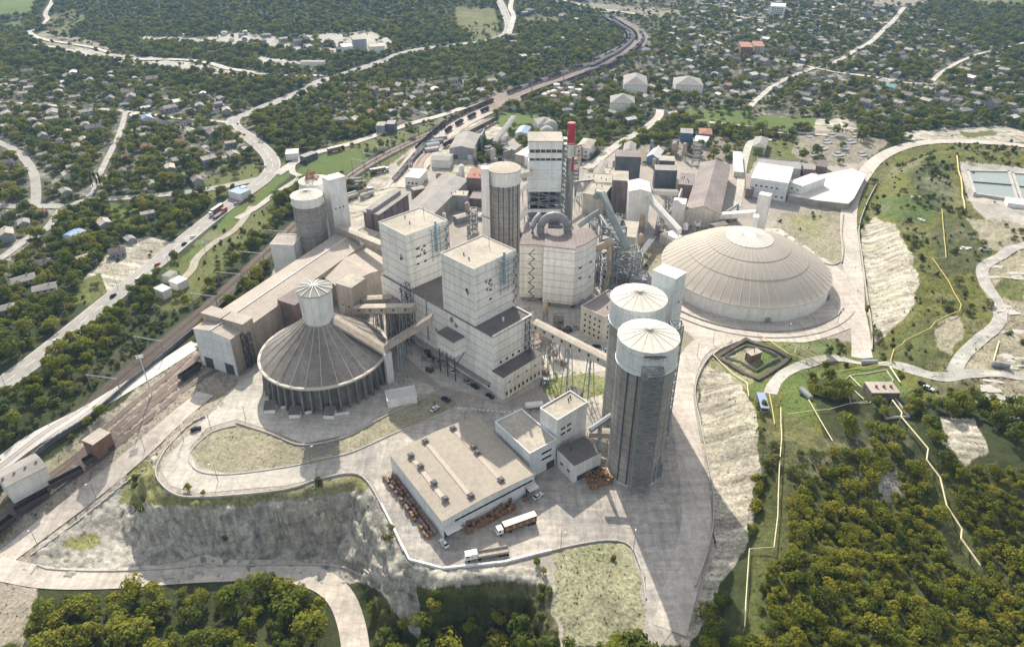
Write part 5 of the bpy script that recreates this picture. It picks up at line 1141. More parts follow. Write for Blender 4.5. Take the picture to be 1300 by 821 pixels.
B('clinker_hall', 'long grey-roofed hall running behind the rear mill tower', 'hall', (509.8, 267.7), (549, 273), (581, 226), 11, 'concrete_old', 'roof_grey', kind='gable', axis='y', pitch=.12)
B('grey_store', 'grey walled store with light flat roof left of the single silo', 'building', (564.6, 248), (592.6, 249), (595, 243), 11, 'grey_wall', 'roof_cream', vents=3)
B('plant_block', 'rusty brown frame block just left of the single silo', 'building', (592, 226), (611, 227), (612, 214), 13, 'brown_wall', 'roof_rust', vents=3)
B('plant_block', 'low brown block in front of the rusty frame block', 'building', (596, 252), (612, 253), (612, 243), 6, 'brown_wall', 'roof_brown')
B('workshop', 'flat pale workshop behind the preheater tower', 'building', (640, 189), (654, 191), (660, 184), 7, 'tan_wall', 'roof_grey')
B('workshop', 'pale workshop with flat roof just left of the preheater tower', 'building', (654, 196), (670, 199), (676, 187), 7, 'tan_wall', 'roof_white')
B('house', 'small house with a bright blue roof above the preheater tower', 'house', (654, 169), (668, 170), (672, 161), 5, 'white_wall', 'roof_blue', kind='gable')
B('house', 'grey hip-roofed building near the wood above the preheater tower', 'house', (683, 159), (704, 158), (706, 150), 7, 'pale_wall', 'roof_grey', kind='hip', pitch=.5)
B('residence', 'pale two-storey building right of the chimney', 'building', (731, 187), (748, 189), (757, 177.5), 9, 'white_wall', 'roof_cream', kind='hip', pitch=.35, wins=[('L', 3, 2, 1.3, 1.5, 1, 8), ('R', 3, 2, 1.3, 1.5, 1, 8)])
B('shed', 'long low pale shed lying behind the flat roofed workshops', 'shed', (754, 221), (764, 222), (782, 206), 5, 'cream_wall', 'roof_grey', kind='gable')
B('house', 'blue gabled house amid the trees behind the works', 'house', (821, 199), (835, 201), (839, 191), 6, 'roof_blue', 'roof_white', kind='gable', pitch=.6)
B('house', 'grey gabled house at the end of the tree-lined lane', 'house', (791, 192), (806, 193), (811, 183), 7, 'pale_wall', 'roof_grey', kind='gable', pitch=.5)
B('house', 'dark blue two-storey block with a pale roof', 'building', (864, 169), (880, 170), (882, 164), 8, 'blue_wall', 'roof_grey')
B('house', 'rust-roofed house in the cluster above the brown shed', 'house', (888, 170), (904, 171), (907, 164), 5, 'brown_wall', 'roof_rust', kind='hip')
B('shed', 'flat white shed beside the dark blue block', 'shed', (880, 179), (897, 181), (900, 174), 4, 'white_wall', 'roof_white')
B('house', 'large grey hip-roofed house near the football field', 'house', (955, 186), (972, 188), (981, 176), 6, 'cream_wall', 'roof_grey', kind='hip', pitch=.45)
B('house', 'long grey hip-roofed school among trees', 'building', (792, 108), (822, 109), (825, 97), 10, 'white_wall', 'roof_grey', kind='hip', pitch=.5)
B('house', 'wide grey hall with a curved-looking hip roof in the town', 'building', (858, 108), (893, 109), (896, 100), 9, 'white_wall', 'roof_grey', kind='hip', pitch=.4)
B('house', 'grey cross-roofed building right of the tank yard', 'building', (775, 131), (806, 132), (810, 123), 9, 'white_wall', 'roof_grey', kind='hip', pitch=.5)
B('apartment_block', 'reddish apartment block with white storeys left of the car park', 'building', (941, 60), (956, 60.5), (957, 54), 14, 'brick_wall', 'roof_rust', wins=[('L', 6, 4, 1.6, 1.5, 1, 13)])
B('apartment_block', 'reddish apartment block right of its twin in the town', 'building', (958, 59), (971, 59.5), (973, 53), 14, 'tan_wall', 'roof_rust', wins=[('L', 6, 4, 1.6, 1.5, 1, 13)])
B('apartment_block', 'pale tall apartment block near the top edge', 'building', (978, 8), (997, 9), (999, 5), 17, 'white_wall', 'roof_white', wins=[('L', 7, 5, 1.8, 1.6, 1, 16)])
B('factory_hall', 'dark grey quarry plant below the wooded hill', 'building', (448, 51), (465, 50), (466, 47), 14, 'grey_wall', 'roof_grey')
B('factory_hall', 'pale quarry plant shed with white wall', 'building', (435, 60), (448, 59), (450, 55), 10, 'white_wall', 'roof_white')
B('factory_hall', 'pale round-cornered store right of the quarry plant', 'building', (469, 60), (488, 59), (489, 55), 9, 'white_wall', 'roof_cream')
B('factory_hall', 'long narrow white shed on the quarry terrace', 'building', (381, 79), (411, 79), (411, 77), 6, 'white_wall', 'roof_grey')
B('house', 'left dark walled house of a pair by the access road', 'house', (477, 160), (488, 160), (489, 155), 7, 'grey_wall', 'roof_grey')
B('house', 'right dark walled house of a pair by the access road', 'house', (490, 158), (501, 158), (502, 153), 8, 'dark_wall', 'roof_grey')
B('house', 'low building cluster beside the highway junction, pale roof', 'house', (362, 196), (378, 195), (380, 189), 5, 'white_wall', 'roof_white')
B('house', 'dark fenced hall beside the highway junction', 'building', (380, 198), (396, 192), (400, 195), 4, 'dark_wall', 'roof_grey')
B('petrol_station', 'petrol station with blue canopy at the junction', 'building', (289, 243), (305, 247), (313, 240), 5, 'white_wall', 'roof_blue')
B('petrol_station', 'small round-topped white kiosk beside the blue canopy', 'building', (304, 238), (308, 239), (310, 236), 5, 'white_wall', 'roof_white')
for k, (A, B_, C_) in enumerate((((195, 366), (206, 371), (211, 363)), ((214, 357), (225, 361), (232, 352)), ((205, 350), (215, 352), (219, 344)))):
    B('tank_shed', ['lower', 'right-hand', 'upper'][k]+' one of three white box sheds beside the highway', 'shed', A, B_, C_, 5-k*.2, 'white_wall', 'roof_white' if k < 2 else 'roof_grey', group='white box sheds')
B('house', 'house with half blue, half white roof by the village trees', 'house', (79, 299), (94, 301), (95, 291), 5, 'white_wall', 'roof_blue', kind='gable')
B('brick_hut', 'dark brick hut with a pale flat roof among the tracks', 'house', (104, 559), (118, 565), (137, 548), -1.0, 'brick_wall', 'roof_pink', z0=-8)
ss, w, d, Hh, fc = B('station_shed', 'long pale low shed at the left edge beside the bright road', 'shed', (-6, 601), (8, 618), (49, 582), -4.0, 'white_wall', 'roof_grey', z0=-12, kind='gable', axis='y', pitch=.2, vents=0)
for k in range(4):
    m = MB(); m.cyl(0, 0, 0, 1.1, .35, 8); m.cyl(0, 0, 1.1, 1.4, .5, 8)
    m.build('ventilator', M['roof_dark'], ss, loc=(1.5, d*(.42-.28*k)-.5, Hh+.3))
# ---------------------------------------------------------------- vehicles, wagons, crates, poles, pipes
LAND = [((407, 500), 'the cone-roofed silo'), ((947, 400), 'the great dome'), ((250, 455), 'the end wall of the long shed'), ((380, 300), 'the left silos'), ((120, 560), 'the brick hut'), ((300, 200), 'the highway junction'),
        ((180, 320), 'the bare clay patch'), ((60, 445), 'the lower highway'), ((210, 360), 'the white tanks'), ((30, 200), 'the left village'), ((960, 455), 'the fenced pit'), ((1120, 500), 'the gas hut'), ((1260, 240), 'the settling ponds'),
        ((1130, 350), 'the big clay slope'), ((930, 580), 'the striped clay slope'), ((1265, 400), 'the winding gravel track'), ((1130, 615), 'the grey rock patch'), ((1000, 700), 'the thin pipe at the bottom'), ((1200, 620), 'the yellow pipe in the wood'), ((1230, 560), 'the pale outcrop'),
        ((640, 300), 'the single silo'), ((812, 285), 'the white transfer tower'), ((780, 300), 'the sloping pipes'), ((705, 400), 'the filter building'), ((760, 430), 'the office block'), ((620, 480), 'the mill block foot'), ((540, 260), 'the clinker hall'), ((770, 235), 'the flat roofed workshops'), ((890, 250), 'the long brown shed'), ((990, 245), 'the white office hall'), ((505, 420), 'the brown galleries'), ((710, 480), 'the long cream gallery'), ((700, 170), 'the chimney'), ((600, 190), 'the grey warehouse'), ((960, 155), 'the football field'), ((1050, 185), 'the derelict yard'), ((870, 195), 'the brown shed'), ((790, 130), 'the tank yard'), ((960, 60), 'the apartment blocks'), ((1100, 40), 'the steep pale road'), ((1150, 120), 'the roadside wood'),
        ((480, 160), 'the access road'), ((430, 80), 'the quarry plant'), ((120, 90), 'the far left valley'), ((750, 80), 'the curving railway'), ((1250, 110), 'the right-hand town edge'), ((880, 110), 'the hip-roofed halls'), ((1020, 100), 'the middle of the town'), ((250, 120), 'the upper valley'), ((150, 210), 'the village street'), ((90, 480), 'the green embankment'), ((430, 640), 'the rock cutting'), ((1200, 210), 'the upper haul road')]
LANDW = [(gp(*p)[:2], n) for p, n in LAND]
def near(x, y, k=1):
    ds = sorted((hypot(x-a[0], y-a[1]), n) for a, n in LANDW); return ds[k-1][1]
def ground_rot(x, y): return hz(x, y)

# cars ---------------------------------------------------------------
def car_proto(paint):
    r = thing('parked_car', '', 'car')
    m = MB(); m.prism([(-2.15, -.85), (2.15, -.85), (2.15, .85), (-2.15, .85)], .32, .88); m.add([(-2.1, -.8, .881), (2.1, -.8, .881), (2.1, .8, .881), (-2.1, .8, .881), (-1.95, -.72, .98), (1.1, -.72, 1.0), (1.1, .72, 1.0), (-1.95, .72, .98)], [(4, 5, 6, 7), (0, 1, 5, 4), (1, 2, 6, 5), (2, 3, 7, 6), (3, 0, 4, 7)])
    b = m.build('body', M[paint], r)
    m = MB(); m.add([(-1.75, -.74, .98), (.85, -.74, .98), (.85, .74, .98), (-1.75, .74, .98), (-1.25, -.62, 1.46), (.25, -.62, 1.46), (.25, .62, 1.46), (-1.25, .62, 1.46)], [(0, 1, 5, 4), (1, 2, 6, 5), (2, 3, 7, 6), (3, 0, 4, 7), (4, 5, 6, 7)]); m.build('cabin_glass', M['glass'], r)
    m = MB(); m.box(-1.25, .25, -.62, .62, 1.463, 1.5); m.build('car_roof', M[paint], r)
    for x in (-1.35, 1.35):
        for y in (-.86, .86):
            w = MB(); w.tube([(x, y-.1, .33), (x, y+.1, .33)], .33, 12); w.build('wheel', M['rubber'], r)
    return r
CARP = {}
def car(paint, px, py, ang, label, group=None, z=None, cat='car', lift=.15, name='parked_car'):
    g = gp(px, py)
    if paint not in CARP: CARP[paint] = car_proto(paint); o = CARP[paint]
    else: o = copy_tree(CARP[paint])
    o.name = name; o.location = (g[0], g[1], g[2]+lift); o.rotation_euler = (0, 0, ang); tag(o, label, cat, group); return o
def along(px, py, i=0):
    """heading of the nearest road"""
    g = gp(px, py); best = None
    for line, w in ROADW:
        A = np.array([p[:2] for p in line]); dd = np.hypot(A[:, 0]-g[0], A[:, 1]-g[1]); k = int(np.argmin(dd))
        if best is None or dd[k] < best[0]:
            a, b = A[max(k-1, 0)], A[min(k+1, len(A)-1)]; best = (dd[k], atan2(b[1]-a[1], b[0]-a[0]))
    return best[1]
hw = [('car_white', 72, 434, 'white car on the lowest visible stretch of the highway'), ('car_dark', 144, 377, 'dark car passing below the clay patch on the highway'), ('car_white', 175, 356, 'white van-like car next to the bare clay patch'), ('car_red', 200, 337, 'reddish car on the highway above the white tanks'),
      ('car_dark', 218, 323, 'black car on the highway, second above the white tanks'), ('car_dark', 234, 311, 'black car on the highway beside the upper clay edge'), ('car_white', 245, 302, 'white car on the highway right of the clay patch'), ('car_dark', 273, 289, 'dark blue car overtaking lane near the petrol station'),
      ('car_white', 314, 246, 'white car approaching the petrol station'), ('car_grey', 300, 260, 'grey car on the highway just below the petrol station'), ('car_dark', 329, 204, 'dark car in the highway junction'), ('car_white', 337, 212, 'white car waiting in the highway junction'), ('car_red', 310, 172, 'red car on the road beyond the junction'), ('car_grey', 302, 158, 'grey car near the bend beyond the junction')]
for p, x, y, l in hw: car(p, x, y, along(x, y), l, 'cars on the valley highway', lift=.25, name='moving_car')
yc = [('car_white', 564, 691, 2.2, 'white hatchback at the front corner of the packing hall'), ('car_white', 683, 631, .75, 'white car in the shade near the packing block door'), ('car_dark', 249, 546, .55, 'dark car parked on the pale loop road left of the cone silo'), ('car_white', 767, 449, -.1, 'white car behind the long cream gallery by the office'), ('car_grey', 741, 437, .2, 'silver car in front of the office block'), ('car_white', 770, 446, -.1, 'second white car behind the long cream gallery by the office'),
      ('car_dark', 757, 441, .1, 'dark car parked between the office and the gallery'), ('car_white', 1178, 494, -.8, 'white car on the gravel by the golden tree'), ('car_dark', 1171, 489, -1.2, 'dark car beside the white one by the golden tree'), ('car_white', 552, 520, .9, 'white car beside the kerbed strip near the mill foot'), ('car_dark', 566, 508, -.6, 'dark car along the mill wall, nearest the cone silo')]
for p, x, y, a, l in yc: car(p, x, y, a, l)
for k in (0, 1, 3, 5, 6, 8):
    t = k/8; x = 546+t*76; y = 455+t*49; car(['car_dark', 'car_grey', 'car_dark', 'car_white'][k % 4], x, y, -.75, 'car in the row along the left foot of the mill block, '+['nearest the rear', 'second from the rear', 'third from the rear', 'fourth from the rear', 'in the middle', 'fourth from the front', 'third from the front', 'second from the front', 'nearest the front corner'][k], 'cars along the mill wall')
# trucks
def truck(label, px, py, ang, kind, paint='car_white', name='truck'):
    g = gp(px, py); r = thing(name, label, 'truck', (g[0], g[1], g[2]+.12), ang)
    m = MB(); m.box(5.3, 7.4, -1.2, 1.2, .9, 3.1); m.add([(7.401, -1.15, 1), (7.401, 1.15, 1), (7.7, 1.0, 1), (7.7, -1.0, 1), (7.401, -1.15, 2.4), (7.401, 1.15, 2.4)], [(0, 1, 2, 3), (3, 2, 5, 4), (0, 3, 4), (1, 5, 2)]); cab = m.build('cab', M[paint], r)
    m = MB(); m.box(7.2, 7.46, -1.05, 1.05, 2.2, 2.9); m.box(6.2, 7.1, -1.23, 1.23, 2.1, 2.8); m.build('windscreen', M['glass'], cab)
    m = MB(); m.box(-7.5, 7.2, -.5, .5, .7, 1.0); m.build('chassis', M['steel_dark'], r)
    if kind == 'curtain':
        m = MB(); m.box(-7.6, 4.8, -1.26, 1.26, 1.15, 1.45); m.box(-7.6, -7.4, -1.26, 1.26, 1.45, 3.9); m.box(4.6, 4.8, -1.26, 1.26, 1.45, 3.9)
        for x in np.linspace(-5, 2.5, 4): m.box(x-.06, x+.06, -1.26, -1.2, 1.45, 3.9); m.box(x-.06, x+.06, 1.2, 1.26, 1.45, 3.9)
        m.build('trailer_frame', M['wagon_brown'], r)
        m = MB(); m.box(-7.7, 4.9, -1.32, 1.32, 3.9, 4.05); m.build('trailer_roof', M['roof_white'], r)
        for k in range(9):
            m = MB(); m.box(-7.1+k*1.28, -5.95+k*1.28, -1.1, 1.1, 1.46, 2.9); m.build('cargo_stack', M['crate_brown' if k % 2 else 'crate_tan'], r)
    else:
        m = MB(); m.box(-7.6, 3.0, -1.26, 1.26, 1.15, 1.4); m.box(-7.6, 3.0, -1.26, -1.18, 1.4, 2.1); m.box(-7.6, 3.0, 1.18, 1.26, 1.4, 2.1); m.box(-7.6, -7.5, -1.18, 1.18, 1.4, 2.1); m.box(2.9, 3.0, -1.18, 1.18, 1.4, 2.1); m.build('flat_bed', M['roof_pink'], r)
        m = MB(); m.box(3.3, 5.1, -1.2, 1.2, 1.1, 3.3); m.build('sleeper', M[paint], r)
    for x in (6.3, 2.6, -4.6, -5.8, -7.0)[:5]:
        for y in (-1.1, 1.1):
            w = MB(); w.tube([(x, y-.18, .5), (x, y+.18, .5)], .5, 14); w.build('wheel', M['rubber'], r)
    return r
g1 = gp(631, 674); g2 = gp(679, 657); a = atan2(g1[1]-g2[1], g1[0]-g2[0]); truck('white-roofed open-sided lorry loaded with brown stacks in the packing yard', 655, 670, a, 'curtain', name='lorry')
g1 = gp(592, 709); g2 = gp(645, 700); a = atan2(g1[1]-g2[1], g1[0]-g2[0]); truck('white lorry with an empty low pinkish bed at the yard edge', 618, 706, a, 'flat', name='lorry')
truck('red lorry leading traffic on the highway by the petrol station', 280, 273, along(280, 273), 'flat', 'car_red', name='lorry')
truck('white lorry following the red one on the highway', 275, 270, along(275, 270)+pi, 'curtain', name='lorry')
truck('dark lorry parked beside the pale ramp near the silos', 427, 192, along(427, 192), 'curtain', 'car_dark', name='lorry')
truck('white lorry standing on the rail strip beside the silo battery', 482, 219, .5, 'curtain', name='lorry')
truck('grey lorry parked by the clinker hall on the pale strip', 462, 245, .6, 'flat', 'car_grey', name='lorry')
# forklift
g = P(667.5, 634, 0); fk = thing('forklift', 'small orange forklift in the shade of the packing hall', 'forklift', (g[0], g[1], .1), .6)
m = MB(); m.box(-1.2, .8, -.6, .6, .35, 1.1); m.build('body', M['crate_tan'], fk)
m = MB(); m.truss(-.9, .5, -.5, .5, 1.1, 2.2, 1, .08, diag=False); m.box(-1, .6, -.6, .6, 2.2, 2.28); m.build('cage', M['steel_dark'], fk)
m = MB(); m.box(.85, 1.0, -.45, -.3, .2, 2.8); m.box(.85, 1.0, .3, .45, .2, 2.8); m.box(1.0, 2.1, -.4, -.25, .2, .28); m.box(1.0, 2.1, .25, .4, .2, .28); m.build('mast_and_forks', M['steel'], fk)
for x in (-.8, .5):
    for y in (-.55, .55):
        m = MB(); m.tube([(x, y-.12, .3), (x, y+.12, .3)], .3, 10); m.build('wheel', M['rubber'], fk)

# freight wagons -------------------------------------------------------
def wagon_proto(mt):
    r = thing('freight_wagon', '', 'wagon')
    m = MB(); m.box(-6.2, 6.2, -1.45, 1.45, 1.1, 1.35); m.box(-6.2, 6.2, -1.45, -1.35, 1.35, 3.3); m.box(-6.2, 6.2, 1.35, 1.45, 1.35, 3.3); m.box(-6.2, -6.1, -1.35, 1.35, 1.35, 3.3); m.box(6.1, 6.2, -1.35, 1.35, 1.35, 3.3)
    for x in np.linspace(-5.4, 5.4, 7): m.box(x-.08, x+.08, -1.53, -1.451, 1.2, 3.25); m.box(x-.08, x+.08, 1.451, 1.53, 1.2, 3.25)
    m.build('body', M[mt], r)
    for x in (-4.2, 4.2):
        m = MB(); m.box(x-1.3, x+1.3, -1.1, 1.1, .5, 1.08)
        for dx in (-.9, .9):
            for y in (-.8, .8): m.tube([(x+dx, y-.07, .48), (x+dx, y+.07, .48)], .48, 10)
        m.build('bogie', M['steel_dark'], r)
    return r
WP = {}
def wagon(mt, x, y, z, ang, label, group):
    if mt not in WP: WP[mt] = wagon_proto(mt); o = WP[mt]
    else: o = copy_tree(WP[mt])
    o.location = (x, y, z); o.rotation_euler = (0, 0, ang); tag(o, label, 'wagon', group)
def train(line, lat, start, n, mts, label, lift=.6, gap=13.6, skip=()):
    A = np.array([p[:2] for p in line]); seg = np.hypot(*(A[1:]-A[:-1]).T); cum = np.concatenate([[0], np.cumsum(seg)])
    for k in range(n):
        if k in skip: continue
        s = start+k*gap
        if s > cum[-1]-1: break
        i = min(np.searchsorted(cum, s, side='right')-1, len(seg)-1); t = (s-cum[i])/seg[i]; p = A[i]+(A[i+1]-A[i])*t; d = A[min(i+2, len(A)-1)]-A[max(i-1, 0)]; d = d/np.linalg.norm(d)
        q = p+np.array((-d[1], d[0]))*lat
        wagon(mts[k % len(mts)], float(q[0]), float(q[1]), hz(*q)+lift, atan2(d[1], d[0]), label, label)
def lenat(line, px, py):
    g = gp(px, py); A = np.array([p[:2] for p in line]); k = int(np.argmin(np.hypot(A[:, 0]-g[0], A[:, 1]-g[1]))); return float(np.sum(np.hypot(*(A[1:k+1]-A[:k]).T)))
Lp = rd('pale ballast strip')[0]; Lg = rd('grassy siding')[0]; Lc = rd('curving railway')[0]
train(Lp, 10.5, lenat(Lp, 575, 160), 9, ['wagon_brown', 'wagon_dark'], 'dark open wagon in the long train on the upper edge of the pale railway strip')
train(Lg, -7, lenat(Lg, 560, 184), 9, ['wagon_dark', 'wagon_brown'], 'dark open wagon in the train curving above the grey warehouse', gap=13.0)
train(Lp, 4.5, lenat(Lp, 510, 226), 6, ['wagon_pale'], 'pale wagon standing in the row beside the silo battery')
train(Lp, 8, lenat(Lp, 545, 190), 5, ['wagon_dark'], 'dark wagon in the spaced row in the middle of the pale strip', gap=15)
train(Lp, -2, lenat(Lp, 570, 168), 4, ['wagon_dark'], 'scattered dark wagon on the pale strip above the warehouse', gap=24)
train(Lg, 5.5, lenat(Lg, 533, 225), 5, ['wagon_pale'], 'pale wagon in the short row by the sidings workshop', gap=13.5)
for lat, s0, n, mt in ((-14, 60, 22, ['wagon_brown', 'wagon_dark']), (-9.5, 200, 22, ['wagon_pale', 'wagon_pale', 'wagon_dark']), (0, 420, 22, ['wagon_dark']), (5, 230, 26, ['wagon_pale']), (9.5, 70, 30, ['wagon_brown', 'wagon_dark', 'wagon_pale']), (14, 350, 22, ['wagon_dark'])):
    train(Lc, lat, s0, n, mt, 'wagon of the trains standing on the far curving railway', lift=1.0)
t0 = YTW[0]
train(YTW[2], 0, lenat(YTW[2], 4, 672), 4, ['wagon_dark'], 'dark open wagon in the row at the bottom left corner', lift=.3)
train(YTW[0], 0, lenat(YTW[0], 240, 478), 1, ['wagon_dark'], 'single dark wagon just outside the left door of the long shed', lift=.3)
# parked trailers / tank wagons near the left silos
for k, (x, y, an) in enumerate(((450, 231, .25), (455, 235, .25), (452, 239, .25), (444, 250, .8), (466, 250, .8), (446, 253, .8))):
    g = gp(x, y); r = thing('parked_trailer', 'long grey trailer parked on the pale apron right of the left silos, '+['uppermost', 'second from top', 'third from top', 'lower left', 'lower right', 'lowest'][k], 'trailer', (g[0], g[1], g[2]+.1), an, 'trailers by the left silos')
    m = MB(); m.box(-6, 6, -1.25, 1.25, 1.1, 1.35); m.tube([(-5.9, 0, 2.3), (5.9, 0, 2.3)], 1.15, 12); m.build('tank', M['wagon_pale'], r)
    m = MB()
    for xx in (-5, -3.8, 4.2):
        for yy in (-1, 1): m.tube([(xx, yy-.15, .5), (xx, yy+.15, .5)], .5, 10)
    m.build('wheels', M['rubber'], r)
for k, (x, y, c_) in enumerate(((549, 186, 'roof_blue'), (548, 192, 'wagon_pale'), (554, 182, 'roof_grey'), (559, 177, 'wagon_pale'))):
    g = gp(x, y); r = thing('container', ['blue', 'pale', 'grey', 'small pale'][k]+' container left of the grey warehouse', 'container', g, .45)
    m = MB(); m.box(-6, 6, -2, 2, 0, 3.0); m.build('body', M['car_white' if k == 0 else c_], r); m = MB(); m.add([(-6.2, -2.2, 3.003), (6.2, -2.2, 3.003), (6.2, 2.2, 3.003), (-6.2, 2.2, 3.003), (-6.2, 0, 3.7), (6.2, 0, 3.7)], [(0, 1, 5, 4), (2, 3, 4, 5), (1, 2, 5), (3, 0, 4), (3, 2, 1, 0)]); m.build('lid', M[c_], r)

# pallet stacks ----------------------------------------------------------
def stack_mesh(mt, seed, n=3):
    rr = random.Random(seed); m = MB(); z = 0
    for k in range(n):
        a = rr.uniform(-.12, .12); m.rbox((rr.uniform(-.08, .08), rr.uniform(-.08, .08), z), (1.2, .95, .12), a, 1); z += .125
        m.rbox((rr.uniform(-.08, .08), rr.uniform(-.08, .08), z), (1.15, .9, rr.uniform(.5, .62)), a, 0); z += .63
    return m.mesh('pallet_stack', [M[mt], M['wood']])
SM = [stack_mesh(mt, 5+k, n) for k, (mt, n) in enumerate((('crate_brown', 3), ('crate_tan', 3), ('crate_grey', 2), ('crate_brown', 2), ('crate_tan', 2), ('crate_grey', 3), ('crate_brown', 4)))]
def stacks(A, B, rows, n, label, group, sp=1.5, pick=(0, 1, 2, 3, 4, 5, 6), skip=.08, side=1):
    a = np.array(P(*A, 0)[:2]); b = np.array(P(*B, 0)[:2]); d = b-a; L = np.linalg.norm(d); d /= L; v = np.array((-d[1], d[0]))*side
    for i in range(n):
        for j in range(rows):
            if random.random() < skip: continue
            p = a+d*(i+.5)*L/n+v*(j*sp+random.uniform(-.2, .2))+d*random.uniform(-.2, .2)
            o = bpy.data.objects.new('pallet_stack', SM[random.choice(pick)]); COL.objects.link(o); o.location = (float(p[0]), float(p[1]), .1); o.rotation_euler = (0, 0, atan2(d[1], d[0])+random.uniform(-.15, .15))
            tag(o, label, 'pallet stack', group)
stacks((496, 602), (553, 680), 3, 27, 'dark brown pallet stack in the long row down the packing hall left wall', 'pallet stacks left of the packing hall', pick=(2, 5, 5, 0, 3), side=-1)
stacks((590, 680), (655, 645), 5, 17, 'rusty brown pallet stack in the block before the packing hall front wall', 'pallet stacks before the packing hall', pick=(0, 1, 4, 6, 3), sp=1.35, skip=.12)
stacks((750, 622), (778, 612), 7, 8, 'orange-brown pallet stack in the heap at the front silo foot', 'pallet stacks at the silo foot', pick=(0, 1, 6, 4), sp=1.15, skip=.05, side=1)

# poles -----------------------------------------------------------------
def lamp(px, py, h, label, arm=1.2, name='lamp_post', heads=1, group=None, r0=.09):
    g = gp(px, py); r = thing(name, label, 'lamp post', g, random.uniform(0, 6), group); m = MB(); m.tube([(0, 0, -.3), (0, 0, h)], [r0*1.5, r0], 6)
    m.bar((-arm*.1, 0, h), (arm, 0, h+.2), .1); m.build('post', M['steel'], r)
    m = MB(); m.box(arm-.1, arm+.7, -.18, .18, h+.1, h+.28)
    if heads > 1: m.box(-.9, .9, -.9, .9, h, h+.15); 
    m.build('lamp_head', M['frame'], r)
for px, py, h, l in ((395, 590, 9, 'lamp post on the kerb left of the packing hall'), (277, 611, 9, 'lamp post at the bottom bend of the yard loop road'), (268, 545, 8, 'lamp post at the top of the yard loop road'), (233, 560, 8, 'lamp post on the left bend of the yard loop road'), (312, 532, 7, 'lamp post by the left hatch shed apron'),
                     (712, 696, 9, 'tall lamp post at the edge of the lower yard island'), (804, 700, 9, 'lamp post at the right end of the lower yard island'), (122, 632, 8, 'lamp post beside the straight road, middle'), (184, 572, 8, 'lamp post beside the straight road, upper'), (49, 694, 8, 'lamp post beside the straight road, lowest'),
                     (905, 436, 8, 'lamp post by the fenced pit road bend'), (885, 452, 8, 'lamp post by the round kerb under the dome'), (1000, 424, 7, 'lamp post below the great dome front'), (1063, 410, 8, 'lamp post right of the great dome'), (1102, 250, 8, 'lamp post by the white platform ramp'), (1088, 224, 8, 'lamp post where the haul road bends'), (262, 325, 10, 'street light beside the highway near the dusty track'), (216, 343, 10, 'street light beside the highway by the white tanks'), (10, 497, 9, 'street light at the low end of the highway'), (150, 367, 13, 'tall lone pole on the clay patch'), (675, 125, 30, 'tall mast left of the tank yard'), (715, 115, 36, 'tallest mast above the tank yard'), (754, 118, 26, 'tall mast right of the tank yard')):
    lamp(px, py, h, l, r0=.09 if h < 20 else .35)
g = gp(193, 502); r = thing('floodlight_mast', 'tall floodlight mast between the rail yard and the bright road', 'floodlight', g, .4)
m = MB(); m.tube([(0, 0, -.3), (0, 0, 22)], [.35, .18], 8); m.build('mast', M['pale_wall'], r); m = MB(); m.box(-1.4, 1.4, -.1, .1, 21.4, 21.6); m.box(-1.4, 1.4, -.1, .1, 22.4, 22.6)
for x in (-1.2, -.4, .4, 1.2): m.box(x-.25, x+.25, -.4, -.05, 21.2, 21.8); m.box(x-.25, x+.25, -.4, -.05, 22.2, 22.8)
m.build('lamp_cluster', M['frame'], r)
# catenary portals over the main line
Lm = rd('dark main line')[0]; Am = np.array([p[:2] for p in Lm])
def portal(px, py, k, line, half=7.5, where='dark main line', hgt=9):
    A = np.array([p[:2] for p in line]); g = gp(px, py); i = int(np.argmin(np.hypot(A[:, 0]-g[0], A[:, 1]-g[1]))); d = A[min(i+2, len(A)-1)]-A[max(i-2, 0)]; d = d/np.linalg.norm(d)
    r = thing('catenary_portal', k, 'catenary portal', (float(A[i][0]), float(A[i][1]), hz(*A[i])), atan2(d[1], d[0]), 'catenary portals over the railway')
    m = MB()
    for s in (-half, half): m.bar((0, s, -1), (0, s, hgt), .3)
    m.build('post', M['steel'], r); m = MB(); m.bar((-.3, -half-.6, hgt), (-.3, half+.6, hgt), .14); m.bar((.3, -half-.6, hgt), (.3, half+.6, hgt), .14)
    for q in (-2.4, 2.4): m.bar((0, q, hgt), (0, q, hgt-1.6), .12)
    m.build('beam', M['steel'], r)
for px, py, l in ((140, 497, 'catenary portal farthest down the dark main line, above the bright road'), (196, 447, 'catenary portal in the green cutting left of the floodlight mast'), (258, 394, 'catenary portal in the green cutting nearest the long shed'), (295, 362, 'catenary portal left of the small white substation'), (322, 337, 'catenary portal just behind the small white substation'), (352, 310, 'catenary portal left of the left silos')): portal(px, py, l, Lm)
for k, (px, py) in enumerate(((455, 216), (470, 208), (486, 200), (503, 191), (520, 182), (540, 173), (560, 163), (578, 156))): portal(px, py, 'catenary portal on the upper main line, %s from the left silos' % ['first', 'second', 'third', 'fourth', 'fifth', 'sixth', 'seventh', 'eighth'][k], Lm, 6)
# dark wall lining the cutting
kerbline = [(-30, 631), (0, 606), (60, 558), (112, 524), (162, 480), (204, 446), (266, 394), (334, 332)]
tag(kerb('x', [(max(-40, x+6), y+5) for x, y in kerbline], h=2.4, w=.5, mt='dark_wall', name='cutting_wall', cat='wall'), 'long dark wall lining the main line cutting beside the bushes', 'wall')
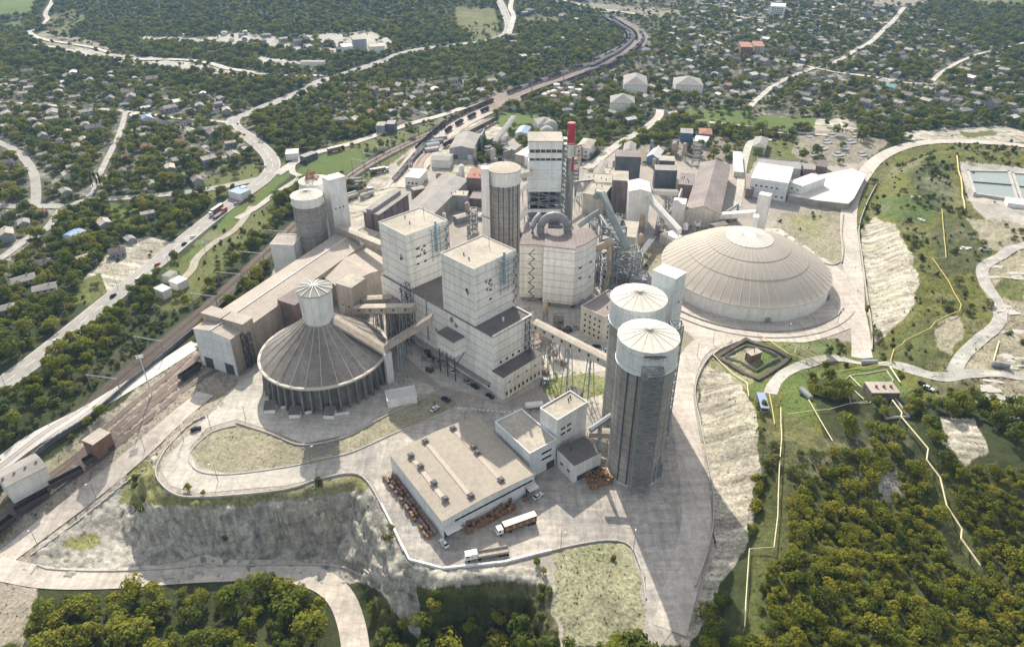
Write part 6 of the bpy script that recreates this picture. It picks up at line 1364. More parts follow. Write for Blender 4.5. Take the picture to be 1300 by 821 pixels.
# kerbs / retaining walls of the yard
for l, p, h in (('low concrete kerb wall around the outside of the yard loop road', [(262, 528), (236, 544), (210, 572), (198, 598), (206, 616), (228, 630), (270, 631), (362, 622), (404, 609), (455, 603), (484, 641), (512, 700)], .8),
                ('kerb around the dry island inside the loop road', [(300, 540), (270, 548), (246, 568), (240, 582), (252, 598), (290, 602), (368, 592), (404, 583), (446, 574), (510, 546), (578, 521)], .4),
                ('kerb along the upper edge of the dry island below the cone silo', [(300, 537), (344, 551), (384, 565), (438, 555), (486, 530), (552, 499)], .6),
                ('kerb ringing the small island at the bottom of the packing yard', [(700, 699), (735, 691), (770, 686), (794, 689), (806, 702), (815, 728), (820, 760)], .6),
                ('dark kerb between the haul road and the striped clay slope', [(936, 435), (905, 450), (888, 474), (882, 500), (888, 535), (896, 575), (905, 625), (905, 665), (898, 700), (882, 745)], 1.1),
                ('pale barrier wall on the right side of the straight haul road', [(1106, 446), (1106, 420), (1099, 370), (1094, 330), (1090, 292), (1099, 262), (1112, 236)], 1.6),
                ('pale barrier wall on the left side of the haul road below the platform', [(1068, 334), (1070, 318), (1068, 296), (1070, 272)], 1.3),
                ('curved pale kerb above the great dome', [(979, 291), (986, 302), (1010, 316), (1042, 332), (1056, 337), (1066, 333)], .7),
                ('low wall along the straight road by the rail yard', [(40, 704), (60, 690), (120, 645), (170, 605), (200, 575)], .5),
                ('kerb at the foot of the rock cutting', [(40, 728), (48, 716), (60, 722), (140, 725), (250, 718), (360, 717), (440, 721), (490, 733)], .6),
                ('long grey wall beyond the football field', [(905, 160), (960, 164), (1010, 170), (1034, 172)], 2.0)):
    kerb(l, p, h)
kerb('pale parapet wall along the lower edge of the packing yard', [(484, 640), (520, 711), (562, 722), (640, 714), (700, 699)], h=.9, w=.7, straight=True, mt='pale_wall', name='retaining_wall', cat='wall')
o = MB(); pts = dense([P(a_, b_) for a_, b_ in [(484, 640), (520, 711), (562, 722), (640, 714), (672, 707)]], 2.5)
for a_, b_ in zip(pts[:-1], pts[1:]):
    c = (a_+b_)/2; dd = b_-a_; o.rbox((c[0]+.1, c[1]-.75, -9), (float(np.linalg.norm(dd))+.2, .8, 8.9), atan2(dd[1], dd[0]))
tag(o.build('retaining_wall', M['concrete_old']), 'weathered lower face of the packing yard retaining wall', 'wall')
# dotted kerb blocks near mill foot
pts = catmull([P(a_, b_, 0) for a_, b_ in ((582, 519), (600, 520), (640, 524), (662, 521))], 1.6)
for k, p in enumerate(pts[::1]):
    m = MB(); m.box(-.5, .5, -.25, .25, 0, .7); o = m.build('kerb_block', M['white_wall'], loc=(float(p[0]), float(p[1]), .02)); tag(o, 'white concrete block in the dotted row between mill and packing hall', 'kerb block', 'dotted kerb blocks')

# pipelines --------------------------------------------------------------
def pipeline(label, px, mt='yellow_pipe', r=.2, h=1.3, step=9, closed=False, cat='pipe', name='gas_pipe', posts=True):
    w = [gp(a_, b_) for a_, b_ in px]; mb = MB(); ps = MB(); pts = []
    for a_, b_ in zip(w[:-1], w[1:]):
        n = max(1, int(hypot(b_[0]-a_[0], b_[1]-a_[1])/step))
        for k in range(n): t = k/n; pts.append((a_[0]+(b_[0]-a_[0])*t, a_[1]+(b_[1]-a_[1])*t))
    pts.append(w[-1][:2]); z = [hz(*p)+h for p in pts]; P3 = [(p[0]-pts[0][0], p[1]-pts[0][1], q-z[0]) for p, q in zip(pts, z)]
    ROADW.append(([np.array(p[:2]) for p in dense(w, 2.0)], 2.4)); root = thing(name, label, cat, (pts[0][0], pts[0][1], z[0])); mb.tube(P3, r, 8); mb.build('pipe', M[mt], root)
    if posts:
        for p in P3[::1]: ps.bar((p[0], p[1], p[2]-h-.5), p, .14)
        ps.build('posts', M[mt], root)
pipeline('long yellow pipe crossing the hill down to the bend above the gas hut', [(1195, 268), (1200, 330)], h=1.6)
pipeline('yellow pipe with kinks running down the hill to the golden tree', [(1200, 330), (1183, 331), (1196, 350), (1203, 360), (1219, 390), (1217, 398), (1186, 412), (1180, 420), (1148, 435), (1145, 440), (1134, 446), (1129, 462)], h=1.6)
pipeline('bright yellow pipe beside the settling ponds', [(1214, 200), (1220, 235), (1224, 268)], r=.5, h=1.6)
pipeline('yellow pipe along the gravel track by the gas hut', [(1129, 462), (1100, 468), (1060, 474), (1040, 474)], h=1.2)
pipeline('cream pipe from the gas hut down into the dark wood', [(1129, 468), (1142, 488)], 'cream_pipe', h=1.2, r=.35)
pipeline('pale pipe zigzagging down through the wood at lower right', [(1130, 516), (1142, 532), (1141, 537), (1175, 578), (1173, 592), (1190, 615), (1198, 650), (1217, 680), (1216, 692), (1240, 726)], 'cream_pipe', h=3.5, r=.3)
pipeline('thin pale pipe running straight down left of the lower wood', [(990, 522), (991, 560), (988, 600), (986, 660), (981, 700), (950, 702), (948, 731), (944, 800)], 'cream_pipe', h=2.2, r=.18)
pipeline('yellow pipe framing the near sides of the fenced pit', [(948, 488), (905, 452), (928, 432)], 'cream_pipe', h=1.0, r=.2)
pipeline('long yellow pipe from above the pit down to the gravel track', [(962, 427), (1000, 452), (1030, 462)], 'yellow_pipe', h=1.5, r=.25)
pipeline('short yellow pipe arch beside the dark bush near the pit', [(1008, 452), (1010, 443), (1040, 458), (1046, 466)], 'yellow_pipe', h=1.8, r=.2)
pipeline('small yellow pipe dropping from the pit corner to the blue bus', [(948, 488), (950, 505), (955, 505)], 'cream_pipe', h=1.0, r=.2)
pipeline('yellow pipe on the grass right of the blue bus', [(976, 500), (980, 520), (983, 540)], 'yellow_pipe', h=.8, r=.2)
pipeline('cream pipe slanting down the slope left of the gas hut', [(1026, 510), (1040, 535), (1056, 562)], 'cream_pipe', h=1.2, r=.2)
pipeline('pale pipe grid on the lawn left of the gas hut', [(1070, 484), (1096, 508)], 'cream_pipe', h=.7, r=.2)
pipeline('second pale pipe of the grid on the lawn left of the gas hut', [(1078, 478), (1092, 492)], 'cream_pipe', h=.7, r=.2)
pipeline('thin pale fence-like pipe above the dark wood', [(1000, 528), (1052, 522), (1080, 514), (1100, 512)], 'cream_pipe', h=1.2, r=.12)
# fenced pit
def ringwall(label, px, h, mt, name='wall', w=.5, cat='wall'):
    pts = [gp(a_, b_) for a_, b_ in px]; mb = MB(); c = pts[0]
    for a_, b_ in zip(pts, pts[1:]+pts[:1]):
        L = hypot(b_[0]-a_[0], b_[1]-a_[1]); dx, dy = (b_[0]-a_[0])/L, (b_[1]-a_[1])/L; n_ = max(1, int(L/3)); e = w*.3
        st = []
        for k in range(n_+1):
            t = -e+(L+2*e)*k/n_; x, y = a_[0]+dx*t, a_[1]+dy*t; z = hz(x, y)-c[2]
            for s, dz in ((-w*.5, -.8), (-w*.28, h), (w*.28, h), (w*.5, -.8)): st.append((x-dy*s-c[0], y+dx*s-c[1], z+dz))
        mb.add(st, [(4*k+j, 4*k+j+1, 4*k+j+5, 4*k+j+4) for k in range(n_) for j in range(3)]+[(0, 3, 2, 1), (4*n_, 4*n_+1, 4*n_+2, 4*n_+3)])
    return tag(mb.build(name, M[mt], loc=c), label, cat)
ringwall('dark outer earth wall of the square pit', [(910, 454), (947, 432), (1001, 455), (962, 482)], 1.1, 'soil_dark', 'earth_wall', 3.4)
ringwall('pale inner fence around the hut in the square pit', [(920, 454), (947, 440), (990, 455), (960, 472)], 1.4, 'concrete_old', 'fence', .25)
rt, w, d, Hh, fc = B('pump_hut', 'small dark hut with pale roof inside the square pit', 'house', (947, 447), (954, 452), (966, 446), hz(*gp(955, 460)[:2])+4.2, 'brick_wall', 'roof_pink', z0=hz(*gp(955, 460)[:2]), wins=[('L', 1, 1, 1, 1.2, 1.5, 3)])
m = MB(); m.cyl(0, 0, Hh+.3, Hh+2, .2, 8); m.build('flue', M['steel_dark'], rt)
# blue bus / cabin
g = gp(967, 515); bus = thing('old_cabin_bus', 'old blue-grey bus body parked beside the square pit', 'bus', g, 1.45)
m = MB(); m.box(-5, 5, -1.6, 1.6, .4, 2.9); m.build('body', M['car_grey'], bus); m = MB()
for k in range(7): m = MB(); m.box(-4.5+k*1.3, -3.6+k*1.3, -1.65, 1.65, 1.7, 2.4); m.build('side_window', M['glass'], bus)
for y in (-1.2, -.35, .5): m = MB(); m.box(-5.05, 5.05, y, y+.65, 1.5, 2.4); m.build('end_window', M['glass'], bus)
m = MB(); m = MB(); m.box(-5.1, 5.1, -1.7, 1.7, 2.903, 3.15); m.build('roof', M['roof_lilac'], bus)
m = MB()
for x in (-3, 3):
    for y in (-1.4, 1.4): m.tube([(x, y-.2, .45), (x, y+.2, .45)], .45, 10)
m.build('wheels', M['rubber'], bus)
# gas hut with its walled plots
zz = hz(*gp(1125, 505)[:2])
rt, w, d, Hh, fc = B('gas_hut', 'low gas control hut with two round hatches on a pale roof', 'house', (1107, 499), (1143, 499), (1137, 485), zz+3.6, 'mauve_concrete', 'roof_pink', z0=zz-.5)
for x in (-.22, .05, .3): m = MB(); m.cyl(x*w, 0, Hh+.3, Hh+1.3, .55, 12); m.build('roof_hatch', M['brick_wall'], rt)
ringwall('pale low wall around the lawn left of the gas hut', [(1078, 478), (1125, 470), (1134, 483), (1104, 512), (1080, 512), (1069, 484)], .5, 'slab', 'garden_wall', .35)
ringwall('pale wall around the sunken green plot below the gas hut', [(1117, 508), (1134, 505), (1154, 530), (1124, 532)], 1.0, 'slab', 'garden_wall', .4)
for px, py, l, an in ((1103, 463, 'dark horizontal fuel tank above the gas hut lawn', 0), (1269, 466, 'dark fuel tank at the end of the pale pipe on the right', -.3), (1022, 503, 'small dark rusty tank on the slope left of the dark bushes', 1.9)):
    g = gp(px, py); r = thing('fuel_tank', l, 'tank', g, an); m = MB(); m.tube([(-3.6, 0, 1.5), (-3.3, 0, 1.5), (3.3, 0, 1.5), (3.6, 0, 1.5)], [.9, 1.3, 1.3, .9], 14); m.build('shell', M['grey_wall'], r, smooth_ang=50)
    m = MB(); m.box(-2.3, -1.8, -1, 1, -.4, .9); m.box(1.8, 2.3, -1, 1, -.4, .9); m.build('cradle', M['concrete_old'], r)
# ponds
zp = max(hz(*gp(a_, b_)[:2]) for a_, b_ in ((1232, 214), (1238, 244), (1300, 252), (1340, 225)))+.6
def pond(label, px):
    w = [P(a_, b_, zp) for a_, b_ in px]; c = (sum(p[0] for p in w)/len(w), sum(p[1] for p in w)/len(w)); r = thing('settling_pond', label, 'pond', (c[0], c[1], zp-2)); L = [(p[0]-c[0], p[1]-c[1]) for p in w]
    m = MB(); m.prism(L, -3, 1.2); 
    m.build('water', M['water'], r); m = MB(); n = len(L)
    for k in range(n):
        a_, b_ = L[k], L[(k+1) % n]; m.rbox(((a_[0]+b_[0])/2, (a_[1]+b_[1])/2, -3), (hypot(b_[0]-a_[0], b_[1]-a_[1])+1.6, 1.8, 5), atan2(b_[1]-a_[1], b_[0]-a_[0]))
    m.build('rim', M['concrete'], r); m = MB(); a_, b_ = (np.array(L[0])+np.array(L[1]))/2, (np.array(L[2])+np.array(L[3]))/2; m.rbox(((a_[0]+b_[0])/2, (a_[1]+b_[1])/2, 1.0), (float(np.linalg.norm(b_-a_)), .8, .9), atan2(b_[1]-a_[1], b_[0]-a_[0])); m.build('divider', M['steel_dark'], r); FOOT.append((c[0], c[1], 22, 14, 0))
pond('large rectangular green settling pond at the right edge', [(1229, 216), (1238, 245), (1292, 253), (1281, 217)])
pond('second settling pond cut by the right edge', [(1286, 219), (1298, 254), (1345, 259), (1335, 222)])
B('pump_house', 'white pump house below the settling ponds', 'house', (1280, 258), (1310, 262), (1312, 255), zp+1, 'pale_wall', 'roof_white', z0=zp-4)
# derelict stuff, slabs on the hill
random.seed(21)
for k in range(36):
    px, py = random.choice(((1265, 345), (1285, 395), (1290, 430), (1285, 460), (1270, 500), (1285, 520), (1262, 485), (1290, 345))); px += random.uniform(-12, 14); py += random.uniform(-9, 9)
    if 1250 < px < 1262 and py < 400: continue
    g = gp(px, py); m = MB(); L_, W_ = random.uniform(3, 12), random.uniform(1.2, 4); n = 8; a0 = random.uniform(-.3, .1)
    ring = [(-L_/2, -W_/2), (L_/2*random.uniform(.5, 1), -W_/2), (L_/2, W_/2*random.uniform(-.3, 1)), (L_/2*random.uniform(.2, .8), W_/2), (-L_/2*random.uniform(.6, 1), W_/2*random.uniform(.6, 1))]
    m.prism(ring, -.8, random.uniform(.1, .25)); o = m.build('concrete_slab', M['concrete'], loc=(g[0], g[1], g[2]), label=None); o.rotation_euler = (0, 0, a0)
    tag(o, 'pale broken concrete slab lying on the dry ground at the right edge', 'concrete slab', 'broken slabs at the right edge')
for px, py, l in ((1226, 316, 'broken white concrete block on the hill beside the yellow pipe'), (1250, 318, 'row of pale slabs beside the winding track'), (1162, 252, 'small ruined white hut on the green hill'), (1168, 280, 'white rubble left of the long yellow pipe')):
    g = gp(px, py); m = MB(); rr = random.Random(px)
    for k in range(4): m.rbox((rr.uniform(-3, 3), rr.uniform(-2, 2), -.5), (rr.uniform(1, 4), rr.uniform(.8, 2), rr.uniform(.8, 2)), rr.uniform(-.5, .5))
    tag(m.build('rubble_pile', M['slab'], loc=g), l, 'rubble')
g = gp(1260, 440); 
pipeline('straight pale pipe lying on the dry grass at the right', [(1268, 434), (1260, 462)], 'cream_pipe', h=.5, r=.3)
# tank yard (substation) far behind
random.seed(3)
for k in range(16):
    px, py = 690+random.uniform(0, 55), 112+random.uniform(0, 16); g = gp(px, py); r_ = random.uniform(2.5, 4)
    m = MB(); m.lathe([(r_, -1), (r_, 5), (.1, 6.2)], 14); tag(m.build('round_tank', M['duct_tan' if k % 2 else 'white_wall'], loc=g), 'small pinkish or white tank in the yard below the tall masts', 'tank', 'tanks below the masts'); FOOT.append((g[0], g[1], r_, r_, 0))
for px, py, r_, l in ((694, 176, 6.5, 'round domed silo just behind the cyclone tower, nearer one'), (699, 168, 6.5, 'round domed silo behind the cyclone tower, farther one')):
    g = gp(px, py); m = MB(); m.lathe([(r_, -1), (r_, 6), (r_*.8, 9), (r_*.4, 11), (.1, 11.6)], 24); tag(m.build('domed_silo', M['concrete'], loc=g, smooth_ang=50), l, 'silo'); FOOT.append((g[0], g[1], r_, r_, 0))
# foundations in the derelict yard
for k in range(10):
    g = gp(1028+k*7.5, 174+(k*7 % 4)*8); m = MB(); m.rbox((0, 0, -.6), (7+k % 3*2, 4, 1.3), .3); m.rbox((1, 5.5, -.6), (5, 3, 1.9), .3)
    tag(m.build('foundation', M['grey_wall'], loc=g), 'grey foundation block in the derelict yard above the platform', 'foundation', 'foundations in the derelict yard')
# works clutter: heaps, crates, scrap
random.seed(9)
for k in range(70):
    px, py = random.choice(((640, 470), (700, 455), (560, 460), (770, 320), (745, 380), (540, 265), (590, 285), (600, 235), (850, 300), (710, 480), (905, 290), (650, 300), (720, 410), (500, 400), (660, 215), (880, 250), (770, 215), (800, 210)))
    px += random.uniform(-22, 22); py += random.uniform(-12, 12); g = P(px, py, 0)
    if not clear_foot(np.array([g[0]]), np.array([g[1]]), 1)[0]: continue
    m = MB(); rr = random.Random(k)
    for j in range(3): m.rbox((rr.uniform(-1.5, 1.5), rr.uniform(-1.5, 1.5), 0), (rr.uniform(1, 4), rr.uniform(.8, 2.5), rr.uniform(.6, 2.6)), rr.uniform(0, 3))
    tag(m.build('scrap_pile', M[random.choice(['steel', 'brown_wall', 'crate_grey', 'concrete_old', 'steel_dark', 'roof_rust'])], loc=(g[0], g[1], .05)), 'small heap of scrap and crates in the works near '+near(g[0], g[1]), 'scrap heap', 'scrap heaps in the works')
# steel pipe racks across the works
for l, A, B_, z in (('pipe rack crossing between preheater tower and flat roofed workshops', (715, 262), (750, 240), 9), ('pipe rack left of the cyclone tower', (640, 296), (676, 262), 8), ('pipe rack from the filter building to the office block', (750, 392), (742, 380), 6), ('pipe rack behind the single silo', (655, 250), (672, 232), 10), ('pipe rack right of the sloping pipes', (808, 330), (830, 300), 6)):
    a_ = P(*A, z); b_ = P(*B_, z); r = thing('pipe_rack', l, 'pipe rack', (a_[0], a_[1], 0)); m = MB(); dx, dy = b_[0]-a_[0], b_[1]-a_[1]; L = hypot(dx, dy); nx_, ny_ = -dy/L, dx/L
    for s in (-1.4, -.5, .4, 1.3): m.tube([(nx_*s, ny_*s, z), (dx+nx_*s, dy+ny_*s, z)], .35, 8)
    m.build('pipes', M['duct'], r); m = MB(); n = max(2, int(L/8))
    for k in range(n+1):
        t = k/n
        for s in (-1.8, 1.8): m.bar((dx*t+nx_*s, dy*t+ny_*s, 0), (dx*t+nx_*s, dy*t+ny_*s, z-.4), .3)
        m.bar((dx*t-nx_*1.9, dy*t-ny_*1.9, z-.5), (dx*t+nx_*1.9, dy*t+ny_*1.9, z-.5), .3)
    m.build('frame', M['steel'], r)

# dense small plant: sheds, vessels, ducts and gantries between the big blocks
random.seed(44); NP = 0
for k in range(420):
    if NP >= 92: break
    cxp, cyp, rx, ry = random.choice(((745, 300, 45, 60), (745, 300, 45, 60), (690, 250, 45, 35), (800, 260, 60, 40), (850, 300, 40, 25), (600, 280, 45, 30), (770, 350, 45, 40), (640, 210, 40, 18), (840, 205, 50, 14), (560, 250, 30, 25), (900, 290, 30, 10), (500, 400, 25, 25), (690, 430, 30, 25), (720, 215, 30, 14)))
    px, py = cxp+random.uniform(-rx, rx), cyp+random.uniform(-ry, ry); g = P(px, py, 0)
    kind = random.choice(('shed', 'shed', 'vessel', 'duct', 'gantry', 'bin')); hw = {'shed': 4, 'vessel': 2, 'duct': 2, 'gantry': 3, 'bin': 2.5}[kind]
    if not clear_foot(np.array([g[0]]), np.array([g[1]]), hw+.6)[0] or not clear_roads(np.array([g[0]]), np.array([g[1]]), hw)[0]: continue
    NP += 1; nr_ = near(g[0], g[1]); an = random.choice((.0, .55, 1.3))+random.uniform(-.1, .1)
    if kind == 'shed':
        w_, d_, h_ = random.uniform(4, 10), random.uniform(3.5, 6), random.uniform(3, 7); wl = random.choice(['cream_wall', 'tan_wall', 'grey_wall', 'white_wall', 'brown_wall']); nm_ = {'cream_wall': 'cream', 'tan_wall': 'tan', 'grey_wall': 'grey', 'white_wall': 'white', 'brown_wall': 'brown'}[wl]
        bldw('plant_shed', 'small '+nm_+' walled plant shed standing near '+nr_, 'shed', (g[0], g[1], 0), an, w_, d_, h_, wl, random.choice(['roof_grey', 'roof_cream', 'roof_brown', 'roof_rust', 'roof_white']), random.choice(['flat', 'gable']), (('L', 2, 1, .9, .9, 1.2, 2.6),), 0, 'small '+nm_+' plant sheds near '+nr_, vents=random.choice((0, 1, 2)))
    elif kind in ('vessel', 'bin'):
        r_ = random.uniform(1.1, 2.2); h_ = random.uniform(5, 14); r = thing('steel_vessel', 'upright steel vessel on legs standing near '+nr_, 'vessel', (g[0], g[1], 0), an, 'steel vessels near '+nr_)
        m = MB(); m.lathe([(.4, h_*.25), (r_, h_*.42), (r_, h_), (r_*.5, h_+r_*.5), (.05, h_+r_*.6)], 16); m.build('shell', M[random.choice(['duct', 'pale_wall', 'duct_tan', 'concrete'])], r, smooth_ang=40)
        m = MB(); m.truss(-r_*.8, r_*.8, -r_*.8, r_*.8, 0, h_*.45, 2, .2); m.build('legs', M['steel'], r); FOOT.append((g[0], g[1], r_, r_, 0))
    elif kind == 'duct':
        r = thing('bent_duct', 'bent ventilation duct rising near '+nr_, 'duct', (g[0], g[1], 0), an, 'bent ducts near '+nr_); h_ = random.uniform(6, 15); L_ = random.uniform(5, 14)
        m = MB(); m.tube([(0, 0, 0), (0, 0, h_-1), (.8, 0, h_), (L_, 0, h_+random.uniform(-1, 3)), (L_+.8, 0, h_-1), (L_+.8, 0, 0)], random.uniform(.5, 1.0), 10); m.build('duct', M[random.choice(['duct', 'duct_tan', 'duct_green'])], r, smooth_ang=40)
    else:
        h_ = random.uniform(6, 18); r = thing('steel_gantry', 'open steel gantry with platforms near '+nr_, 'gantry', (g[0], g[1], 0), an, 'steel gantries near '+nr_); w_ = random.uniform(2, 3.4)
        m = MB(); m.truss(-w_, w_, -w_*.7, w_*.7, 0, h_, max(2, int(h_/3.2)), .24); m.build('frame', M['steel'], r)
        m = MB()
        for q in range(1, int(h_/3.2)+1): m.box(-w_-.3, w_+.3, -w_*.7-.3, w_*.7+.3, q*3.15, q*3.15+.12)
        m.build('platform', M['roof_brown'], r); FOOT.append((g[0], g[1], w_, w_, 0))
DR = None

# ---------------------------------------------------------------- town houses
random.seed(31)
HP = []
RM = ['roof_grey', 'roof_white', 'roof_grey', 'roof_rust', 'roof_cream', 'roof_brown', 'roof_blue', 'roof_pink', 'roof_teal', 'roof_dark', 'roof_white', 'roof_cream']
RN = ['grey', 'white', 'mid grey', 'rust-red', 'cream', 'brown', 'blue', 'pinkish grey', 'turquoise', 'dark', 'bright white', 'sandy']
def house_proto(k):
    rr = random.Random(k); w, d, h = rr.uniform(9, 14), rr.uniform(6.5, 9), rr.uniform(3, 5.5); p = rr.uniform(.35, .6); wl = MB(); b = -3
    vs = [(-w/2, -d/2, b), (w/2, -d/2, b), (w/2, d/2, b), (-w/2, d/2, b), (-w/2, -d/2, h), (w/2, -d/2, h), (w/2, d/2, h), (-w/2, d/2, h), (-w/2, 0, h+d/2*p), (w/2, 0, h+d/2*p)]
    wl.add(vs, [(0, 1, 5, 4), (2, 3, 7, 6), (1, 2, 6, 9, 5), (3, 0, 4, 8, 7)])
    for x in (-.3, 0, .3): wl.box(x*w-.6, x*w+.6, -d/2-.05, d/2+.05, 1.2, 2.5, 1)
    rf = MB(); e = .5; q = d*.35 if k % 3 == 0 else 0
    for s in (-1, 1):
        a_ = [(-w/2-e, s*(d/2+e), h-e*p+.05), (w/2+e, s*(d/2+e), h-e*p+.05), (w/2+e-q, 0, h+d/2*p+.05), (-w/2-e+q, 0, h+d/2*p+.05)]
        b_ = [(x, y, z+.2) for x, y, z in a_]
        f = [(0, 1, 2, 3), (7, 6, 5, 4), (0, 4, 5, 1), (1, 5, 6, 2), (2, 6, 7, 3), (3, 7, 4, 0)]
        rf.add(a_+b_, f if s > 0 else [tuple(reversed(t)) for t in f])
    if q:
        for s in (-1, 1): rf.add([(s*(w/2+e), -d/2-e, h-e*p+.05), (s*(w/2+e), d/2+e, h-e*p+.05), (s*(w/2+e-q), 0, h+d/2*p+.25)], [(0, 1, 2) if s > 0 else (2, 1, 0)])
    rf.box(w*.2, w*.2+.7, -.4, .3, h+d/2*p-.3, h+d/2*p+1.1)
    return wl.mesh('wall', [M[rr.choice(['white_wall', 'cream_wall', 'pale_wall', 'tan_wall', 'grey_wall'])], M['glass']]), rf.mesh('roof', [M[RM[k]]]), (w, d)
HP = [house_proto(k) for k in range(12)]
TOWN_AREAS = [([(0, 95), (150, 95), (310, 135), (330, 180), (250, 238), (80, 248), (60, 215), (0, 250)], 110), ([(0, 262), (80, 268), (60, 300), (0, 330)], 12), ([(700, 100), (760, 88), (840, 60), (860, 20), (900, 0), (1100, 0), (1160, 30), (1230, 60), (1300, 85), (1300, 125), (1150, 118), (1060, 112), (960, 110), (860, 118), (800, 135), (740, 135), (700, 128)], 300),
              ([(420, 110), (640, 100), (650, 122), (560, 142), (500, 155), (430, 160)], 34), ([(905, 110), (1300, 122), (1300, 160), (1200, 150), (1060, 130), (905, 135)], 40), ([(230, 45), (330, 40), (440, 58), (500, 66), (440, 68), (330, 60), (240, 58)], 22), ([(690, 118), (700, 150), (790, 158), (860, 150), (900, 135)], 16), ([(640, 15), (760, 0), (790, 15), (740, 60), (680, 75), (640, 90)], 24), ([(140, 262), (235, 255), (200, 290), (100, 360), (60, 400), (0, 420), (0, 370), (80, 320)], 9)]
spots = []
for poly, n in TOWN_AREAS:
    wp = [gp(*p)[:2] for p in poly]; xs = [p[0] for p in wp]; ys = [p[1] for p in wp]; got = 0; tries = 0
    while got < n and tries < n*60:
        tries += 1; x, y = random.uniform(min(xs), max(xs)), random.uniform(min(ys), max(ys))
        if not inpoly(np.array([x]), np.array([y]), wp)[0]: continue
        if any(abs(x-a_[0]) < 15 and abs(y-a_[1]) < 14 for a_ in spots): continue
        if not clear_roads(np.array([x]), np.array([y]), 7)[0] or not clear_foot(np.array([x]), np.array([y]), 7)[0]: continue
        spots.append((x, y)); got += 1
spots.sort(key=lambda s: hypot(*s))
bulk = MB(); bw = []
for k, (x, y) in enumerate(spots):
    pk = random.choices(range(12), weights=[9, 2, 8, 1.5, 3, 6, .5, 5, .3, 6, .8, 3])[0]; an = .35+random.choice((0, pi/2))+random.uniform(-.2, .2)+.4*float(vnoise(np.array([x/150]), np.array([y/150]), 5)[0]); sc_ = random.uniform(.6, 1.05); z = hz(x, y)
    wm, rm_, (w_, d_) = HP[pk]; FOOT.append((x, y, w_*sc_/2, d_*sc_/2, an))
    if k < 290:
        nm = near(x, y); o = thing('house', RN[pk]+'-roofed house among trees near '+nm, 'house', (x, y, z), an, RN[pk]+'-roofed houses near '+nm); o.scale = (sc_,)*3
        for me in (wm, rm_): c = bpy.data.objects.new(me.name.split('.')[0], me); COL.objects.link(c); c.parent = o
    else:
        bw.append((x, y, z, an, sc_, pk))
# the farthest houses, beyond three hundred, in one piece
vs_, fs_, mi_ = [], [], []; mats_ = []; 
for x, y, z, an, s_, pk in bw:
    for me in HP[pk][:2]:
        base = len(vs_); ca, sa = cos(an)*s_, sin(an)*s_
        vs_ += [(x+v_.co.x*ca-v_.co.y*sa, y+v_.co.x*sa+v_.co.y*ca, z+v_.co.z*s_) for v_ in me.vertices]
        for p in me.polygons:
            mt_ = me.materials[p.material_index]
            if mt_ not in mats_: mats_.append(mt_)
            fs_.append(tuple(i+base for i in p.vertices)); mi_.append(mats_.index(mt_))
if fs_:
    mb = MB(); mb.v, mb.f, mb.m = vs_, fs_, mi_; tag(mb.build('far_houses', mats_), 'many tiny far-off houses scattered towards the top of the town', 'houses', kind='stuff')
# ---------------------------------------------------------------- trees and bushes
def leaf_mat(name, cols):
    m = bpy.data.materials.new(name); m.use_nodes = True; nt = m.node_tree; N = nt.nodes; L = nt.links; b = N['Principled BSDF']
    oi = N.new('ShaderNodeObjectInfo'); at = N.new('ShaderNodeAttribute'); at.attribute_name = 'tint'
    ad = N.new('ShaderNodeMath'); ad.operation = 'MULTIPLY_ADD'; L.new(at.outputs['Fac'], ad.inputs[0]); ad.inputs[1].default_value = .35; L.new(oi.outputs['Random'], ad.inputs[2])
    mr = N.new('ShaderNodeMapRange'); mr.inputs[1].default_value = .1; mr.inputs[2].default_value = 1.2; L.new(ad.outputs[0], mr.inputs[0])
    cr = N.new('ShaderNodeValToRGB'); e = cr.color_ramp.elements
    while len(e) < len(cols): e.new(.5)
    for k, c in enumerate(cols): e[k].position = k/(len(cols)-1); e[k].color = (*c, 1)
    L.new(mr.outputs[0], cr.inputs[0]); L.new(cr.outputs[0], b.inputs['Base Color']); b.inputs['Roughness'].default_value = .8; b.inputs['Specular IOR Level'].default_value = .15
    tr = N.new('ShaderNodeBsdfTranslucent'); L.new(cr.outputs[0], tr.inputs[0]); mx = N.new('ShaderNodeMixShader'); mx.inputs[0].default_value = .38
    L.new(b.outputs[0], mx.inputs[1]); L.new(tr.outputs[0], mx.inputs[2]); L.new(mx.outputs[0], N['Material Output'].inputs[0]); return m
LM = {'wood': leaf_mat('leaves_green', [(.072, .100, .018), (.120, .150, .020), (.185, .205, .024), (.26, .25, .034)]),
      'gold': leaf_mat('leaves_olive', [(.075, .095, .014), (.135, .152, .016), (.205, .215, .020), (.28, .25, .030)]),
      'shrub': leaf_mat('leaves_shrub', [(.060, .080, .024), (.095, .118, .028), (.135, .155, .036), (.17, .165, .05)])}
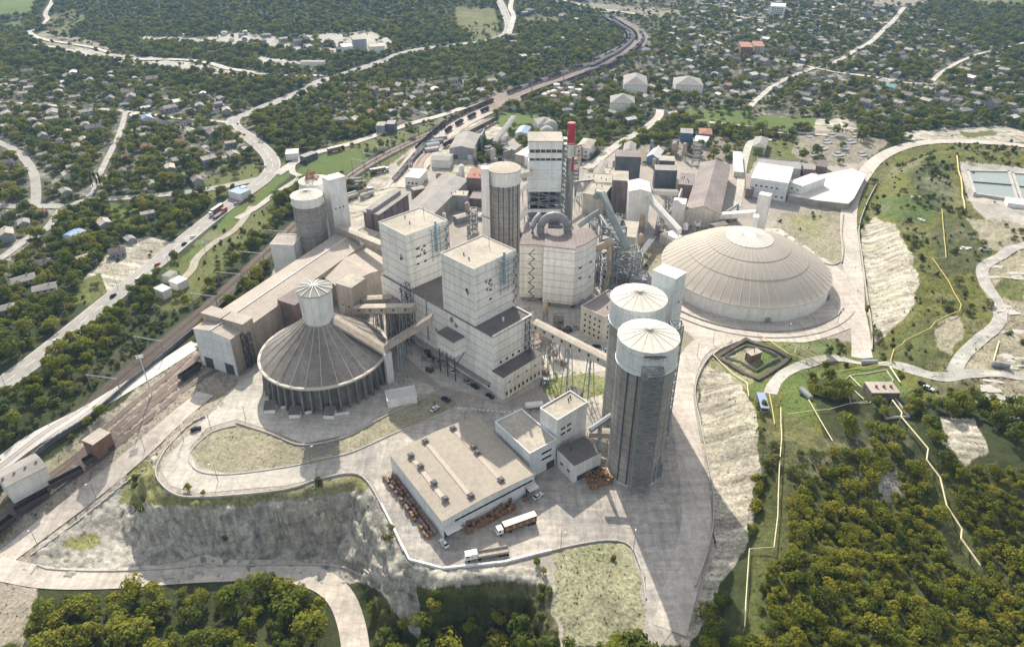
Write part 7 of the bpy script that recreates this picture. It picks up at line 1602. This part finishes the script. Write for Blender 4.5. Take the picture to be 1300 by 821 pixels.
def crown_mesh(name, seed, R, H, n, leaf, mt, base=.25, squash=1.0):
    r = np.random.RandomState(seed); nb = r.randint(6, 11); bc = []; br = []
    for k in range(nb):
        a = r.uniform(0, 2*pi); q = R*.62*sqrt(r.uniform(0, 1)); z = H*r.uniform(base+.12, .86)
        q *= (1.15-abs(z/H-.5)); bc.append((q*cos(a), q*sin(a), z)); br.append(R*r.uniform(.2, .6))
    bc = np.array(bc); br = np.array(br); k = r.choice(nb, n, p=br**2/np.sum(br**2))
    d = r.normal(size=(n, 3)); d /= np.linalg.norm(d, axis=1)[:, None]; d[:, 2] = np.where(d[:, 2] < -.35, -d[:, 2], d[:, 2])
    c = bc[k]+d*br[k][:, None]*((r.uniform(.6, 1.06, n)**.6)*np.where(r.uniform(0, 1, n) < .14, r.uniform(1.05, 1.4, n), 1))[:, None]*np.array((1, 1, squash*.85))
    nn = d+r.normal(size=(n, 3))*.45+np.array((0, 0, .35)); nn /= np.linalg.norm(nn, axis=1)[:, None]
    t = np.cross(nn, r.normal(size=(n, 3))); t /= np.linalg.norm(t, axis=1)[:, None]; b = np.cross(nn, t); s = leaf*r.uniform(.6, 1.3, n)[:, None]
    V = np.concatenate([c-t*s, c-b*s*.6+nn*s*.15, c+t*s, c+b*s*.6-nn*s*.1], 1).reshape(-1, 3)
    me = bpy.data.meshes.new(name); me.vertices.add(4*n); me.vertices.foreach_set('co', V.ravel().astype(np.float32)); me.loops.add(4*n); me.loops.foreach_set('vertex_index', np.arange(4*n, dtype=np.int32))
    me.polygons.add(n); me.polygons.foreach_set('loop_start', np.arange(0, 4*n, 4, dtype=np.int32)); me.update(); me.validate()
    a = me.attributes.new('tint', 'FLOAT', 'FACE'); bt = r.uniform(0, 1, nb); a.data.foreach_set('value', np.clip(bt[k]*.7+r.uniform(0, .5, n), 0, 1).astype(np.float32)); me.materials.append(mt); return me
def trunk_mesh(seed, H, r0):
    r = random.Random(seed); m = MB(); m.tube([(0, 0, -1.5), (0, 0, H*.2), (r.uniform(-.2, .2), r.uniform(-.2, .2), H*.62)], [r0*1.3, r0, r0*.4], 6)
    for k in range(4):
        a = r.uniform(0, 6.28); z = H*r.uniform(.22, .45); m.tube([(0, 0, z), (cos(a)*H*.16, sin(a)*H*.16, z+H*.16), (cos(a)*H*.24, sin(a)*H*.24, z+H*.32)], [r0*.55, r0*.4, r0*.15], 5)
    return m.mesh('trunk', [M['wood_bark']])
mat('wood_bark', (.12, .095, .07), .95, .3, 1)
KIND = {'wood': [(3.6, 7.0), (4.2, 8.0), (3.2, 6.0), (4.6, 7.5), (3.0, 8.5), (3.9, 6.5)], 'gold': [(2.2, 2.8), (3.1, 3.6), (1.8, 2.0), (2.6, 2.7), (1.7, 4.6)], 'shrub': [(1.9, 2.4), (2.3, 2.9), (1.5, 1.9), (2.7, 3.3)]}
PRO = {}
for kd, L_ in KIND.items():
    PRO[kd] = []
    for i, (R_, H_) in enumerate(L_):
        n = {'wood': 520, 'gold': 420, 'shrub': 260}[kd]; lf = {'wood': .55, 'gold': .36, 'shrub': .36}[kd]
        PRO[kd].append((crown_mesh('crown', hash((kd == 'wood', kd == 'gold', i)) % 9999 if False else 100*len(kd)+i, R_, H_, n, lf, LM[kd], base=.22 if kd != 'shrub' else .05), trunk_mesh(i+7*len(kd), H_, .22 if kd != 'shrub' else .07), R_, H_))
PO = [(crown_mesh('crown', 900+i, 1.5, 13, 420, .5, LM['wood'], base=.08, squash=3.4), trunk_mesh(60+i, 13, .25), 1.5, 13) for i in range(2)]
def scatter():
    out = {k: [] for k in KIND}
    for kd, sp, ymax in (('wood', 5.6, 1900), ('gold', 2.8, 420), ('shrub', 4.0, 700)):
        for (y0, y1, s) in ((80, 700, sp), (700, 1150, sp*1.12), (1150, ymax, sp*1.35)):
            if y1 <= y0: continue
            mg = .98 if kd == 'wood' else .82; hw = mg*(y1*CT+HC*ST)+60; ny = int((y1-y0)/s); nx = int(2*hw/s)
            gx, gy = np.meshgrid(np.arange(nx)*s-hw, y0+np.arange(ny)*s); x = (gx+RNG.uniform(-.55, .55, gx.shape)*s).ravel(); y = (gy+RNG.uniform(-.55, .55, gx.shape)*s).ravel()
            kk = np.abs(x) < mg*(y*CT+HC*ST)+40; x, y = x[kk], y[kk]; z = Hf(x, y); idx = classify(x, y, z, 2.0)
            dens = np.array([c[2] for c in COVER])[idx]; ty = np.array([str(c[3]) for c in COVER])[idx]
            clump = smooth(-.35, .25, fbm(x/26, y/26, 151, 3)+(dens-.5)*.9)
            keep = (ty == kd) & (RNG.uniform(0, 1, len(x)) < dens*np.where(dens > .9, 1, .35+clump))
            x, y, z = x[keep], y[keep], z[keep]; ok = clear_roads(x, y, 3.0 if kd != 'shrub' else 1.5)
            x, y, z = x[ok], y[ok], z[ok]; ok = clear_foot(x, y, 2.0 if kd != 'shrub' else 1.2); x, y, z = x[ok], y[ok], z[ok]
            ins = clear_roads(x[:0], y[:0])
            for a_ in zip(x, y, z): out[kd].append(a_)
    return out
SC = scatter()
print('trees', {k: len(v) for k, v in SC.items()})
def visible(x, y, z):
    px, py, d = projv(x, y, z); return 0 < px < 1300 and 0 < py < 821
tone = {'wood': 'green broad-crowned tree', 'gold': 'olive and golden bushy tree', 'shrub': 'low rounded green shrub'}
EXTRA = [('wood', 1142, 478, 'golden-olive round tree beside the parked cars and gas hut', 'gold', 1.15), ('wood', 1052, 452, 'dark round bush above the gravel track by the pit', 'wood', .7), ('wood', 1048, 470, 'dark shrubby tree between gravel track and gas hut lawn', 'wood', .75), ('wood', 1066, 500, 'large dark tree left of the gas hut lawn', 'wood', 1.1), ('wood', 1052, 505, 'dark tree at the left end of the gas hut trees', 'wood', .9), ('wood', 1112, 520, 'tree in front of the gas hut wall', 'wood', .8),
         ('wood', 1030, 500, 'small dark tree beside the rusty tank', 'wood', .6), ('wood', 885, 199, 'round green tree cluster above the long brown shed, left one', 'wood', 1.3), ('wood', 905, 200, 'round green tree cluster above the long brown shed, middle one', 'wood', 1.3), ('wood', 922, 199, 'round green tree cluster above the long brown shed, right one', 'wood', 1.2), ('wood', 759, 153, 'yellow-green tree standing out in the wood right of the chimney', 'gold', 1.6), ('wood', 748, 200, 'yellow-green tree beside the two-storey building', 'gold', 1.2),
         ('wood', 240, 622, 'small bush below the bottom bend of the loop road', 'wood', .45), ('wood', 258, 628, 'tiny bush right of the bottom bend of the loop road', 'wood', .35), ('wood', 681, 717, 'green bush on the slope below the packing yard wall', 'gold', .9), ('wood', 690, 728, 'second green bush below the packing yard wall', 'gold', .7)]
SRC = {}
def place(pro, x, y, z, s, lab, cat, grp, name):
    cm, tm, R_, H_ = pro; o = thing(name, lab, cat, (x, y, z-.15), random.uniform(0, 6.28), grp); o.scale = (s, s, s*random.uniform(.85, 1.1)); c = None
    for me, nm in ((cm, 'crown'), (tm, 'trunk')):
        c_ = bpy.data.objects.new(nm, me); COL.objects.link(c_); c_.parent = o
        if nm == 'crown': c = c_
    SRC.setdefault(cm.name, (c, [k for k in o.children if k.name.startswith('trunk')][0] if o.children else None)); return c
random.seed(77)
for kd, px, py, lab, pk, s in EXTRA:
    g = gp(px, py); pr = PRO[pk][random.randrange(len(PRO[pk]))]; place(pr, g[0], g[1], g[2], s, lab, 'tree', None, 'tree')
for k, (px, py) in enumerate(((1088, 180), (1092, 181), (1096, 179), (1126, 177), (1131, 176), (1122, 177), (118, 237), (124, 238), (128, 236), (176, 181), (203, 178))):
    g = gp(px, py); place(PO[k % 2], g[0], g[1], g[2], random.uniform(.8, 1.15), 'tall narrow poplar standing near '+near(g[0], g[1]), 'tree', 'poplars near '+near(g[0], g[1]), 'poplar_tree')
rest = {}
lists = {'tree': [], 'shrub': []}
for kd in SC:
    for (x, y, z) in SC[kd]:
        i = random.randrange(len(PRO[kd])); s = random.uniform(.5, 1.0)**1.0*random.choice((.65, 1, 1, 1.45)); pr = PRO[kd][i]; px, py, d = projv(x, y, z)
        lists['shrub' if kd == 'shrub' else 'tree'].append((pr[2]*s/max(d, 1) if visible(x, y, z) else 0, kd, i, s, float(x), float(y), float(z)))
# make sure every prototype has at least one visible individual
for nm, L_ in lists.items():
    L_.sort(reverse=True); need = {(kd, i) for kd in KIND if (kd == 'shrub') == (nm == 'shrub') for i in range(len(PRO[kd]))}
    ind = L_[:284 if nm == 'tree' else 295]; oth = L_[284 if nm == 'tree' else 295:]; got = {(a[1], a[2]) for a in ind}
    for mk in sorted(need-got):
        for t, a in enumerate(oth):
            if (a[1], a[2]) == mk: ind[-1-len(got) % 5], oth[t] = oth[t], ind[-1-len(got) % 5]; got.add(mk); break
    for _, kd, i, s, x, y, z in ind:
        n1 = near(x, y); place(PRO[kd][i], x, y, z, s, tone[kd]+' growing near '+n1, 'tree' if nm == 'tree' else 'shrub', tone[kd]+'s near '+n1, 'tree' if nm == 'tree' else 'shrub')
    rest[nm] = oth
def stuff(name, label, cat, items):
    keys = sorted({(a[1], a[2]) for a in items}); keys = [k for k in keys if PRO[k[0]][k[1]][0].name in SRC]; items = [a for a in items if (a[1], a[2]) in keys]
    me = bpy.data.meshes.new(name); me.vertices.add(len(items)); me.vertices.foreach_set('co', np.array([(a[4], a[5], a[6]-.15) for a in items], np.float32).ravel())
    A = me.attributes.new('pick', 'INT', 'POINT'); A.data.foreach_set('value', np.array([keys.index((a[1], a[2])) for a in items], np.int32))
    A = me.attributes.new('size', 'FLOAT', 'POINT'); A.data.foreach_set('value', np.array([a[3] for a in items], np.float32))
    A = me.attributes.new('turn', 'FLOAT_VECTOR', 'POINT'); A.data.foreach_set('vector', np.array([(0, 0, random.uniform(0, 6.28)) for a in items], np.float32).ravel())
    o = bpy.data.objects.new(name, me); COL.objects.link(o); tag(o, label, cat, kind='stuff')
    ng = bpy.data.node_groups.new(name, 'GeometryNodeTree'); ng.interface.new_socket('Geometry', in_out='INPUT', socket_type='NodeSocketGeometry'); ng.interface.new_socket('Geometry', in_out='OUTPUT', socket_type='NodeSocketGeometry')
    N = ng.nodes; L = ng.links; gi = N.new('NodeGroupInput'); go = N.new('NodeGroupOutput'); jo = N.new('GeometryNodeJoinGeometry')
    def named(nm, ty):
        n = N.new('GeometryNodeInputNamedAttribute'); n.data_type = ty; n.inputs['Name'].default_value = nm; return n.outputs['Attribute']
    for j, k in enumerate(keys):
        oi = N.new('GeometryNodeObjectInfo'); oi.transform_space = 'ORIGINAL'; oi.inputs['Object'].default_value = SRC[PRO[k[0]][k[1]][0].name][0]; oi.inputs['As Instance'].default_value = True
        ip = N.new('GeometryNodeInstanceOnPoints'); L.new(gi.outputs[0], ip.inputs['Points']); L.new(oi.outputs['Geometry'], ip.inputs['Instance'])
        cmp_ = N.new('FunctionNodeCompare'); cmp_.data_type = 'INT'; cmp_.operation = 'EQUAL'; L.new(named('pick', 'INT'), cmp_.inputs[2]); cmp_.inputs[3].default_value = j; L.new(cmp_.outputs[0], ip.inputs['Selection'])
        L.new(named('turn', 'FLOAT_VECTOR'), ip.inputs['Rotation']); L.new(named('size', 'FLOAT'), ip.inputs['Scale']); L.new(ip.outputs[0], jo.inputs[0])
    L.new(jo.outputs[0], go.inputs[0]); md = o.modifiers.new('instances', 'NODES'); md.node_group = ng
stuff('woodland', 'continuous green woodland and garden trees covering valley, hills and town', 'woodland', rest['tree'])
stuff('scrub', 'scattered low shrubs and thicket on the slopes and embankments', 'scrub', rest['shrub'])
# grass tufts / dry weeds on open ground close to the camera
def weeds():
    hw = 260; n = 60000; x = RNG.uniform(-hw, hw, n); y = RNG.uniform(120, 420, n); kk = np.abs(x) < .76*(y*CT+HC*ST); x, y = x[kk], y[kk]; z = Hf(x, y); idx = classify(x, y, z, 2.0)
    want = np.zeros(len(COVER)); 
    for i, c in enumerate(COVER): want[i] = {'g': .9}.get('', 0)
    for i, c in enumerate(COVER):
        if c[1] in (OLIVE, MEAD, GRASS): want[i] = .8
        elif c[1] in (DRY,): want[i] = .12
        elif c[1] == ROCK: want[i] = .06
        elif c[1] == CLAY: want[i] = .02
        elif c[1] in (FOREST, PALE, TOWN, DIRT, DUST): want[i] = 0
        else: want[i] = .5
    cl = smooth(-.15, .3, fbm(x/8, y/8, 171, 3)); k = RNG.uniform(0, 1, len(x)) < want[idx]*(.2+.9*cl); x, y, z = x[k], y[k], z[k]; ok = clear_roads(x, y, .6); x, y, z = x[ok], y[ok], z[ok]; ok = clear_foot(x, y, .5); x, y, z = x[ok], y[ok], z[ok]
    m = len(x); a = RNG.uniform(0, 2*pi, m); s = RNG.uniform(.16, .42, m); h = RNG.uniform(.1, .45, m); V = []
    tri = []
    for q in range(3):
        b = a+q*2.09; V.append(np.stack([x-np.cos(b)*s, y-np.sin(b)*s, z-.1], 1)); V.append(np.stack([x+np.cos(b)*s, y+np.sin(b)*s, z-.1], 1)); V.append(np.stack([x+np.cos(b+1)*s*.6, y+np.sin(b+1)*s*.6, z+h], 1))
    V = np.stack(V, 1).reshape(-1, 3); me = bpy.data.meshes.new('weeds'); nT = m*3; me.vertices.add(len(V)); me.vertices.foreach_set('co', V.ravel().astype(np.float32)); me.loops.add(nT*3); me.loops.foreach_set('vertex_index', np.arange(nT*3, dtype=np.int32)); me.polygons.add(nT); me.polygons.foreach_set('loop_start', np.arange(0, nT*3, 3, dtype=np.int32)); me.update(); me.validate()
    at = me.attributes.new('tint', 'FLOAT', 'FACE'); at.data.foreach_set('value', np.repeat(RNG.uniform(0, 2.8, m), 3).astype(np.float32)); me.materials.append(leaf_mat('weed_leaves', [(.05, .065, .02), (.10, .12, .035), (.17, .165, .06), (.22, .20, .10)])); o = bpy.data.objects.new('weeds', me); COL.objects.link(o); tag(o, 'tufts of grass and dry weeds on open slopes', 'grass', kind='stuff')
weeds()
def stones():
    n = 42000; x = RNG.uniform(-230, 230, n); y = RNG.uniform(110, 400, n); kk = np.abs(x) < .76*(y*CT+HC*ST); x, y = x[kk], y[kk]; z = Hf(x, y); idx = classify(x, y, z, 2.0)
    want = np.array([{ROCK: .75, CLAY: .35, DRY: .10}.get(c[1], .03 if c[1] in (OLIVE, PALE, DIRT) else 0) if c[2] < .5 and c[3] != 'x' else 0 for c in COVER])
    k = RNG.uniform(0, 1, len(x)) < want[idx]*(.25+smooth(-.2, .3, fbm(x/6, y/6, 191, 3))); x, y, z = x[k], y[k], z[k]; ok = clear_roads(x, y, .4); x, y, z = x[ok], y[ok], z[ok]; ok = clear_foot(x, y, .5); x, y, z = x[ok], y[ok], z[ok]
    m = len(x); s = .12+.5*RNG.uniform(0, 1, m)**4; O = np.array([(1, 0, 0), (0, 1, 0), (-1, 0, 0), (0, -1, 0), (0, 0, 1), (0, 0, -1)], float); Fc = np.array([(0, 1, 4), (1, 2, 4), (2, 3, 4), (3, 0, 4), (1, 0, 5), (2, 1, 5), (3, 2, 5), (0, 3, 5)])
    V = O[None]*s[:, None, None]*RNG.uniform(.6, 1.5, (m, 6, 1))+RNG.uniform(-.25, .25, (m, 6, 3))*s[:, None, None]; a = RNG.uniform(0, 6.28, m); ca, sa = np.cos(a)[:, None], np.sin(a)[:, None]
    V = np.stack([V[:, :, 0]*ca-V[:, :, 1]*sa+x[:, None], V[:, :, 0]*sa+V[:, :, 1]*ca+y[:, None], V[:, :, 2]*.7+z[:, None]+.05], 2).reshape(-1, 3); T = (Fc[None]+6*np.arange(m)[:, None, None]).reshape(-1)
    me = bpy.data.meshes.new('stones'); me.vertices.add(len(V)); me.vertices.foreach_set('co', V.ravel().astype(np.float32)); me.loops.add(len(T)); me.loops.foreach_set('vertex_index', T.astype(np.int32)); me.polygons.add(len(T)//3); me.polygons.foreach_set('loop_start', np.arange(0, len(T), 3, dtype=np.int32)); me.update(); me.validate(); me.materials.append(M['rubble']); o = bpy.data.objects.new('loose_stones', me); COL.objects.link(o); tag(o, 'loose stones and rubble on the cut slopes', 'stones', kind='stuff')
stones()

# ---------------------------------------------------------------- sun, sky, air, camera
EL, AZ = radians(37), radians(-10)      # sun ahead of the camera, a little to the left of +Y
sd = np.array((sin(AZ)*cos(EL), cos(AZ)*cos(EL), sin(EL)))
w = bpy.data.worlds.new('World'); sc.world = w; w.use_nodes = True; nt = w.node_tree; bg = nt.nodes['Background']; sky = nt.nodes.new('ShaderNodeTexSky'); sky.sky_type = 'NISHITA'; sky.sun_disc = False
sky.sun_elevation = EL; sky.sun_rotation = AZ; sky.altitude = 300; sky.air_density = 1.2; sky.dust_density = 2.0; hs = nt.nodes.new('ShaderNodeHueSaturation'); hs.inputs['Saturation'].default_value = .22; nt.links.new(sky.outputs[0], hs.inputs['Color']); nt.links.new(hs.outputs[0], bg.inputs[0]); bg.inputs[1].default_value = .14
l = bpy.data.lights.new('sun', 'SUN'); l.energy = 4.2; l.angle = radians(.5); l.color = (1.0, .91, .77); so = bpy.data.objects.new('sun', l); COL.objects.link(so)
import mathutils
so.rotation_euler = mathutils.Vector((-sd[0], -sd[1], -sd[2])).to_track_quat('-Z', 'Y').to_euler()
HAZE = True
if HAZE:
    m = MB(); m.box(-2600, 2600, -400, 4600, -70, 330); hm = bpy.data.materials.new('haze_air'); hm.use_nodes = True; nt = hm.node_tree; N = nt.nodes; N.remove(N['Principled BSDF']); pv = N.new('ShaderNodeVolumePrincipled'); pv.inputs['Color'].default_value = (.34, .60, 1, 1); pv.inputs['Density'].default_value = .00008; pv.inputs['Anisotropy'].default_value = .2
    nt.links.new(pv.outputs[0], N['Material Output'].inputs['Volume']); tag(m.build('haze', hm), 'thin bluish haze over the valley', 'haze', kind='stuff')
cam = bpy.data.cameras.new('camera'); co = bpy.data.objects.new('camera', cam); COL.objects.link(co); sc.camera = co
co.location = (0, 0, HC); co.rotation_euler = (radians(60), 0, 0); cam.sensor_width = 36; cam.lens = F/1300*36; cam.shift_y = -45/1300; cam.clip_start = 1; cam.clip_end = 30000
sc.view_settings.view_transform = 'Standard'; sc.view_settings.look = 'None'; sc.view_settings.gamma = 1; sc.view_settings.exposure = .70
sc.render.engine = 'CYCLES'; sc.cycles.max_bounces = 6; sc.cycles.diffuse_bounces = 3; sc.cycles.transparent_max_bounces = 6; sc.cycles.volume_bounces = 0
sc.render.resolution_x = 1024; sc.render.resolution_y = 646
